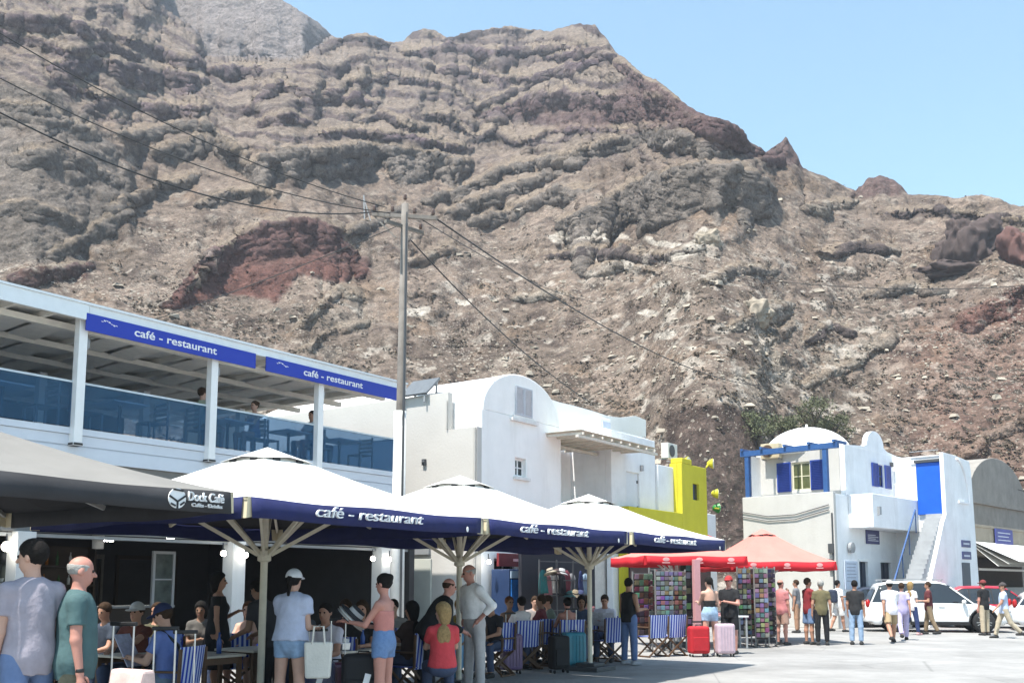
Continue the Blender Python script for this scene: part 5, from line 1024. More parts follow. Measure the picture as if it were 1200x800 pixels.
x, y = at(374, 11.15); bag('tote_bag', 'white canvas tote bag hanging from the hand of the white-capped woman', 'bag', (x, y, .56), .1, .32, .12, .40, mat('tote canvas', (.62, .59, .53), .85, var=.1, scale=6, bump=.2))
x, y = at(158, 8.05); bag('travel_bag', 'white and coral soft bag lying across a black trolley case', 'bag', (x, y, .62), -.5, .40, .24, .30, mat('coral and white nylon', (.66, .48, .44), .7, var=.5, scale=3), handles=False)
# ------------------------------------------------------------------ people: smooth bodies grown from distance fields
def snet(fn, lo, hi, h):
    lo = np.array(lo, np.float32); n = np.ceil((np.array(hi) - lo) / h).astype(int) + 1
    ax = [lo[i] + h * np.arange(n[i], dtype=np.float32) for i in range(3)]
    Gx, Gy, Gz = np.meshgrid(*ax, indexing='ij'); P = np.stack([Gx.ravel(), Gy.ravel(), Gz.ravel()], 1)
    V = fn(P).reshape(n).astype(np.float32); V[0] = V[-1] = 1; V[:, 0] = V[:, -1] = 1; V[:, :, 0] = V[:, :, -1] = 1
    S = V < 0; c = n - 1
    cnt = np.zeros(c, np.int32); acc = np.zeros((*c, 3), np.float32)
    for a in range(3):
        o = [i for i in range(3) if i != a]
        s0 = [slice(None)] * 3; s1 = [slice(None)] * 3; s0[a] = slice(0, -1); s1[a] = slice(1, None)
        v0, v1 = V[tuple(s0)], V[tuple(s1)]; cr = (v0 < 0) != (v1 < 0); t = np.where(cr, v0 / np.where(cr, v0 - v1, 1), 0)
        for i in (0, 1):
            for j in (0, 1):
                sl = [slice(None)] * 3; sl[o[0]] = slice(i, i + c[o[0]]); sl[o[1]] = slice(j, j + c[o[1]])
                k = cr[tuple(sl)]; cnt += k; acc[..., a] += np.where(k, t[tuple(sl)], 0); acc[..., o[0]] += np.where(k, i, 0); acc[..., o[1]] += np.where(k, j, 0)
    act = cnt > 0; idx = -np.ones(c, np.int64); idx[act] = np.arange(act.sum())
    cells = np.argwhere(act); verts = lo + h * (cells + acc[act] / cnt[act][:, None])
    quads = []
    for a in range(3):
        b, d = (a + 1) % 3, (a + 2) % 3; s0 = [slice(1, -1)] * 3; s0[a] = slice(0, -1); s1 = list(s0); s1[a] = slice(1, None)
        in0, in1 = S[tuple(s0)], S[tuple(s1)]; e = np.argwhere(in0 != in1)
        if not len(e): continue
        e = e.copy(); e[:, b] += 1; e[:, d] += 1
        flip = S[tuple(e.T)]
        def cell(db, dd): q = e.copy(); q[:, b] += db; q[:, d] += dd; return idx[tuple(q.T)]
        q = np.stack([cell(-1, -1), cell(0, -1), cell(0, 0), cell(-1, 0)], 1); q[~flip] = q[~flip][:, ::-1]; quads.append(q)
    Q = np.concatenate(quads) if quads else np.zeros((0, 4), int); return verts, Q[(Q >= 0).all(1)]
A_ = lambda *v: np.array(v, np.float32)
def cone(P, a, b, r1, r2):
    ba = b - a; L2 = float(ba @ ba) + 1e-9; h = np.clip(((P - a) @ ba) / L2, 0, 1); return np.linalg.norm(P - a - h[:, None] * ba, axis=1) - (r1 + (r2 - r1) * h)
def ell(P, c, M, r):
    q = (P - c) @ M.T; r = np.asarray(r, np.float32); k0 = np.linalg.norm(q / r, axis=1); k1 = np.linalg.norm(q / r ** 2, axis=1) + 1e-9; return k0 * (k0 - 1) / k1
def smin(a, b, k): h = np.clip(.5 + .5 * (b - a) / k, 0, 1); return b * (1 - h) + a * h - k * h * (1 - h)
def U(v): v = np.asarray(v, np.float32); return v / (np.linalg.norm(v) + 1e-9)
ARMS = {'down': ((.13, .03, -1), (.03, .16, -1)), 'down2': ((.2, -.08, -1), (.05, .14, -1)), 'bent': ((.18, .05, -1), (-.15, 1, .05)), 'fore': ((.12, .55, -.85), (-.15, 1, .15)), 'hip': ((.62, -.3, -.8), (-.55, .45, -.6)), 'reach': ((.1, .9, -.35), (.0, 1, -.05)),
        'chest': ((.2, .25, -.95), (-.7, .7, .35)), 'phone': ((.1, .55, -.85), (-.25, .55, .85)), 'table': ((.15, .6, -.75), (-.5, .95, -.05)), 'back': ((.2, -.45, -.9), (-.25, -.1, -1)), 'wave': ((.5, .2, .6), (.2, .2, 1)), 'swf': ((.1, .45, -1), (.0, .75, -.8)), 'swb': ((.12, -.45, -1), (.05, -.1, -1)), 'cross': ((.2, .3, -.9), (-.95, .45, .2)), 'menu': ((.15, .5, -.85), (-.35, .9, .25))}
SKIN = {}
def skin(k):
    c = {'fair': (.50, .30, .225), 'tan': (.40, .21, .14), 'red': (.46, .22, .17), 'dark': (.22, .12, .075)}[k]
    return mat('skin ' + k, c, .55, var=.08, scale=12, spec=.35)
HAIRC = {'black': (.012, .010, .009), 'brown': (.045, .026, .015), 'auburn': (.10, .04, .018), 'blond': (.30, .20, .09), 'grey': (.33, .32, .30)}
def cloth(c, n='cloth', var=.14): return mat('%s %.3f %.3f %.3f' % (n, *c), c, .88, var=var, scale=9, bump=.35, bscale=22)
PLIST = []
def person(label, X, Y, face, H=1.72, legs='stand', arms=('down', 'down'), lean=0., head=(0, 0), sk='fair', hair='brown', hstyle='short', top=None, topc=(.7, .7, .7), bottom='trousers', botc=(.05, .07, .13), cap=None, shoec=(.03, .03, .03), h=.02, fem=False, wt=1., z=0., seat=.46, group=None, belt=None):
    k = H / 1.75; rng = np.random.RandomState(len(PLIST) + 11)
    J = {}; sit = legs == 'sit'
    O = A_(0, 0, (seat + .10) if sit else .93 * k); la = math.radians(lean)
    Uv = A_(0, math.sin(la), math.cos(la)); Fw = A_(0, math.cos(la), -math.sin(la)); Rt = A_(1, 0, 0); M = np.stack([Rt, Fw, Uv])
    T = lambda x, y, z_: O + k * (x * Rt + y * Fw + z_ * Uv)
    sw = (.158 if fem else .18) * (1 + .35 * (wt - 1)); hw = .095
    legj = []
    for s in (-1, 1):
        hp = O + k * A_(s * hw, 0, -.02)
        if sit: kn = hp + k * A_(s * .05, .43, .0); an = A_(kn[0] + s * .01, kn[1] - .03, .075 * k)
        else:
            a = {'stand': .02 * s, 'walk': .36 * s, 'step': .18 * s}[legs]; b = {'stand': 0, 'walk': (-.10 if s > 0 else -.42), 'step': (-.06 if s > 0 else -.25)}[legs]
            kn = hp + k * .43 * A_(s * .05, math.sin(a), -math.cos(a)); an = kn + k * .42 * A_(s * .01, math.sin(a + b), -math.cos(a + b))
        legj.append((hp, kn, an))
    if not sit:
        dz = min(l[2][2] for l in legj) - .075 * k; legj = [tuple(q - A_(0, 0, dz) for q in l) for l in legj]; O = O - A_(0, 0, dz)
    armj = []
    for s, am in zip((-1, 1), arms):
        u, f = ARMS[am] if isinstance(am, str) else am
        sh = T(s * sw * .97, 0, .462); u = U(A_(s * u[0], u[1], u[2]) @ M) if am not in ('down', 'down2') else U(A_(s * u[0], u[1], u[2])); f = U(A_(s * f[0], f[1], f[2]) @ M) if am not in ('down', 'down2') else U(A_(s * f[0], f[1], f[2]))
        el = sh + k * .29 * u; wr = el + k * .25 * f; armj.append((sh, el, wr, f))
    nb = T(0, -.01, .515); yaw, pitch = math.radians(head[0]), math.radians(head[1] + lean * .25)
    hu = A_(math.sin(yaw) * math.sin(pitch), math.cos(yaw) * math.sin(pitch), math.cos(pitch)); hf = A_(math.sin(yaw) * math.cos(pitch), math.cos(yaw) * math.cos(pitch), -math.sin(pitch)); hr = np.cross(hf, hu); HM = np.stack([hr, hf, hu])
    hc = nb + k * .06 * Uv + k * .125 * hu + k * .015 * hf
    Hd = lambda x, y, z_: hc + k * (x * hr + y * hf + z_ * hu)
    def torso(P, g=0., belly=1.):
        d = ell(P, T(0, .0, .36), M, k * A_(.155 * (sw / .185) * wt ** .5 + g, .105 * wt + g, .20 + g)); d = smin(d, ell(P, T(0, .012 * (wt > 1.1), .17), M, k * A_((.125 if fem else .14) * wt + g, .10 * wt * belly + g, .19 + g)), .06 * k)
        d = smin(d, ell(P, O + k * A_(0, -.005, .01), M, k * A_((.17 if fem else .16) * wt + g, .115 * wt + g, .135 + g)), .06 * k)
        for s in (-1, 1): d = smin(d, cone(P, T(0, -.005, .478), T(s * sw * .93, -.005, .455), k * (.056 + g), k * (.050 + g)), .045 * k)
        if fem:
            for s in (-1, 1): d = smin(d, ell(P, T(s * .07, .085, .33), M, k * A_(.062 + g, .05 + g, .062 + g)), .03 * k)
        return d
    def armf(P, i, g=0., t=1.):
        sh, el, wr, f = armj[i]; d = cone(P, sh, el, k * (.053 * (.85 if fem else 1) + g), k * (.041 * (.85 if fem else 1) + g)); 
        return d
    def legf(P, i, g=0.):
        hp, kn, an = legj[i]; g = -.012 if bottom == 'trousers' else 0.; d = cone(P, hp, kn, k * (.088 * wt ** .5 + g), k * (.058 + g)); c2 = kn + (an - kn) * .3 + k * A_(0, -.012, 0); d = smin(d, cone(P, kn, c2, k * (.055 + g), k * (.057 + g)), .03 * k); return smin(d, cone(P, c2, an, k * (.057 + g), k * (.037 + g)), .03 * k)
    def body(P):
        d = torso(P)
        for i in (0, 1):
            sh, el, wr, f = armj[i]; d = smin(d, armf(P, i), .035 * k); fr = k * (.85 if fem else 1); d = smin(d, cone(P, el, wr, .042 * fr, .027 * fr), .02 * k)
            d = smin(d, cone(P, wr, wr + k * .075 * f, .027 * fr, .034 * fr) * .9 + .002, .02 * k)
            d = smin(d, legf(P, i), .035 * k); an = legj[i][2]; d = smin(d, cone(P, an + k * A_(0, -.04, -.03), an + k * A_(0, .13, -.045), k * .038, k * .03), .025 * k)
        d = smin(d, cone(P, nb - k * .03 * Uv, hc - k * .04 * hu, k * (.056 if not fem else .047), k * .052), .03 * k)
        hd = ell(P, Hd(0, -.012, .03), HM, k * A_(.076, .095, .092)); hd = smin(hd, ell(P, Hd(0, .022, -.05), HM, k * A_(.056, .066, .07)), .045 * k)
        hd = smin(hd, cone(P, Hd(0, .085, .012), Hd(0, .108, -.022), k * .009, k * .015), .014 * k)
        for s in (-1, 1):
            hd = np.minimum(hd, ell(P, Hd(s * .078, -.012, -.002), HM, k * A_(.012, .022, .033)))
            if h < .016: hd = np.maximum(hd, -ell(P, Hd(s * .031, .096, .012), HM, k * A_(.017, .014, .010)))
        return smin(d, hd, .02 * k)
    allp = np.array([O, hc + .16 * k * hu] + [q for l in legj for q in l] + [q for a in armj for q in a[:3]] + [a[2] + .12 * k * a[3] for a in armj]); lo = allp.min(0) - .22 * k; hi = allp.max(0) + .22 * k; lo[2] = min(lo[2], 0); lo[2] = max(lo[2], -.03)
    Vb, Qb = snet(body, lo, hi, h); root_name = 'person'
    sm = skin(sk); eyem = mat('eye', (.01, .008, .007), .2, var=0); lipm = mat('lips', (.35, .12, .10), .5, var=0)
    extra = MB()
    for i, s in enumerate((-1, 1)):                              # five fingers rooted in each palm
        sh, el, wr, f = armj[i]; side = U(np.cross(f, A_(0, 0, 1) if abs(f[2]) < .8 else A_(0, 1, 0))); 
        if abs(f[2]) > .8: side = U(np.cross(f, A_(1, 0, 0)))
        nrm = U(np.cross(side, f)); cl = U(-A_(s, 0, 0) + .2 * f) if abs(f[2]) > .8 else A_(0, 0, -1)
        for j, (o, L_) in enumerate(((-.027, .068), (-.009, .076), (.009, .072), (.026, .056))):
            b0 = wr + k * (.085 * f + o * side); m1 = b0 + k * L_ * .5 * U(f + .15 * cl); m2 = m1 + k * L_ * .32 * U(f + .7 * cl); m3 = m2 + k * L_ * .25 * U(f + 1.2 * cl)
            extra.tube([b0 - k * .02 * f, b0, m1, m2, m3], [.0095 * k, .0095 * k, .0088 * k, .008 * k, .0055 * k], 6)
        tb = wr + k * (.03 * f - .03 * side); extra.tube([tb, tb + k * .03 * U(f - .7 * side), tb + k * .058 * U(f - .45 * side + .3 * cl)], [.012 * k, .011 * k, .007 * k], 6)
    for s in (-1, 1): c = Hd(s * .031, .0785 if h < .016 else .081, .012); extra.ball(tuple(c), .0125 * k, 8, 6, mi=1)
    lc = Hd(0, .083, -.062); extra.tube([tuple(lc - .022 * k * hr), tuple(lc + .004 * k * hf), tuple(lc + .022 * k * hr)], [.003 * k, .0065 * k, .003 * k], 6, mi=2)
    nv = len(Vb); VV = np.concatenate([Vb, np.array(extra.v, np.float32)]).tolist(); FF = Qb.tolist() + [[a + nv for a in f] for f in extra.f]; MI = [0] * len(Qb) + extra.m
    body_o = np_mesh('person', VV, FF, [sm, eyem, lipm], None, True, MI)
    body_o.location = (X, Y, z); body_o.rotation_euler = (0, 0, math.radians(face)); tag(body_o, label, 'person', group)
    def wear(name, fn, m, lo_=None, hi_=None, hh=None):
        v, q = snet(fn, lo if lo_ is None else lo_, hi if hi_ is None else hi_, hh or h)
        if len(q): return np_mesh(name, v, q, m, body_o, True)
    def plane(P, p, n): return (P - p) @ U(n)
    ph = rng.uniform(0, 6)
    def wrinkle(P, a=.005): th = np.arctan2(P[:, 1], P[:, 0]); f = np.clip(1.3 - (P[:, 2] - O[2]) / (.5 * k), .15, 1); return a * (f * np.sin(th * 7 + 5 * P[:, 2] + ph + 1.5 * np.sin(P[:, 2] * 6)) * (.6 + .4 * np.sin(P[:, 2] * 9 + ph)) + .45 * np.sin(P[:, 2] * 30 + 14 * P[:, 0] + 3 * np.sin(th * 2 + ph)) * np.sin(th * 2.5 + ph))
    def shirt(P, sleeve=.62, hem=-.10, loose=.0, open_=.068, lowneck=0.):
        g = .016 + loose; d = torso(P, g)
        q_ = (P - O) @ M.T; Pq = np.stack([q_[:, 0], q_[:, 1] * 1.38, q_[:, 2]], 1); d = smin(d, cone(Pq, A_(0, .01, .28 * k), A_(0, .01, min(hem - .05, .0) * k), k * (.125 * wt + g), k * ((.158 if not fem else .165) * wt ** .8 + g)) * .8, .07 * k)
        d = np.maximum(d, -plane(P, T(0, 0, hem), Uv) if not sit else -plane(P, T(0, 0, max(hem, -.02)), Uv))
        if sleeve:
            for i in (0, 1):
                sh, el, wr, f = armj[i]
                if sleeve <= 1: e = sh + (el - sh) * sleeve; s_ = cone(P, sh, e + (el - sh) * .2, k * (.060 + loose), k * (.066 + loose)); s_ = np.maximum(s_, plane(P, e, el - sh)); 
                else:
                    e = el + (wr - el) * (sleeve - 1); s_ = smin(cone(P, sh, el, k * (.062 + loose * .6), k * (.054 + loose * .6)), np.maximum(cone(P, el, e + (wr - el) * .2, k * (.053 + loose * .6), k * .043), plane(P, e, wr - el)), .02)
                d = smin(d, s_, .03 * k)
        d = d + wrinkle(P)
        return np.maximum(d, -(cone(P, T(0, .02 + lowneck * .6, .56 - lowneck), T(0, .0, .70), k * open_, k * open_ * 1.1)))
    if top in ('tee', 'polo', 'long', 'loose', 'rolled'): wear('shirt', lambda P: shirt(P, {'tee': .62, 'polo': .62, 'long': 1.9, 'loose': .7, 'rolled': 1.6}[top], -.13 if top not in ('long', 'rolled') else .075 if top == 'rolled' else -.12, .010 if top in ('loose', 'rolled') else .0), cloth(topc))
    elif top == 'tank': wear('vest', lambda P: np.maximum(shirt(P, 0, -.08, 0., .085), np.abs((P - O) @ Rt) - k * sw * .86), cloth(topc))
    elif top == 'strap': wear('top', lambda P: np.maximum(np.maximum(torso(P, .012), plane(P, T(0, 0, .39), Uv)), -plane(P, T(0, 0, .02 if bottom != 'skirt' else .0), Uv)) + wrinkle(P, .003), cloth(topc))
    elif top == 'crop': wear('top', lambda P: np.maximum(np.maximum(torso(P, .012), plane(P, T(0, 0, .30), Uv)), -plane(P, T(0, 0, .13), Uv)), cloth(topc))
    elif top == 'tied': wear('shirt', lambda P: shirt(P, .5, .02, .02, .07), cloth(topc))
    elif top == 'dress': wear('dress', lambda P: np.minimum(np.maximum(shirt(P, .35, -.02, 0.), plane(P, T(0, 0, .5), Uv)), np.maximum(cone(P, T(0, 0, .1), O - k * A_(0, 0, .62), k * .15, k * .25), -plane(P, O - k * A_(0, 0, .5), A_(0, 0, 1))) + wrinkle(P, .01)), cloth(topc))
    def shorts(P, frac, flare=.02, waist=.09):
        d = torso(P, .018); 
        for i in (0, 1):
            hp, kn, an = legj[i]
            if frac <= 1: e = hp + (kn - hp) * frac; s_ = cone(P, hp, e + (kn - hp) * .15, k * (.098 * wt ** .5), k * (.082 + flare)); s_ = np.maximum(s_, plane(P, e, kn - hp))
            else:
                e = kn + (an - kn) * (frac - 1); s_ = smin(cone(P, hp, kn, k * (.098 * wt ** .5), k * (.071 + flare)), np.maximum(cone(P, kn, e + (an - kn) * .1, k * (.072 + flare), k * (.058 + flare)), plane(P, e, an - kn)), .02)
            d = smin(d, s_, .03 * k)
        return np.maximum(np.maximum(d, plane(P, T(0, 0, waist), Uv)), -10. * np.ones(len(P))) + wrinkle(P, .005) if not sit else np.maximum(d, plane(P, T(0, 0, waist), Uv))
    lob, hib = lo.copy(), hi.copy(); hib[2] = T(0, 0, .2)[2] + .1
    if bottom == 'shorts': wear('shorts', lambda P: shorts(P, .86, .022), cloth(botc, 'drill'), lob, hib)
    elif bottom == 'hotpants': wear('denim_shorts', lambda P: shorts(P, .33, .012, .16), cloth(botc, 'denim', .3), lob, hib)
    elif bottom == 'trousers': wear('trousers', lambda P: shorts(P, 1.93, .004), cloth(botc, 'drill'), lob, hib)
    elif bottom == 'skirt': wear('skirt', lambda P: np.maximum(np.maximum(cone(P, T(0, 0, .08), O - k * A_(0, 0, .55), k * .13, k * .24), plane(P, T(0, 0, .12), Uv)), -plane(P, O - k * A_(0, 0, .42), A_(0, 0, 1))) + wrinkle(P, .01), cloth(botc), lob, hib)
    if belt: wear('belt', lambda P: np.maximum(torso(P, .024), np.abs(plane(P, T(0, 0, .09), Uv)) - .02), cloth(belt), lob, hib)
    if bottom != 'bare':
        for i in (0, 1):
            an = legj[i][2]; a = an + k * A_(0, -.045, -.035); b = an + k * A_(0, .15, -.048); l2 = np.minimum(a, b) - .09; h2 = np.maximum(a, b) + .09
            wear('shoe', lambda P: np.maximum(np.maximum(smin(cone(P, a, b, k * .046, k * .036), cone(P, a, an, k * .04, k * .04), .03) - .004, -(P[:, 2] - .004)), P[:, 2] - an[2] - .02 * k), cloth(shoec, 'shoe'), l2, h2, min(h, .016))
    hl, hh_ = hc - .26 * k, hc + .2 * k; hres = min(h, .016)
    hm = mat('hair ' + hair, HAIRC[hair], .85, spec=.15, var=.35, scale=30, bump=.5, bscale=70)
    def cap_hair(P, g=.013):
        d = ell(P, Hd(0, -.016, .036), HM, k * A_(.076 + g, .095 + g, .092 + g)); d = np.maximum(d, plane(P, Hd(0, .045, .03), hf * .8 - hu * .55)); d = np.maximum(d, plane(P, Hd(0, 0, -.055), -hu)); return d + .004 * np.sin(P[:, 0] * 130 + ph) * np.sin(P[:, 1] * 120) * np.sin(P[:, 2] * 110)
    if hstyle == 'short': wear('hair', lambda P: np.maximum(cap_hair(P), np.where(((P - hc) @ hf) > -.02, -((P - hc) @ hu) + .0, -1)), hm, hl, hh_, hres)
    elif hstyle == 'long': wear('hair', lambda P: smin(cap_hair(P, .02), np.maximum(np.minimum(ell(P, Hd(0, -.055, -.05), HM, k * A_(.098, .062, .13)), ell(P, T(0, -.095, .40), M, k * A_(.095, .04, .15))), (P - hc) @ hf - .03), .05), hm, hl - .15, hh_, hres)
    elif hstyle == 'tail': wear('hair', lambda P: smin(cap_hair(P, .012), cone(P, Hd(0, -.10, .02), Hd(0, -.14, -.16), k * .034, k * .018), .02), hm, hl - .05, hh_, hres)
    elif hstyle == 'bun': wear('hair', lambda P: smin(cap_hair(P, .012), ell(P, Hd(0, -.10, .075), HM, k * A_(.045, .045, .045)), .02), hm, hl, hh_, hres)
    elif hstyle == 'thin': wear('hair', lambda P: np.maximum(np.maximum(cap_hair(P, .004), (P - hc) @ hu - .055 * k), -plane(P, Hd(0, 0, -.03), hu)), hm, hl, hh_, hres)
    if cap:
        c_ = wear('cap', lambda P: smin(np.maximum(ell(P, Hd(0, -.012, .04), HM, k * A_(.094, .112, .108)), -plane(P, Hd(0, 0, .035), hu)), np.maximum(ell(P, Hd(0, .10, .036), HM, k * A_(.075, .10, .016)), -plane(P, Hd(0, .03, 0), hf)), .012), cloth(cap, 'cap'), hl, hh_, min(hres, .012))
    PLIST.append(body_o); body_o['_h'] = H
    return dict(o=body_o, arm=armj, head=hc, T=T, k=k, rz=math.radians(face), X=X, Y=Y, z=z)
def wpos(p, v): c, s = math.cos(p['rz']), math.sin(p['rz']); return (p['X'] + v[0] * c - v[1] * s, p['Y'] + v[0] * s + v[1] * c, p['z'] + v[2])
DEN = (.16, .24, .40); LDEN = (.30, .42, .56); KHA = (.36, .27, .16); WH = (.74, .73, .72); BLK = (.012, .012, .014)
# --- near the camera
p = person('man in a white t-shirt and jeans with his back turned, near end of the street', *at(36, 7.9), 50, 1.94, 'step', ('down', 'down'), sk='fair', hair='black', topc=(.33, .30, .345), top='tee', botc=(.13, .19, .34), head=(-36, 4), h=.0115)
m = MB(); m.box((0, 0, -.16), (.26, .14, .32)); bg_ = empty('holdall', wpos(p, p['arm'][1][2] + A_(.03, .06, -.14)), .2, 'black holdall hanging from the hand of the man in a white t-shirt', 'bag'); m.build('body', BLACK, bg_, bevel=.04); m = MB(); m.tube([(-.1, 0, -.02), (-.05, 0, .07), (.05, 0, .07), (.1, 0, -.02)], .012, 6); m.build('strap', BLACK, bg_)
p = person('balding man in a teal t-shirt and dark green shorts with a wristwatch', *at(90, 8.1), -68, 1.81, 'stand', ('down', 'down'), sk='red', hair='grey', hstyle='thin', top='tee', topc=(.06, .115, .12), bottom='shorts', botc=(.05, .055, .04), wt=1.22, head=(-8, 6), h=.0115)
wr = p['arm'][1][2]; m = MB(); m.lathe([(.03, -.016), (.034, -.012), (.034, .012), (.03, .016)], tuple(wr + A_(0, 0, .02)), 14); m.build('wristwatch', BLACK, p['o'], smooth=True)
# --- seated and standing in the cafe; every sitter gets a chair
SITN = 0
def sit(label, px, Y, face, chair_lab, **kw):
    X, Y_ = at(px, Y); a = math.radians(face)
    if chair_lab: put_chair(X + .02 * math.sin(a), Y_ - .02 * math.cos(a), a, chair_lab)
    return person(label, X, Y_, face, legs='sit', **kw)
p = sit('diner in a brown-red top and pale cap sitting with an arm stretched out', 160, 12.6, 165, 'canvas chair under the diner in a brown-red top', H=1.70, arms=('reach', 'table'), sk='tan', cap=(.45, .44, .43), top='tee', topc=(.11, .03, .02), h=.016)
sit('diner in an olive top and sunglasses sitting in the shade by the navy cap', 184, 13.3, 170, 'canvas chair under the diner in an olive top', H=1.68, arms=('table', 'chest'), sk='tan', top='tee', topc=(.07, .065, .035), h=.018)
p = sit('seated man in a navy cap and blue t-shirt holding up a menu', 203, 11.1, 78, 'canvas chair under the man in a navy cap', H=1.76, arms=('menu', 'menu'), lean=8, head=(0, 18), cap=(.02, .03, .09), top='tee', topc=(.13, .19, .45), botc=(.16, .22, .30), h=.0145)
c0 = (p['arm'][0][2] + p['arm'][1][2]) / 2 + A_(0, .13, .08); mn = MB(); mn.box((0, 0, 0), (.30, .008, .40), rx=-.5); o = mn.build('menu', mat('printed menu', (.48, .48, .62), .5, var=.35, scale=14)); o.location = wpos(p, c0); o.rotation_euler = (0, 0, p['rz']); tag(o, 'printed menu held by the seated man in a navy cap', 'menu')
m = MB(); sp0 = p['T'](-.15, .06, .47); m.tube([p['T'](.15, .02, .06), p['T'](.06, .145, .25), p['T'](-.1, .13, .43), p['T'](-.15, -.02, .55), p['T'](-.04, -.15, .35), p['T'](.12, -.1, .1)], .018, 6); m.build('shoulder_strap', BLACK, p['o'], smooth=True)
person('woman with long dark hair in a black dress standing beside the white pillar', *at(255, 13.8), -80, 1.74, arms=('chest', 'down'), sk='tan', hair='black', hstyle='long', top='dress', topc=BLK, bottom='none', fem=True, h=.018)
sit('seated auburn-haired woman in a pale pink top', 291, 14.4, 175, 'canvas chair under the auburn-haired woman', H=1.66, arms=('table', 'table'), hair='auburn', hstyle='long', top='strap', topc=(.55, .36, .38), bottom='shorts', botc=(.5, .45, .4), fem=True, h=.018)
person('dark-haired person stooping over a table beside the white-capped woman', *at(321, 12.6), 60, 1.70, arms=('fore', 'fore'), lean=28, head=(0, 10), sk='dark', hair='black', top='tee', topc=(.03, .03, .035), botc=BLK, h=.016)
p = person('woman in a white cap, pale blue shirt and denim shorts seen from behind', *at(341, 11.3), -14, 1.74, arms=('fore', 'bent'), lean=5, sk='fair', hair='black', hstyle='tail', cap=(.62, .63, .66), top='tied', topc=(.46, .50, .64), bottom='hotpants', botc=(.25, .36, .52), fem=True, h=.0145)
sit('seated man in a white t-shirt leaning on the cluttered table', 386, 12.7, 165, 'canvas chair under the man at the cluttered table', H=1.72, arms=('table', 'table'), lean=12, sk='tan', hair='black', top='tee', topc=(.60, .56, .62), h=.016)
sit('seated diner in a black top behind the cluttered table', 424, 13.6, 175, 'canvas chair under the diner in a black top', H=1.72, arms=('table', 'table'), sk='tan', hair='brown', hstyle='long', top='tee', topc=(.02, .018, .02), fem=True, h=.018)
p = person('bare-shouldered woman in a coral top and denim shorts holding folded hats', *at(450, 11.55), 72, 1.70, arms=('fore', 'bent'), sk='red', hair='black', hstyle='bun', top='strap', topc=(.50, .20, .17), bottom='hotpants', botc=(.13, .22, .40), fem=True, head=(10, 5), h=.0145)
c0 = (p['arm'][0][2] + p['arm'][1][2]) / 2 + A_(0, .12, .05); m = MB()
for q in range(3): m.lathe([(.02, .10), (.09, .09), (.10, .02), (.2, 0), (.2, -.012), (.1, .0)], (0, 0, q * .035), 18)
o = m.build('folded_hats', stripes('black and white straw', (.55, .53, .5), (.03, .03, .035), 11, 'Z', duty=.5), smooth=True); o.location = wpos(p, c0); o.rotation_euler = (.7, .3, p['rz']); tag(o, 'stack of black and white straw hats in the hands of the woman in coral', 'hats')
sit('seated dark-haired diner next to the blonde woman in red', 482, 14.2, 60, 'canvas chair under the dark-haired diner', H=1.68, arms=('table', 'table'), sk='tan', hair='black', hstyle='long', top='tee', topc=(.04, .02, .015), fem=True, h=.018)
person('bald man in a black shirt bending over a table', *at(500, 14.0), -62, 1.76, arms=('fore', 'fore'), lean=34, sk='red', hair='brown', hstyle='thin', top='long', topc=(.012, .012, .013), botc=BLK, wt=1.12, h=.016)
sit('seated blonde woman in a red top seen from behind', 519, 12.75, 12, None, H=1.70, arms=('table', 'table'), sk='fair', hair='blond', hstyle='long', top='tee', topc=(.52, .05, .06), fem=True, head=(-40, 0), h=.016)
p = person('grey-haired waiter in white shirt and white trousers with hands on hips', *at(556, 14.9), 128, 1.88, arms=('hip', 'hip'), lean=6, sk='red', hair='grey', hstyle='thin', top='rolled', topc=(.84, .82, .81), bottom='trousers', botc=(.46, .43, .42), belt=(.03, .02, .015), head=(20, 12), h=.0145)
sit('red-haired diner sitting in front of the blue drinks fridge', 597, 19.2, -150, 'canvas chair under the red-haired diner', H=1.70, arms=('table', 'table'), hair='auburn', hstyle='bun', top='strap', topc=(.20, .07, .04), fem=True, sk='dark', h=.02)
sit('seated woman in a white top with dark hair, behind the striped chairs', 611, 19.0, 30, 'canvas chair under the woman in a white top', H=1.70, arms=('table', 'table'), hair='black', hstyle='short', top='tee', topc=(.66, .62, .62), fem=True, h=.02)
sit('diner in a dark red top sitting beyond the striped chairs', 634, 19.8, 80, 'canvas chair under the diner in dark red', H=1.74, arms=('table', 'chest'), hair='brown', top='tee', topc=(.16, .03, .04), sk='dark', h=.02)
sit('diner in a grey-green top leaning across a table', 650, 20.4, 100, 'canvas chair under the diner in grey-green', H=1.74, arms=('reach', 'table'), lean=14, hair='brown', top='tee', topc=(.16, .19, .15), sk='tan', h=.02)
sit('bare-shouldered diner with dark hair next to the black suitcase', 665, 19.4, 20, 'canvas chair under the bare-shouldered diner', H=1.66, arms=('table', 'table'), hair='black', hstyle='bun', top='strap', topc=(.42, .16, .12), fem=True, sk='red', h=.02)
p = sit('seated man in a pale patterned shirt reading a folded map', 709, 21.0, 170, 'canvas chair under the man reading a map', H=1.74, arms=('menu', 'menu'), hair='brown', top='tee', topc=(.55, .53, .58), sk='tan', head=(0, 15), h=.02)
c0 = (p['arm'][0][2] + p['arm'][1][2]) / 2 + A_(0, .1, .06); mn = MB(); mn.add([(-.22, 0, -.16), (0, .06, -.16), (.22, 0, -.16), (-.22, 0, .16), (0, .06, .16), (.22, 0, .16)], [(0, 1, 4, 3), (1, 2, 5, 4)]); o = mn.build('map', mat('folded map', (.62, .62, .66), .7, var=.3, scale=16)); o.location = wpos(p, c0); o.rotation_euler = (-.5, 0, p['rz']); tag(o, 'folded map held by the seated man in a patterned shirt', 'map')
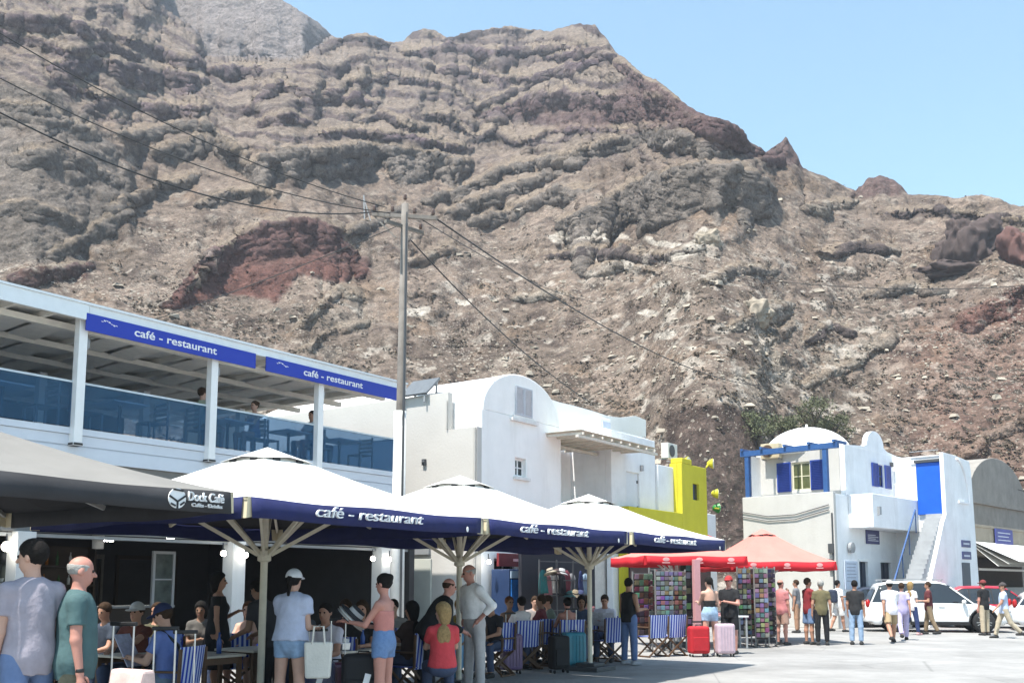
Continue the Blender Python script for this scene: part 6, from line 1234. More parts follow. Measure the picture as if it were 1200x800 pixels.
for (px, Y, fc, tc, hr_, hs, nm, fm) in ((132, 13.6, 150, (.03, .04, .06), 'brown', 'short', 'diner in a slate top in the dark behind the man in teal', False), (235, 15.2, 200, (.10, .09, .08), 'black', 'long', 'diner in a brown-grey top in the gloom left of the woman in black', True), (312, 15.6, 170, (.22, .08, .07), 'brown', 'bun', 'diner in brick red behind the parasol pole', True), (352, 15.0, 190, (.12, .13, .15), 'black', 'short', 'diner in dark grey behind the white-capped woman', False),
        (408, 15.3, 160, (.09, .03, .03), 'brown', 'long', 'diner in maroon at the back of the cluttered table', True), (462, 15.8, 175, (.30, .29, .28), 'black', 'short', 'diner in light grey against the far pillar', False), (538, 16.4, 185, (.28, .2, .05), 'blond', 'short', 'diner in mustard behind the waiter', False), (580, 17.6, 150, (.02, .02, .025), 'black', 'short', 'diner in black at the elbow of the waiter', False), (626, 21.0, 190, (.25, .22, .22), 'brown', 'short', 'diner in a stone top facing the street by the hats', False), (683, 20.6, 160, (.05, .07, .12), 'black', 'long', 'diner in dark navy next to the last white pole', True), (692, 21.4, 40, (.33, .13, .12), 'brown', 'short', 'diner in faded coral with a back to the street', False)):
    sit(nm, px, Y, fc, 'canvas chair under the ' + nm.replace('diner', 'guest', 1) if len(nm.split()) < 12 else None, H=1.66 + .02 * (px % 5), arms=('table', 'chest' if px % 2 else 'table'), lean=6 + px % 7, hair=hr_, hstyle=hs, top='tee', topc=tc, sk=('tan', 'red', 'fair', 'dark')[px % 4], fem=fm, head=(px % 40 - 20, 8), h=.021)
# --- out on the quay
person('man in a black sleeveless top and jeans at the end of the striped chairs', *at(737, 19.9), -48, 1.70, arms=('down', 'bent'), sk='tan', hair='black', top='tank', topc=BLK, botc=(.11, .17, .33), shoec=(.3, .3, .32), head=(-20, 8))
person('woman in a black backless top and pale denim shorts at the souvenir racks', *at(832, 22.3), 8, 1.74, arms=('fore', 'bent'), sk='fair', hair='black', hstyle='tail', top='crop', topc=BLK, bottom='hotpants', botc=LDEN, shoec=(.5, .5, .5), fem=True, head=(-25, 5))
person('man in black t-shirt, black shorts and a red cap facing the woman in denim shorts', *at(855, 23.0), 150, 1.76, arms=('cross', 'bent'), sk='red', hair='black', cap=(.35, .03, .03), top='tee', topc=BLK, bottom='shorts', botc=BLK, wt=1.1)
person('heavy man in a pink t-shirt and tan shorts by the red parasol', *at(916, 26.4), -55, 1.70, arms=('down', 'down'), sk='red', hair='brown', hstyle='thin', top='tee', topc=(.46, .17, .17), bottom='shorts', botc=(.36, .22, .17), wt=1.2)
person('slim person in a grey top and tan trousers raising a phone against the white wall', *at(934, 33.0), 60, 1.72, arms=('down', 'phone'), sk='tan', hair='brown', top='tee', topc=(.16, .16, .17), botc=(.33, .19, .12))
person('man in a dark red t-shirt and denim shorts in the queue', *at(948, 26.6), -75, 1.74, arms=('down', 'bent'), sk='tan', hair='brown', top='tee', topc=(.20, .02, .025), bottom='shorts', botc=(.12, .18, .30))
person('man in an olive t-shirt and black trousers with his back turned', *at(963, 26.3), -10, 1.69, arms=('down2', 'down2'), sk='tan', hair='grey', hstyle='short', top='tee', topc=(.13, .11, .055), botc=BLK)
p = person('man in white t-shirt and white shorts with a dark backpack by the notice board', *at(983, 33.6), -70, 1.72, legs='step', arms=('fore', 'down'), sk='tan', hair='black', top='tee', topc=WH, bottom='shorts', botc=(.62, .60, .58))
m = MB(); m.box(tuple(float(q) for q in p['T'](0, -.21, .28)), (.30, .2, .44)); o = m.build('backpack', cloth((.03, .04, .07), 'pack'), None, bevel=.06); o.location = (p['X'], p['Y'], 0); o.rotation_euler = (0, 0, p['rz']); tag(o, 'dark backpack worn by the man in white shorts', 'backpack')
person('man in a black t-shirt and light blue jeans standing before the domed house', *at(1003, 26.5), -30, 1.68, arms=('down', 'down'), sk='tan', hair='black', top='tee', topc=(.02, .02, .022), botc=(.26, .36, .50), head=(-20, 0))
person('man in a white t-shirt and khaki shorts walking away with a grey cap', *at(1044, 27.4), -6, 1.72, 'walk', ('swb', 'swf'), sk='tan', hair='black', cap=(.55, .55, .55), top='loose', topc=(.72, .70, .74), bottom='shorts', botc=KHA, wt=1.06)
person('person in a lavender dress walking on the far side of the khaki shorts', *at(1058, 28.6), -12, 1.66, 'walk', ('swf', 'swb'), sk='tan', hair='brown', hstyle='short', top='tee', topc=(.40, .36, .56), bottom='trousers', botc=(.42, .38, .58), fem=True)
person('fair-haired woman in a white top and navy skirt beside the white car', *at(1069, 31.5), -60, 1.66, 'step', ('down', 'bent'), hair='blond', hstyle='long', top='tee', topc=(.66, .62, .62), bottom='trousers', botc=(.03, .05, .14), fem=True, shoec=(.5, .3, .3))
person('person in a dark red shirt and khaki trousers walking past the white car door', *at(1089, 31.9), 70, 1.66, 'step', ('bent', 'down'), sk='tan', hair='brown', top='tee', topc=(.10, .02, .025), botc=(.22, .16, .10), h=.02)
person('man in a black t-shirt, khaki trousers and dark red cap near the car headlight', *at(1154, 31.3), 25, 1.70, 'stand', ('down', 'bent'), sk='red', cap=(.16, .03, .03), top='tee', topc=BLK, botc=(.42, .35, .25))
person('man in a pale blue shirt and khaki trousers striding past the red car', *at(1177, 29.6), 78, 1.66, 'walk', ('swf', 'swb'), sk='tan', hair='brown', top='polo', topc=(.45, .52, .68), botc=(.40, .34, .25), cap=(.06, .05, .05))
# --- on the roof terrace
TC = []
def terr_chair(s, t, rz, lab):
    if not TC:
        r = empty('slatted_chair', (0, 0, 0)); wm = mat('grey slatted wood', (.30, .28, .25), .7, var=.2); m = MB(); m.box((0, 0, .44), (.46, .44, .03)); m.build('seat', wm, r); m = MB()
        for k in range(4): m.box((0, -.22, .56 + k * .1), (.42, .02, .05))
        m.build('back_slats', wm, r)
        for sx in (-1, 1):
            m = MB(); m.box((sx * .21, .2, .22), (.04, .04, .43)); m.build('leg', wm, r); m = MB(); m.box((sx * .225, -.22, .46), (.03, .04, .92)); m.build('leg', wm, r)
        TC.append(r); o = r
    else: o = copy_tree(TC[0])
    o.location = cw(s, t, DK); o.rotation_euler = (0, 0, CF.ang + rz); tag(o, lab, 'chair', 'slatted chairs on the roof terrace')
TT = []
def terr_table(s, t, lab):
    if not TT:
        r = empty('terrace_table', (0, 0, 0)); m = MB(); m.box((0, 0, .73), (.8, .8, .03)); m.build('tabletop', mat('white laminate', (.62, .62, .6), .4), r); m = MB(); m.lathe([(.25, 0), (.25, .02), (.035, .04), (.035, .715)], (0, 0, 0), 14); m.build('pedestal', DGREY, r); TT.append(r); o = r
    else: o = copy_tree(TT[0])
    o.location = cw(s, t, DK); o.rotation_euler = (0, 0, CF.ang); tag(o, lab, 'table', 'tables on the roof terrace')
for i, (s, lab) in enumerate(((9.1, 'terrace table behind the first glass panel by the near column'), (11.5, 'terrace table between the first two full columns'), (14.2, 'terrace table of the guests beside the middle column'), (16.0, 'terrace table of the guest in a white shirt'), (17.7, 'terrace table at the far end of the balustrade'))):
    terr_table(s, 17.75, lab); loc_ = ('near column', 'first two full columns', 'middle column', 'guest in white', 'far rail end')[i]
    terr_chair(s - .75, 17.7, -math.pi / 2, 'slatted terrace chair on the near side of the table by the ' + loc_); terr_chair(s + .75, 17.75, math.pi / 2, 'slatted terrace chair on the far side of the table by the ' + loc_)
def tsit(label, s, t, face, **kw):
    X, Y, _ = cw(s, t); return person(label, X, Y, math.degrees(CF.ang) + face, legs='sit', z=DK, seat=.44, h=.022, **kw)
tsit('terrace guest in a bright blue t-shirt at the very end of the glass', 8.36, 17.7, -90, H=1.8, arms=('table', 'table'), top='tee', topc=(.10, .25, .5), hair='black', sk='tan')
tsit('terrace guest in a pale green shirt and shorts right beside the middle column', 13.45, 17.7, -90, H=1.82, arms=('table', 'down'), top='tee', topc=(.45, .50, .38), hair='brown', bottom='shorts', botc=KHA)
tsit('bare-shouldered terrace guest leaning towards the table', 14.95, 17.75, 90, H=1.7, arms=('table', 'table'), top='strap', topc=(.25, .2, .3), hair='brown', hstyle='bun', bottom='hotpants', botc=DEN, fem=True)
tsit('terrace guest in a white shirt with dark hair', 16.75, 17.75, 90, H=1.78, arms=('table', 'table'), top='tee', topc=(.66, .70, .74), hair='black', sk='tan')
tsit('terrace guest in a salmon top beyond the third column', 17.0, 17.9, -90, H=1.66, arms=('table', 'table'), top='tee', topc=(.5, .2, .18), hair='brown', hstyle='long', fem=True)

# ------------------------------------------------------------------ cafe interior and shop goods
c = empty('bar_counter', cw(11.0, 19.6), CF.ang, 'dark bar counter deep inside the cafe with a lit top edge', 'counter')
m = MB(); m.bx(-3, 3, -.35, .35, 0, 1.08); m.build('front', DARKW, c, bevel=.01); m = MB(); m.bx(-3.05, 3.05, -.42, .42, 1.083, 1.13); m.build('top', GREY, c, bevel=.008)
sh = empty('bottle_shelf', cw(11.4, 22.2), CF.ang, 'dark back shelf with rows of glinting bottles behind the bar', 'shelf'); m = MB()
for z in (1.1, 1.55, 2.0): m.bx(-2.4, 2.4, -.16, .16, z, z + .04)
m.bx(-2.45, -2.4, -.16, .16, 0, 2.5); m.bx(2.4, 2.45, -.16, .16, 0, 2.5); m.bx(-2.4, 2.4, .14, .16, 1.05, 2.5); m.build('case', DARKW, sh)
rr_ = random.Random(4)
bms = [mat('bottle green', (.05, .12, .05), .1), mat('bottle clear', (.55, .57, .58), .1), mat('bottle amber', (.25, .1, .02), .1)]
for z in (1.14, 1.59, 2.04):
    for k in range(15):
        b_ = MB(); x = -2.2 + k * .31 + rr_.uniform(-.05, .05); hh = rr_.uniform(.2, .34); b_.lathe([(.035, 0), (.037, hh * .6), (.014, hh * .78), (.013, hh)], (0, 0, 0), 8); o = b_.build('bottle', bms[k % 3], None, smooth=True); o.location = cw(11.4 + x, 22.15, z); tag(o, 'small bottle standing in a row on the dark shelf behind the bar', 'bottle', 'bottles on the back shelf')
cm_ = empty('coffee_machine', cw(10.3, 19.6, 1.135), CF.ang, 'polished steel coffee machine on the bar counter', 'coffee machine'); m = MB(); m.bx(-.42, .42, -.25, .25, 0, .14); m.bx(-.42, .42, -.02, .25, .14, .36); m.bx(-.46, .46, -.27, .27, .36, .5); m.build('housing', STEEL, cm_, bevel=.02)
for x in (-.2, .2): m = MB(); m.lathe([(.035, .26), (.035, .355)], (x, -.15, 0), 10); m.bar((x, -.15, .28), (x, -.36, .25), .025); m.build('group_handle', BLACK, cm_)
cups_ = MB()
for i in range(5): cups_.lathe([(.03, 0), (.042, .08)], (-.36 + .17 * i, .0, .503), 10)
cups_.build('cup_row', mat('cup white', (.7, .7, .68), .3), cm_, smooth=True)
def globe(px, py, y, lab, r=.058, arm=True):
    s, z = CF.on_y(px, py, y); l = empty('wall_lamp', cw(s, y, z), CF.ang, lab, 'lamp', 'lit globe lamps of the cafe'); m = MB(); m.ball((0, 0, 0), r, 14, 10); m.build('globe', BRASS, l, smooth=True); m = MB(); m.bar((0, .02, 0), (0, .02, .22), .02); m.lathe([(.03, .06), (.03, .1)], (0, 0, 0), 10); m.build('bracket', DGREY, l)
globe(262, 648, 16.75, 'lit globe lamp beside the white pillar, on the side of the charcoal parasol'); globe(288, 650, 16.75, 'lit globe lamp beside the white pillar, nearer the tall white-capped woman'); globe(437, 654, 16.75, 'lit globe lamp on the dark side of the far cafe pillar'); globe(457, 655, 16.75, 'lit globe lamp between the far cafe pillar and the cream wall'); globe(573, 658, 15.7, 'single lit globe lamp next to the blue drinks fridge'); globe(8, 640, 16.9, 'large lit globe lamp by the first pillar at the near end', .085)
for i, (px, py) in enumerate(((165, 632), (201, 630), (127, 633))):
    s, z = CF.on_y(px, py, 19.5); l = empty('ceiling_spot', cw(s, 19.5, z), CF.ang, ('flat ceiling spot in the middle of the dark cafe ceiling', 'flat ceiling spot nearest the glazed kitchen door', 'flat ceiling spot nearest the white lamp shade')[i], 'ceiling spot', 'ceiling spots in the cafe')
    m = MB(); m.lathe([(.12, .0), (.12, .05)], (0, 0, 0), 16); m.build('rim', DGREY, l); m = MB(); m.lathe([(.1, -.012), (.1, -.002)], (0, 0, 0), 16); m.build('diffuser', SPOT, l)
s, z = CF.on_y(115, 633, 18.3); l = empty('pendant_lamp', cw(s, 18.3, 2.45), CF.ang, 'white cylindrical pendant lamp shade hanging in the cafe', 'lamp'); m = MB(); m.lathe([(.11, -.14), (.12, .14)], (0, 0, 0), 16); m.build('shade', mat('shade cloth', (.7, .68, .64), .8), l, smooth=True); m = MB(); m.tube([(0, 0, .12), (0, 0, .75)], .008, 5); m.build('cord', BLACK, l)
# drinks fridge and red board
s, z = CF.on_y(598, 700, 15.6); f_ = empty('drinks_fridge', cw(s, 15.55), CF.ang, 'upright drinks fridge with a bright blue sea picture, behind the waiter', 'fridge')
m = MB(); m.bx(-.55, .55, -.3, .3, .08, 2.0); m.build('cabinet', mat('fridge navy', (.02, .04, .10), .4), f_, bevel=.02)
pm = mat('sea picture', (.03, .16, .46), .3, var=.7, scale=3); m = MB(); m.bx(-.48, .48, -.33, -.303, .75, 1.72); m.build('picture', pm, f_); m = MB(); m.bx(-.5, .5, -.33, -.303, 1.76, 1.95); m.build('header', mat('fridge lit header', (.4, .5, .6), .4), f_); m = MB(); m.bx(.42, .46, -.36, -.333, .9, 1.4); m.build('handle', STEEL, f_)
s0, zb = CF.on_y(585, 663, 15.75); s1, zt = CF.on_y(640, 650, 15.75); b_ = empty('shop_board', cw((s0 + s1) / 2, 15.8, zb), CF.ang, 'dark red shop board above the drinks fridge', 'sign'); m = MB(); m.bx(-(s1 - s0) / 2, (s1 - s0) / 2, -.04, .04, 0, zt - zb); m.build('panel', mat('dark red board', (.16, .015, .02), .5, var=.2), b_, bevel=.008); m = MB(); m.bx(-.5, .6, -.05, -.042, (zt - zb) * .4, (zt - zb) * .6); m.build('band', mat('pale red print', (.7, .35, .34)), b_)
# hats and bags hanging on a dark stall
sp_ = lambda px, y=14.3: CF.on_y(px, 670, y)[0]
sA, sB = sp_(632), sp_(690); sM = (sA + sB) / 2; hw_ = (sB - sA) / 2
st = empty('hat_stand', cw(sM, 14.3), CF.ang, 'dark metal stand crowded with hats and clothes between the drinks fridge and the last pole', 'stand'); m = MB()
for x in (-hw_, -hw_ / 3, hw_ / 3, hw_): m.bar((x, 0, 0), (x, 0, 2.25), .035)
for z in (.9, 1.3, 1.7, 2.2): m.bar((-hw_, 0, z), (hw_, 0, z), .025)
m.build('frame', DGREY, st)
m = MB(); m.bx(-hw_ - .1, hw_ + 1.2, .5, .6, 0, 2.5); m.build('back_panel', mat('dark backing', (.02, .02, .028), .8), st)
hcol = [(.30, .26, .2), (.03, .08, .075), (.26, .23, .21), (.05, .03, .03), (.2, .16, .11), (.12, .04, .05), (.34, .34, .34), (.03, .04, .1)]
hn = ['straw', 'dark green', 'bleached', 'dark brown', 'honey-coloured', 'maroon', 'white', 'navy']
rg = random.Random(9)
for i in range(8):
    x = -hw_ + (2 * hw_) * ((i * .37 + .1) % 1.0); z = 1.98 - .55 * (i % 3) - rg.uniform(0, .15)
    h_ = empty('sun_hat', cw(sM + x, 14.12, z), CF.ang + rg.uniform(-.9, .9), hn[i] + ' sun hat hanging on the dark stand by the drinks fridge', 'hat', 'sun hats on the stand'); tl = rg.uniform(-.5, .6); m = MB()
    m.lathe([(.02, .12), (.08, .11), (.095, .02), (.18, -.03), (.185, -.04), (.09, .0)], (0, 0, 0), 16); ct, sn = math.cos(tl), math.sin(tl); rot_ = lambda v: (v[0], v[1] * ct - v[2] * sn, v[1] * sn + v[2] * ct + .012 * math.sin(v[0] * 22)); m.v = [rot_(v) for v in m.v]; m.build('brim_and_crown', cloth(hcol[i], 'straw hat'), h_, smooth=True); m = MB(); m.lathe([(.097, .025), (.094, .05)], (0, 0, 0), 16); m.v = [rot_(v) for v in m.v]; m.build('ribbon', BLACK, h_)
gc = [('teal', (.02, .12, .12)), ('dusky pink', (.26, .11, .12)), ('off-white', (.42, .40, .38)), ('black', (.015, .015, .017)), ('maroon', (.14, .03, .04)), ('grey', (.17, .17, .18)), ('dark blue', (.02, .03, .1)), ('pale blue', (.2, .27, .34))]
for i, (nm, cc) in enumerate(gc):
    x = -hw_ + .15 + (2 * hw_ - .3) * i / 7; z = 1.98 - .08 * (i % 2); g_ = MB(); vs = []
    for k in range(9):
        for j in range(5):
            u = k / 8 - .5; v = j / 4; wd = .42 if v > .05 else .30; vs.append((u * wd + .01 * math.sin(9 * v + i), .03 * math.sin(u * 17 + i + 2 * v) * (.4 + v), -.62 * v - .10 * (abs(u) * 2) ** 2 * (1 - v)))
    g_.add(vs, [(k * 5 + j, k * 5 + j + 1, (k + 1) * 5 + j + 1, (k + 1) * 5 + j) for k in range(8) for j in range(4)]); o = g_.build('hanging_shirt', cloth(cc, 'hung cloth'), None, smooth=True, fixn=False); o.modifiers.new('t', 'SOLIDIFY').thickness = .012
    o.location = cw(sM + x, 14.28 + .05 * (i % 3), z); o.rotation_euler = (0, 0, CF.ang + .25 * math.sin(i * 2.3)); tag(o, nm + ' garment hanging from the dark stand behind the diners', 'clothing', 'garments on the dark stand')
# postcard and souvenir racks: a panel of little cards on a white wire frame
def cards(name, cols, seed):
    if name in MATS: return MATS[name]
    m = mat(name, cols[0], .5, var=0); nt = m.node_tree; N = nt.nodes; L = nt.links; b = N['Principled BSDF']; at_ = N.new('ShaderNodeVertexColor'); at_.layer_name = 'card'; L.new(at_.outputs[0], b.inputs['Base Color']); return m
def rack(px, Y, rz, w, h, nx, nz, pal, lab, z0=.35, tilt=0.):
    X, Y_ = at(px, Y); r = empty('souvenir_rack', (X, Y_, 0), rz, lab, 'rack', 'souvenir racks'); rd = random.Random(int(px))
    m = MB(); m.bar((-w / 2, .03, 0), (-w / 2, .03, z0 + h + .05), .03); m.bar((w / 2, .03, 0), (w / 2, .03, z0 + h + .05), .03)
    for k in range(nz + 1): m.bar((-w / 2, .03, z0 + h * k / nz), (w / 2, .03, z0 + h * k / nz), .014)
    m.bar((-w / 2, -.25, .03), (-w / 2, .3, .03), .03); m.bar((w / 2, -.25, .03), (w / 2, .3, .03), .03); m.build('frame', mat('rack wire', (.22, .21, .2), .5), r)
    m = MB(); m.bx(-w / 2 + .02, w / 2 - .02, .05, .065, z0 - .05, z0 + h); m.build('backing', mat('rack backing', (.05, .04, .042), .8), r); nx, nz = nx + 1, int(nz * 1.35)
    m = MB(); cols = []
    for i in range(nx):
        for j in range(nz):
            c = rd.choice(pal); c = tuple(min(.8, max(.01, (.6 * q + .4 * sum(c) / 3) * rd.uniform(.18, .7))) for q in c); cx = -w / 2 + w * (i + .5) / nx; cz = z0 + h * (j + .5) / nz  # card colours dimmed to carry the shade under the red parasols
            m.box((cx, -.02 - rd.uniform(0, .03), cz), (w / nx * .84, .02, h / nz * rd.uniform(.62, .86)), rx=.18); cols += [c] * 8
    o = m.build('cards', cards('printed cards', pal, 1), r, fixn=False); ca = o.data.color_attributes.new('card', 'FLOAT_COLOR', 'POINT')
    ca.data.foreach_set('color', np.array([(*c, 1) for c in cols], np.float32).ravel()); return r
red = [(.45, .06, .05), (.55, .25, .2), (.6, .55, .5), (.25, .03, .03), (.4, .2, .1)]; whi = [(.6, .62, .66), (.5, .55, .65), (.65, .6, .58), (.3, .35, .5), (.55, .4, .4)]; drk = [(.04, .04, .05), (.1, .06, .06), (.3, .28, .27), (.06, .07, .12), (.45, .4, .4)]; pnk = [(.5, .3, .33), (.55, .5, .52), (.3, .08, .1), (.45, .38, .45), (.6, .55, .5)]
rack(754, 23.6, .5, .55, 1.45, 3, 8, red, 'souvenir rack of red and orange cards just past the black sleeveless top', .4)
rack(771, 24.0, .3, .4, 1.6, 3, 10, drk + red, 'narrow dark souvenir rack between the red cards and the white ones')
rack(779, 23.2, .2, .42, 1.35, 3, 9, whi, 'souvenir rack of white and pale blue cards', .55)
rack(795, 23.6, .2, .40, 1.35, 3, 9, pnk, 'souvenir rack of pink and lilac cards beside the dark trinket board', .55)
rack(807, 24.6, .1, .38, 1.7, 2, 7, drk, 'dark trinket board with small pale tags next to a pink post', .4)
rack(873, 25.6, .1, .34, 1.7, 2, 10, pnk, 'pinkish magnet strip rack behind the man in black', .3)
rack(881, 25.9, .1, .30, 1.7, 2, 10, red, 'red magnet strip rack under the pale-topped red parasol', .3)
rack(893, 25.4, .0, .34, 1.75, 2, 11, whi + pnk, 'pale magnet strip rack near the white parasol post', .25)
rack(903, 25.7, -.1, .28, 1.7, 2, 11, drk, 'dark magnet strip rack closest to the man in pink', .3)
X, Y_ = at(817, 24.2); b_ = empty('pink_post', (X, Y_, 0), .2, 'pink painted post between the two groups of souvenir racks', 'post'); m = MB(); m.bx(-.08, .08, -.08, .08, 0, 2.2); m.build('shaft', mat('pink paint', (.50, .26, .27), .7, var=.1), b_, bevel=.01); m = MB(); m.bx(-.16, .16, -.16, .16, 0, .1); m.build('foot', mat('pink paint', (.50, .26, .27)), b_)
X, Y_ = at(832, 25.0); b_ = empty('souvenir_table', (X, Y_, 0), .1, 'low table of colourful caps and trinkets behind the couple', 'table'); m = MB(); m.bx(-.9, .9, -.3, .3, .78, .82); m.build('tabletop', WPOLE, b_)
for sx in (-1, 1):
    for sy in (-1, 1): m = MB(); m.bx(sx * .85 - .02, sx * .85 + .02, sy * .26 - .02, sy * .26 + .02, 0, .78); m.build('leg', GREY, b_)
for i in range(8):
    cc = [(.6, .45, .05), (.5, .1, .1), (.1, .3, .5), (.6, .6, .6), (.55, .3, .3), (.2, .45, .3), (.6, .5, .3), (.4, .1, .3)][i]; nm = ['yellow', 'red', 'blue', 'white', 'salmon', 'green', 'sand', 'plum'][i]
    X2, Y2 = at(822 + i * 4.5, 24.9); o = MB(); o.lathe([(.1, 0), (.098, .06), (.06, .105), (.01, .115)], (0, 0, 0), 14); o.add([(-.08, -.09, .012), (.08, -.09, .012), (.06, -.18, .0), (-.06, -.18, 0)], [(0, 1, 2, 3)]); k_ = o.build('baseball_hat', cloth(cc, 'cap cloth'), None, smooth=True); k_.location = (X2, Y2 + (.12 if i % 2 else -.1), .822); tag(k_, nm + ' peaked hat lying on the souvenir table', 'hat', 'peaked hats on the souvenir table')
# towels on the chair of the blonde woman
X, Y_ = g2(521, 801); tw_ = empty('towel', (X + .1, Y_ - .28, 0), R(30), 'pale blue towel hanging to the ground from the chair of the blonde woman', 'towel'); m = MB(); K = 10
vs = []
for i in range(K + 1):
    for j in range(9): t = i / K; u = j / 8; vs.append((-.2 + .46 * u + .05 * t * math.sin(u * 6), -.03 - .05 * math.sin(u * 9 + t * 2) - .05 * t, .88 - .80 * t * (.75 + .25 * math.sin(u * 3.3))))
m.add(vs, [(i * 9 + j, i * 9 + j + 1, (i + 1) * 9 + j + 1, (i + 1) * 9 + j) for i in range(K) for j in range(8)]); o = m.build('cloth', cloth((.16, .33, .52), 'towelling'), tw_, smooth=True, fixn=False); o.modifiers.new('t', 'SOLIDIFY').thickness = .012
bag('shoulder_bag', 'dark green shoulder bag slung on the chair above the blue towel', 'bag', (X - .12, Y_ - .32, .52), R(30), .30, .10, .30, cloth((.02, .07, .08), 'pack'))
# ------------------------------------------------------------------ cars
def car(name, loc, rz, col, label, L=4.65, Wd=1.82, H=1.70, suv=True):
    r = empty(name, loc, rz, label, 'car', None); paint = mat('car paint %.2f %.2f %.2f' % col, col, .28, var=0, coat=.6, spec=.5)
    hw = Wd / 2; xf, xr_ = L * .30, -L * .285; wr = .36 if suv else .32; ar = wr + .07; zb = .24 if suv else .18
    belt = lambda x: np.interp(x, [-L / 2, -L * .46, -.3, L * .18, L * .36, L * .47, L / 2], [.86, 1.0, .99, .97, .88, .74, .60]) * (H / 1.70)
    half = lambda x: hw * np.interp(x, [-L / 2, -L * .45, -L * .35, 0, L * .3, L * .42, L * .48, L / 2], [.80, .90, .97, 1, .985, .92, .82, .70])
    def bottom(x):
        z = zb + (.10 if abs(x) > L * .44 else 0)
        for c in (xf, xr_):
            if abs(x - c) < ar: z = max(z, wr + math.sqrt(max(0, ar * ar - (x - c) ** 2)))
        return z
    xs = sorted(set([-L / 2 + L * k / 46 for k in range(47)] + [c + ar * math.cos(t) for c in (xf, xr_) for t in np.linspace(0.02, math.pi - .02, 15)]))
    vs = []; fs = []; NS = 12
    for x in xs:
        b_, t_, w_ = bottom(x), belt(x), half(x)
        for s in (1,):
            sec = [(.0, t_ + .035), (w_ * .5, t_ + .03), (w_ * .86, t_ + .012), (w_ * .955, t_ - .03), (w_ * .985, t_ - .10), (w_ * 1.0, max(b_, t_ * .72)), (w_ * .975, max(b_, t_ * .55)), (w_ * .985, max(b_, t_ * .40)), (w_ * .96, max(b_, .30)), (w_ * .93, b_), (w_ * .70, b_), (0, b_)]
        for (y, z) in sec: vs.append((x, y, z))
        for (y, z) in sec: vs.append((x, -y, z))
    n2 = 2 * NS
    for i in range(len(xs) - 1):
        for k in range(NS - 1):
            a = i * n2 + k; b_ = (i + 1) * n2 + k; fs.append((a, a + 1, b_ + 1, b_)); a += NS; b_ += NS; fs.append((a, b_, b_ + 1, a + 1))
    for i, fl in ((0, 0), (len(xs) - 1, 1)):
        for k in range(NS - 1): a = i * n2 + k; fs.append((a, a + 1, a + 1 + NS, a + NS))
    m = MB(); m.add(vs, fs); bo = m.build('body', paint, r, smooth=True)
    bm = bmesh.new(); bm.from_mesh(bo.data); bmesh.ops.remove_doubles(bm, verts=bm.verts, dist=.0005); bmesh.ops.recalc_face_normals(bm, faces=bm.faces); bm.to_mesh(bo.data); bo.data.polygons.foreach_set('use_smooth', [True] * len(bo.data.polygons)); bm.free()
    # greenhouse: glass with roof and pillars
    st = [(-L * .47, .0), (-L * .40, .86 if suv else .6), (-L * .30, .97), (-L * .10, 1.), (L * .03, .97), (L * .10, .80), (L * .245, .02)]
    gx = np.linspace(-L * .47, L * .245, 30); rz_ = lambda x: np.interp(x, [p[0] for p in st], [p[1] for p in st])
    vs = []; fs = []; rv = []
    for x in gx:
        zb_ = belt(x) - .01; zt = zb_ + (H - .03 - zb_) * rz_(x); w_ = half(x) * .93; t = (zt - zb_) / (H - 1.)
        wt_ = w_ * (1 - .20 * t)
        for s in (1, -1): vs += [(x, s * w_, zb_), (x, s * (w_ * .6 + wt_ * .4), zb_ + (zt - zb_) * .5), (x, s * wt_, zt - .03 * t), (x, s * wt_ * .8, zt + .02 * t), (x, 0, zt + .045 * t)]
    for i in range(len(gx) - 1):
        for s in (0, 1):
            for k in range(4): a = i * 10 + s * 5 + k; b_ = a + 10; fs.append((a, a + 1, b_ + 1, b_) if s else (a, b_, b_ + 1, a + 1))
    m = MB(); m.add(vs, fs); m.build('windows', mat('car glass', (.018, .022, .026), .03, var=0, spec=.8), r, smooth=True, fixn=False)
    m = MB(); rs = [i for i, x in enumerate(gx) if -L * .43 < x < L * .085]
    ro = []
    for i in rs:
        for q in (2, 3, 4, 8, 7): v = vs[i * 10 + q]; ro.append((v[0], v[1] * 1.012, v[2] + .012))
    m.add(ro, [(a * 5 + k, a * 5 + k + 1, a * 5 + 6 + k, a * 5 + 5 + k) for a in range(len(rs) - 1) for k in range(4)]); o = m.build('roof', paint, r, smooth=True, fixn=False); o.modifiers.new('t', 'SOLIDIFY').thickness = .02
    def gpt(x, f, s):
        i = np.interp(x, gx, np.arange(len(gx))); i0 = int(min(len(gx) - 2, i)); q = i - i0
        A = [np.array(vs[i0 * 10 + (0 if s > 0 else 5) + k]) * (1 - q) + np.array(vs[(i0 + 1) * 10 + (0 if s > 0 else 5) + k]) * q for k in range(3)]; p = A[0] * (1 - f) + A[2] * f; p[1] *= 1.012; return tuple(p)
    for s in (1, -1):
        for xa, xb in ((L * .245, L * .09), (-L * .055, -L * .07), (-L * .24, -L * .25), (-L * .455, -L * .40)):
            m = MB(); m.bar(gpt(xa, 0.02, s), gpt(xb, .98, s), .045, .03, up=(0, 1, 0)); m.build('window_pillar', paint if abs(xa) > L * .2 and xa > 0 or xa < -L * .4 else BLACK, r)
        m = MB(); mx_, my_, mz_ = gpt(L * .17, .12, s); m.ball((mx_, my_ + s * .12, mz_ + .02), (.07, .11, .075), 12, 8); m.bar((mx_, my_, mz_ - .02), (mx_, my_ + s * .1, mz_), .04); m.build('wing_mirror', paint, r, smooth=True)
        for xa in (L * .02, -L * .18): m = MB(); m.box((xa, s * half(xa) * 1.0, belt(xa) - .13), (.2, .03, .035)); m.build('door_handle', paint, r, bevel=.008)
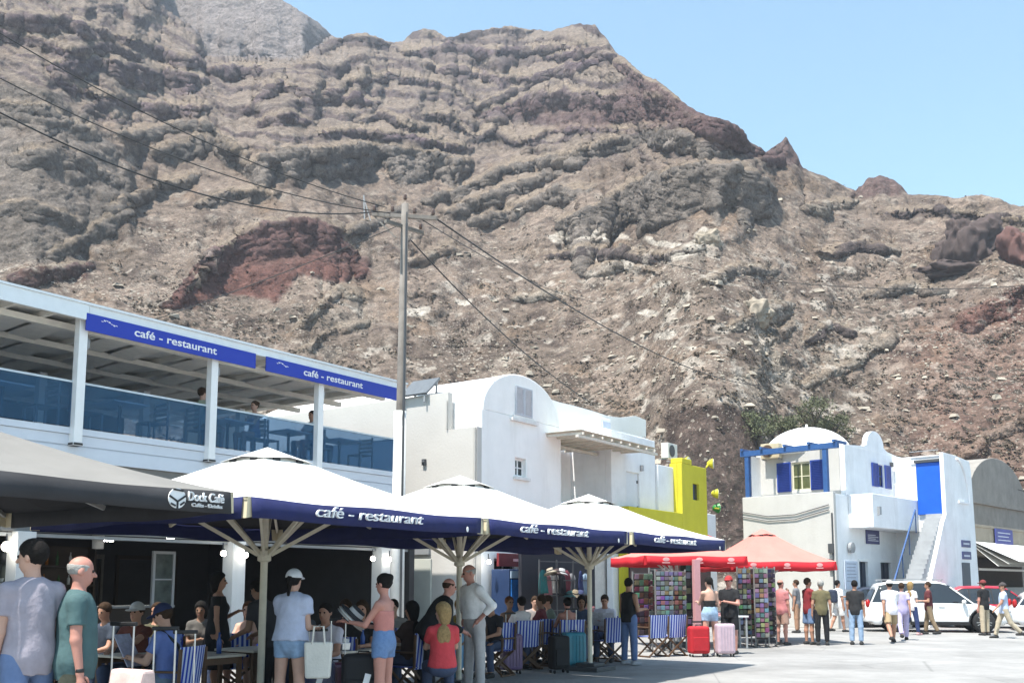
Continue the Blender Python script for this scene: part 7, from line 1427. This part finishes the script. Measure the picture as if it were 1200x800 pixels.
        for xa in (L * .205, -L * .062, -L * .27):
            m = MB(); pts = [(xa, s * (half(xa) * 1.001), z) for z in np.linspace(.42, belt(xa) - .06, 5)]
            sec = [half(xa) * q + .002 for q in (.988, .98, .985, 1.0, .99)]; m.tube([(xa, s * sec[k], pts[k][2]) for k in range(5)], .006, 4); m.build('door_seam', BLACK, r)
        m = MB(); hx_ = L * .435; m.ball((hx_, s * half(hx_) * .86, belt(hx_) - .07), (.26, .10, .065), 14, 8); m.build('headlight', mat('headlight', (.55, .57, .6), .08, spec=.8, var=.1), r, smooth=True)
        m = MB(); tx_ = -L * .475; m.ball((tx_, s * half(tx_) * .9, .93), (.08, .1, .16), 10, 8); m.build('tail_light', mat('tail light', (.35, .01, .01), .15, var=0), r, smooth=True)
        m = MB(); m.box(((xf + xr_) / 2, s * hw * .965, zb + .06), (xf - xr_ - 2 * ar, .05, .12)); m.build('sill_trim', BLACK, r, bevel=.01)
        for c in (xf, xr_):
            m = MB(); m.lathe([(wr * .66, -.11), (wr * .96, -.10), (wr, -.07), (wr, .07), (wr * .96, .10), (wr * .66, .11)], (c, s * (hw - .13), wr), 30, axis='Y'); wh = m.build('wheel', mat('tyre', (.018, .018, .019), .8), r, smooth=True)
            m = MB(); yq = s * (hw - .13) + s * .085
            m.lathe([(wr * .55, -.01), (wr * .70, .0), (wr * .70, .012), (wr * .62, .014)], (c, yq, wr), 30, axis='Y')
            for q in range(10): a = 2 * math.pi * q / 10 + (.12 if q % 2 else -.12); m.bar((c + .04 * math.cos(a), yq + s * .02, wr + .04 * math.sin(a)), (c + wr * .66 * math.cos(a), yq + s * .02, wr + wr * .66 * math.sin(a)), .02, .035, up=(0, 1, 0))
            m.lathe([(.06, -.01), (.06, .035)], (c, yq, wr), 14, axis='Y'); m.build('rim', mat('alloy', (.5, .5, .51), .3, metal=.8, var=.05), wh)
            m = MB(); m.lathe([(ar - .03, -.02), (ar - .03, -.0)], (c, s * (hw - .30), wr + .02), 20, axis='Y'); m.build('wheel_well', BLACK, r)
            if suv:
                m = MB(); pts = [(c + (ar + .012) * math.cos(t), s * (half(c + ar * math.cos(t)) * .972), wr + (ar + .012) * math.sin(t)) for t in np.linspace(.0, math.pi, 16)]; m.tube(pts, .035, 6); m.build('arch_trim', BLACK, r, smooth=True)
    m = MB(); m.box((L / 2 - .03, 0, .62), (.1, Wd * .46, .16)); m.build('grille', BLACK, r, bevel=.02); m = MB(); m.box((L / 2 - .02, 0, .36), (.12, Wd * .62, .14)); m.build('bumper_trim', DGREY, r, bevel=.03)
    m = MB(); m.box((L / 2 + .02, 0, .48), (.02, .46, .1)); m.build('number_plate', LETW, r)
    if suv:
        for s in (1, -1): m = MB(); m.bar((-L * .38, s * hw * .66, H + .05), (L * .05, s * hw * .66, H + .05), .03); m.bar((-L * .37, s * hw * .66, H - .02), (-L * .37, s * hw * .66, H + .05), .03); m.bar((L * .04, s * hw * .66, H - .02), (L * .04, s * hw * .66, H + .05), .03); m.build('roof_rail', GREY, r)
    return r
CARX, CARY = at(1094, 34.0)
car('suv_car', (CARX, CARY, 0), R(-12), (.74, .74, .73), 'white sport utility car parked nose outwards in front of the outside stair')
X, Y_ = at(1168, 37.0); car('hatchback_car', (X, Y_, 0), R(-14), (.42, .012, .03), 'red hatchback parked beyond the white car', L=4.2, Wd=1.76, H=1.52, suv=False)
X, Y_ = at(1264, 34.4); car('saloon_car', (X, Y_, 0), R(-20), (.72, .72, .72), 'white car cut off by the edge of the view past the red hatchback', L=4.3, Wd=1.76, H=1.5, suv=False)
X, Y_ = at(1032, 38.0); car('parked_car', (X, Y_, 0), R(20), (.05, .06, .09), 'dark car almost hidden behind the people and the white car', L=4.2, Wd=1.74, H=1.48, suv=False)

# ------------------------------------------------------------------ olive bushes and boulders
LEAF = mat('olive leaf', (.115, .125, .062), .8, var=.35, scale=2); BARK = mat('bark', (.10, .08, .06), .9, var=.3)
def bush(p, rad, h, label, seed, n=1500):
    r = empty('olive_tree', tuple(p), 0, label, 'tree', 'olive trees behind the domed house'); rd = random.Random(seed); m = MB(); b = MB()
    b.tube([(0, 0, -.8), (.1, .05, h * .3), (.05, 0, h * .55)], [.16, .12, .07], 8)
    cl = [(rd.uniform(-1, 1) * rad * .7, rd.uniform(-1, 1) * rad * .7, h * rd.uniform(.35, .85), rad * rd.uniform(.3, .55)) for _ in range(11)]
    for (x, y, z, q) in cl: b.tube([(.05, 0, h * .3), (x * .5, y * .5, z * .7), (x, y, z)], [.06, .04, .015], 5)
    for _ in range(n):
        x, y, z, q = rd.choice(cl); d = Vector((rd.gauss(0, 1), rd.gauss(0, 1), rd.gauss(0, .8))).normalized() * q * rd.uniform(.4, 1.1); c = Vector((x, y, z)) + d
        u = Vector((rd.gauss(0, 1), rd.gauss(0, 1), rd.gauss(0, 1))).normalized(); v = u.cross(Vector((rd.gauss(0, 1), rd.gauss(0, 1), rd.gauss(0, 1)))).normalized(); s = rd.uniform(.06, .15); m.add([c - u * s, c + v * s * .4, c + u * s, c - v * s * .4], [(0, 1, 2, 3)])
    m.build('crown', LEAF, r, fixn=False); b.build('trunk', BARK, r, smooth=True)
for i, (px, py, rad, h, lab) in enumerate(((888, 512, 1.6, 2.6, 'grey-green olive tree beside the blue pergola post'), (955, 500, 1.7, 3.0, 'tallest grey-green olive tree above the small dome'), (978, 505, 1.3, 2.2, 'small olive tree near the rounded parapet'), (915, 505, 1.3, 2.0, 'low olive tree behind the curve of the small dome'))):
    p = hill_at(px, py + 12); bush(p, rad, h, lab, 20 + i)
def boulder(px, py, size, c, label, seed, name='boulder'):
    p = hill_at(px, py); size = [q * p.length / 1158. for q in size]; bm = bmesh.new(); bmesh.ops.create_icosphere(bm, subdivisions=5, radius=1); V = np.array([v.co[:] for v in bm.verts], np.float32)
    n = ridged(V * 1.3 + seed, 4) * .16 + fbm(V * .8 + seed * 2, 3) * .22; f = np.round(fbm(V * 1.1 + seed * 3, 1) * 2.5) / 2.5 * .2; V = np.sign(V) * np.abs(V) ** .8 * (1 + 1.25 * n + 1.8 * f)[:, None] * np.array(size, np.float32)
    for v, q in zip(bm.verts, V): v.co = q
    me = bpy.data.meshes.new(name); bm.to_mesh(me); bm.free(); o = bpy.data.objects.new(name, me); COL.objects.link(o); me.materials.append(c); o.location = p + Vector((0, 0, size[2] * .15)); tag(o, label, 'boulder', 'big rocks on the slope'); me.polygons.foreach_set('use_smooth', [True] * len(me.polygons))
RK1 = mat('dark lava rock', (.07, .05, .046), .95, var=.4, scale=1.2, bump=.8, bscale=3); RK2 = mat('red lava rock', (.115, .058, .05), .95, var=.4, scale=1.0, bump=.8, bscale=3); RK3 = mat('pale rock', (.30, .255, .2), .95, var=.4, scale=1.2, bump=.8, bscale=4)
boulder(1137, 300, (25, 25, 27), RK1, 'large dark boulder perched on the slope above the domed house', 3); boulder(1196, 306, (15, 16, 20), RK2, 'dark reddish boulder at the edge of the view', 5); boulder(1112, 326, (26, 16, 8), RK1, 'low dark ledge of rock below the large dark boulder', 8)
boulder(830, 285, (11, 11, 10), RK3, 'pale angular rock below the grey cliff', 11); boulder(890, 368, (15, 13, 14), RK3, 'pale fractured rock halfway down the scree', 13)
# ------------------------------------------------------------------ sea air between the quay and the far cliffs
zt = float(HILL[..., 2].max()) + 12; hm_ = bpy.data.materials.new('sea haze'); hm_.use_nodes = True; N = hm_.node_tree.nodes; L = hm_.node_tree.links; N.remove(N['Principled BSDF'])
pv = N.new('ShaderNodeVolumePrincipled'); pv.inputs['Color'].default_value = (.80, .88, 1, 1); pv.inputs['Density'].default_value = .00052; pv.inputs['Anisotropy'].default_value = .2; L.new(pv.outputs[0], N['Material Output'].inputs['Volume'])
m = MB(); m.bx(-1100, 1100, -1100, 1100, -1.1, zt); o = m.build('haze', hm_); tag(o, 'thin sea haze over the harbour', 'haze', kind='stuff'); o.display_type = 'WIRE'
SC.cycles.volume_bounces = 0; SC.cycles.volume_step_rate = 4; SC.cycles.volume_max_steps = 64
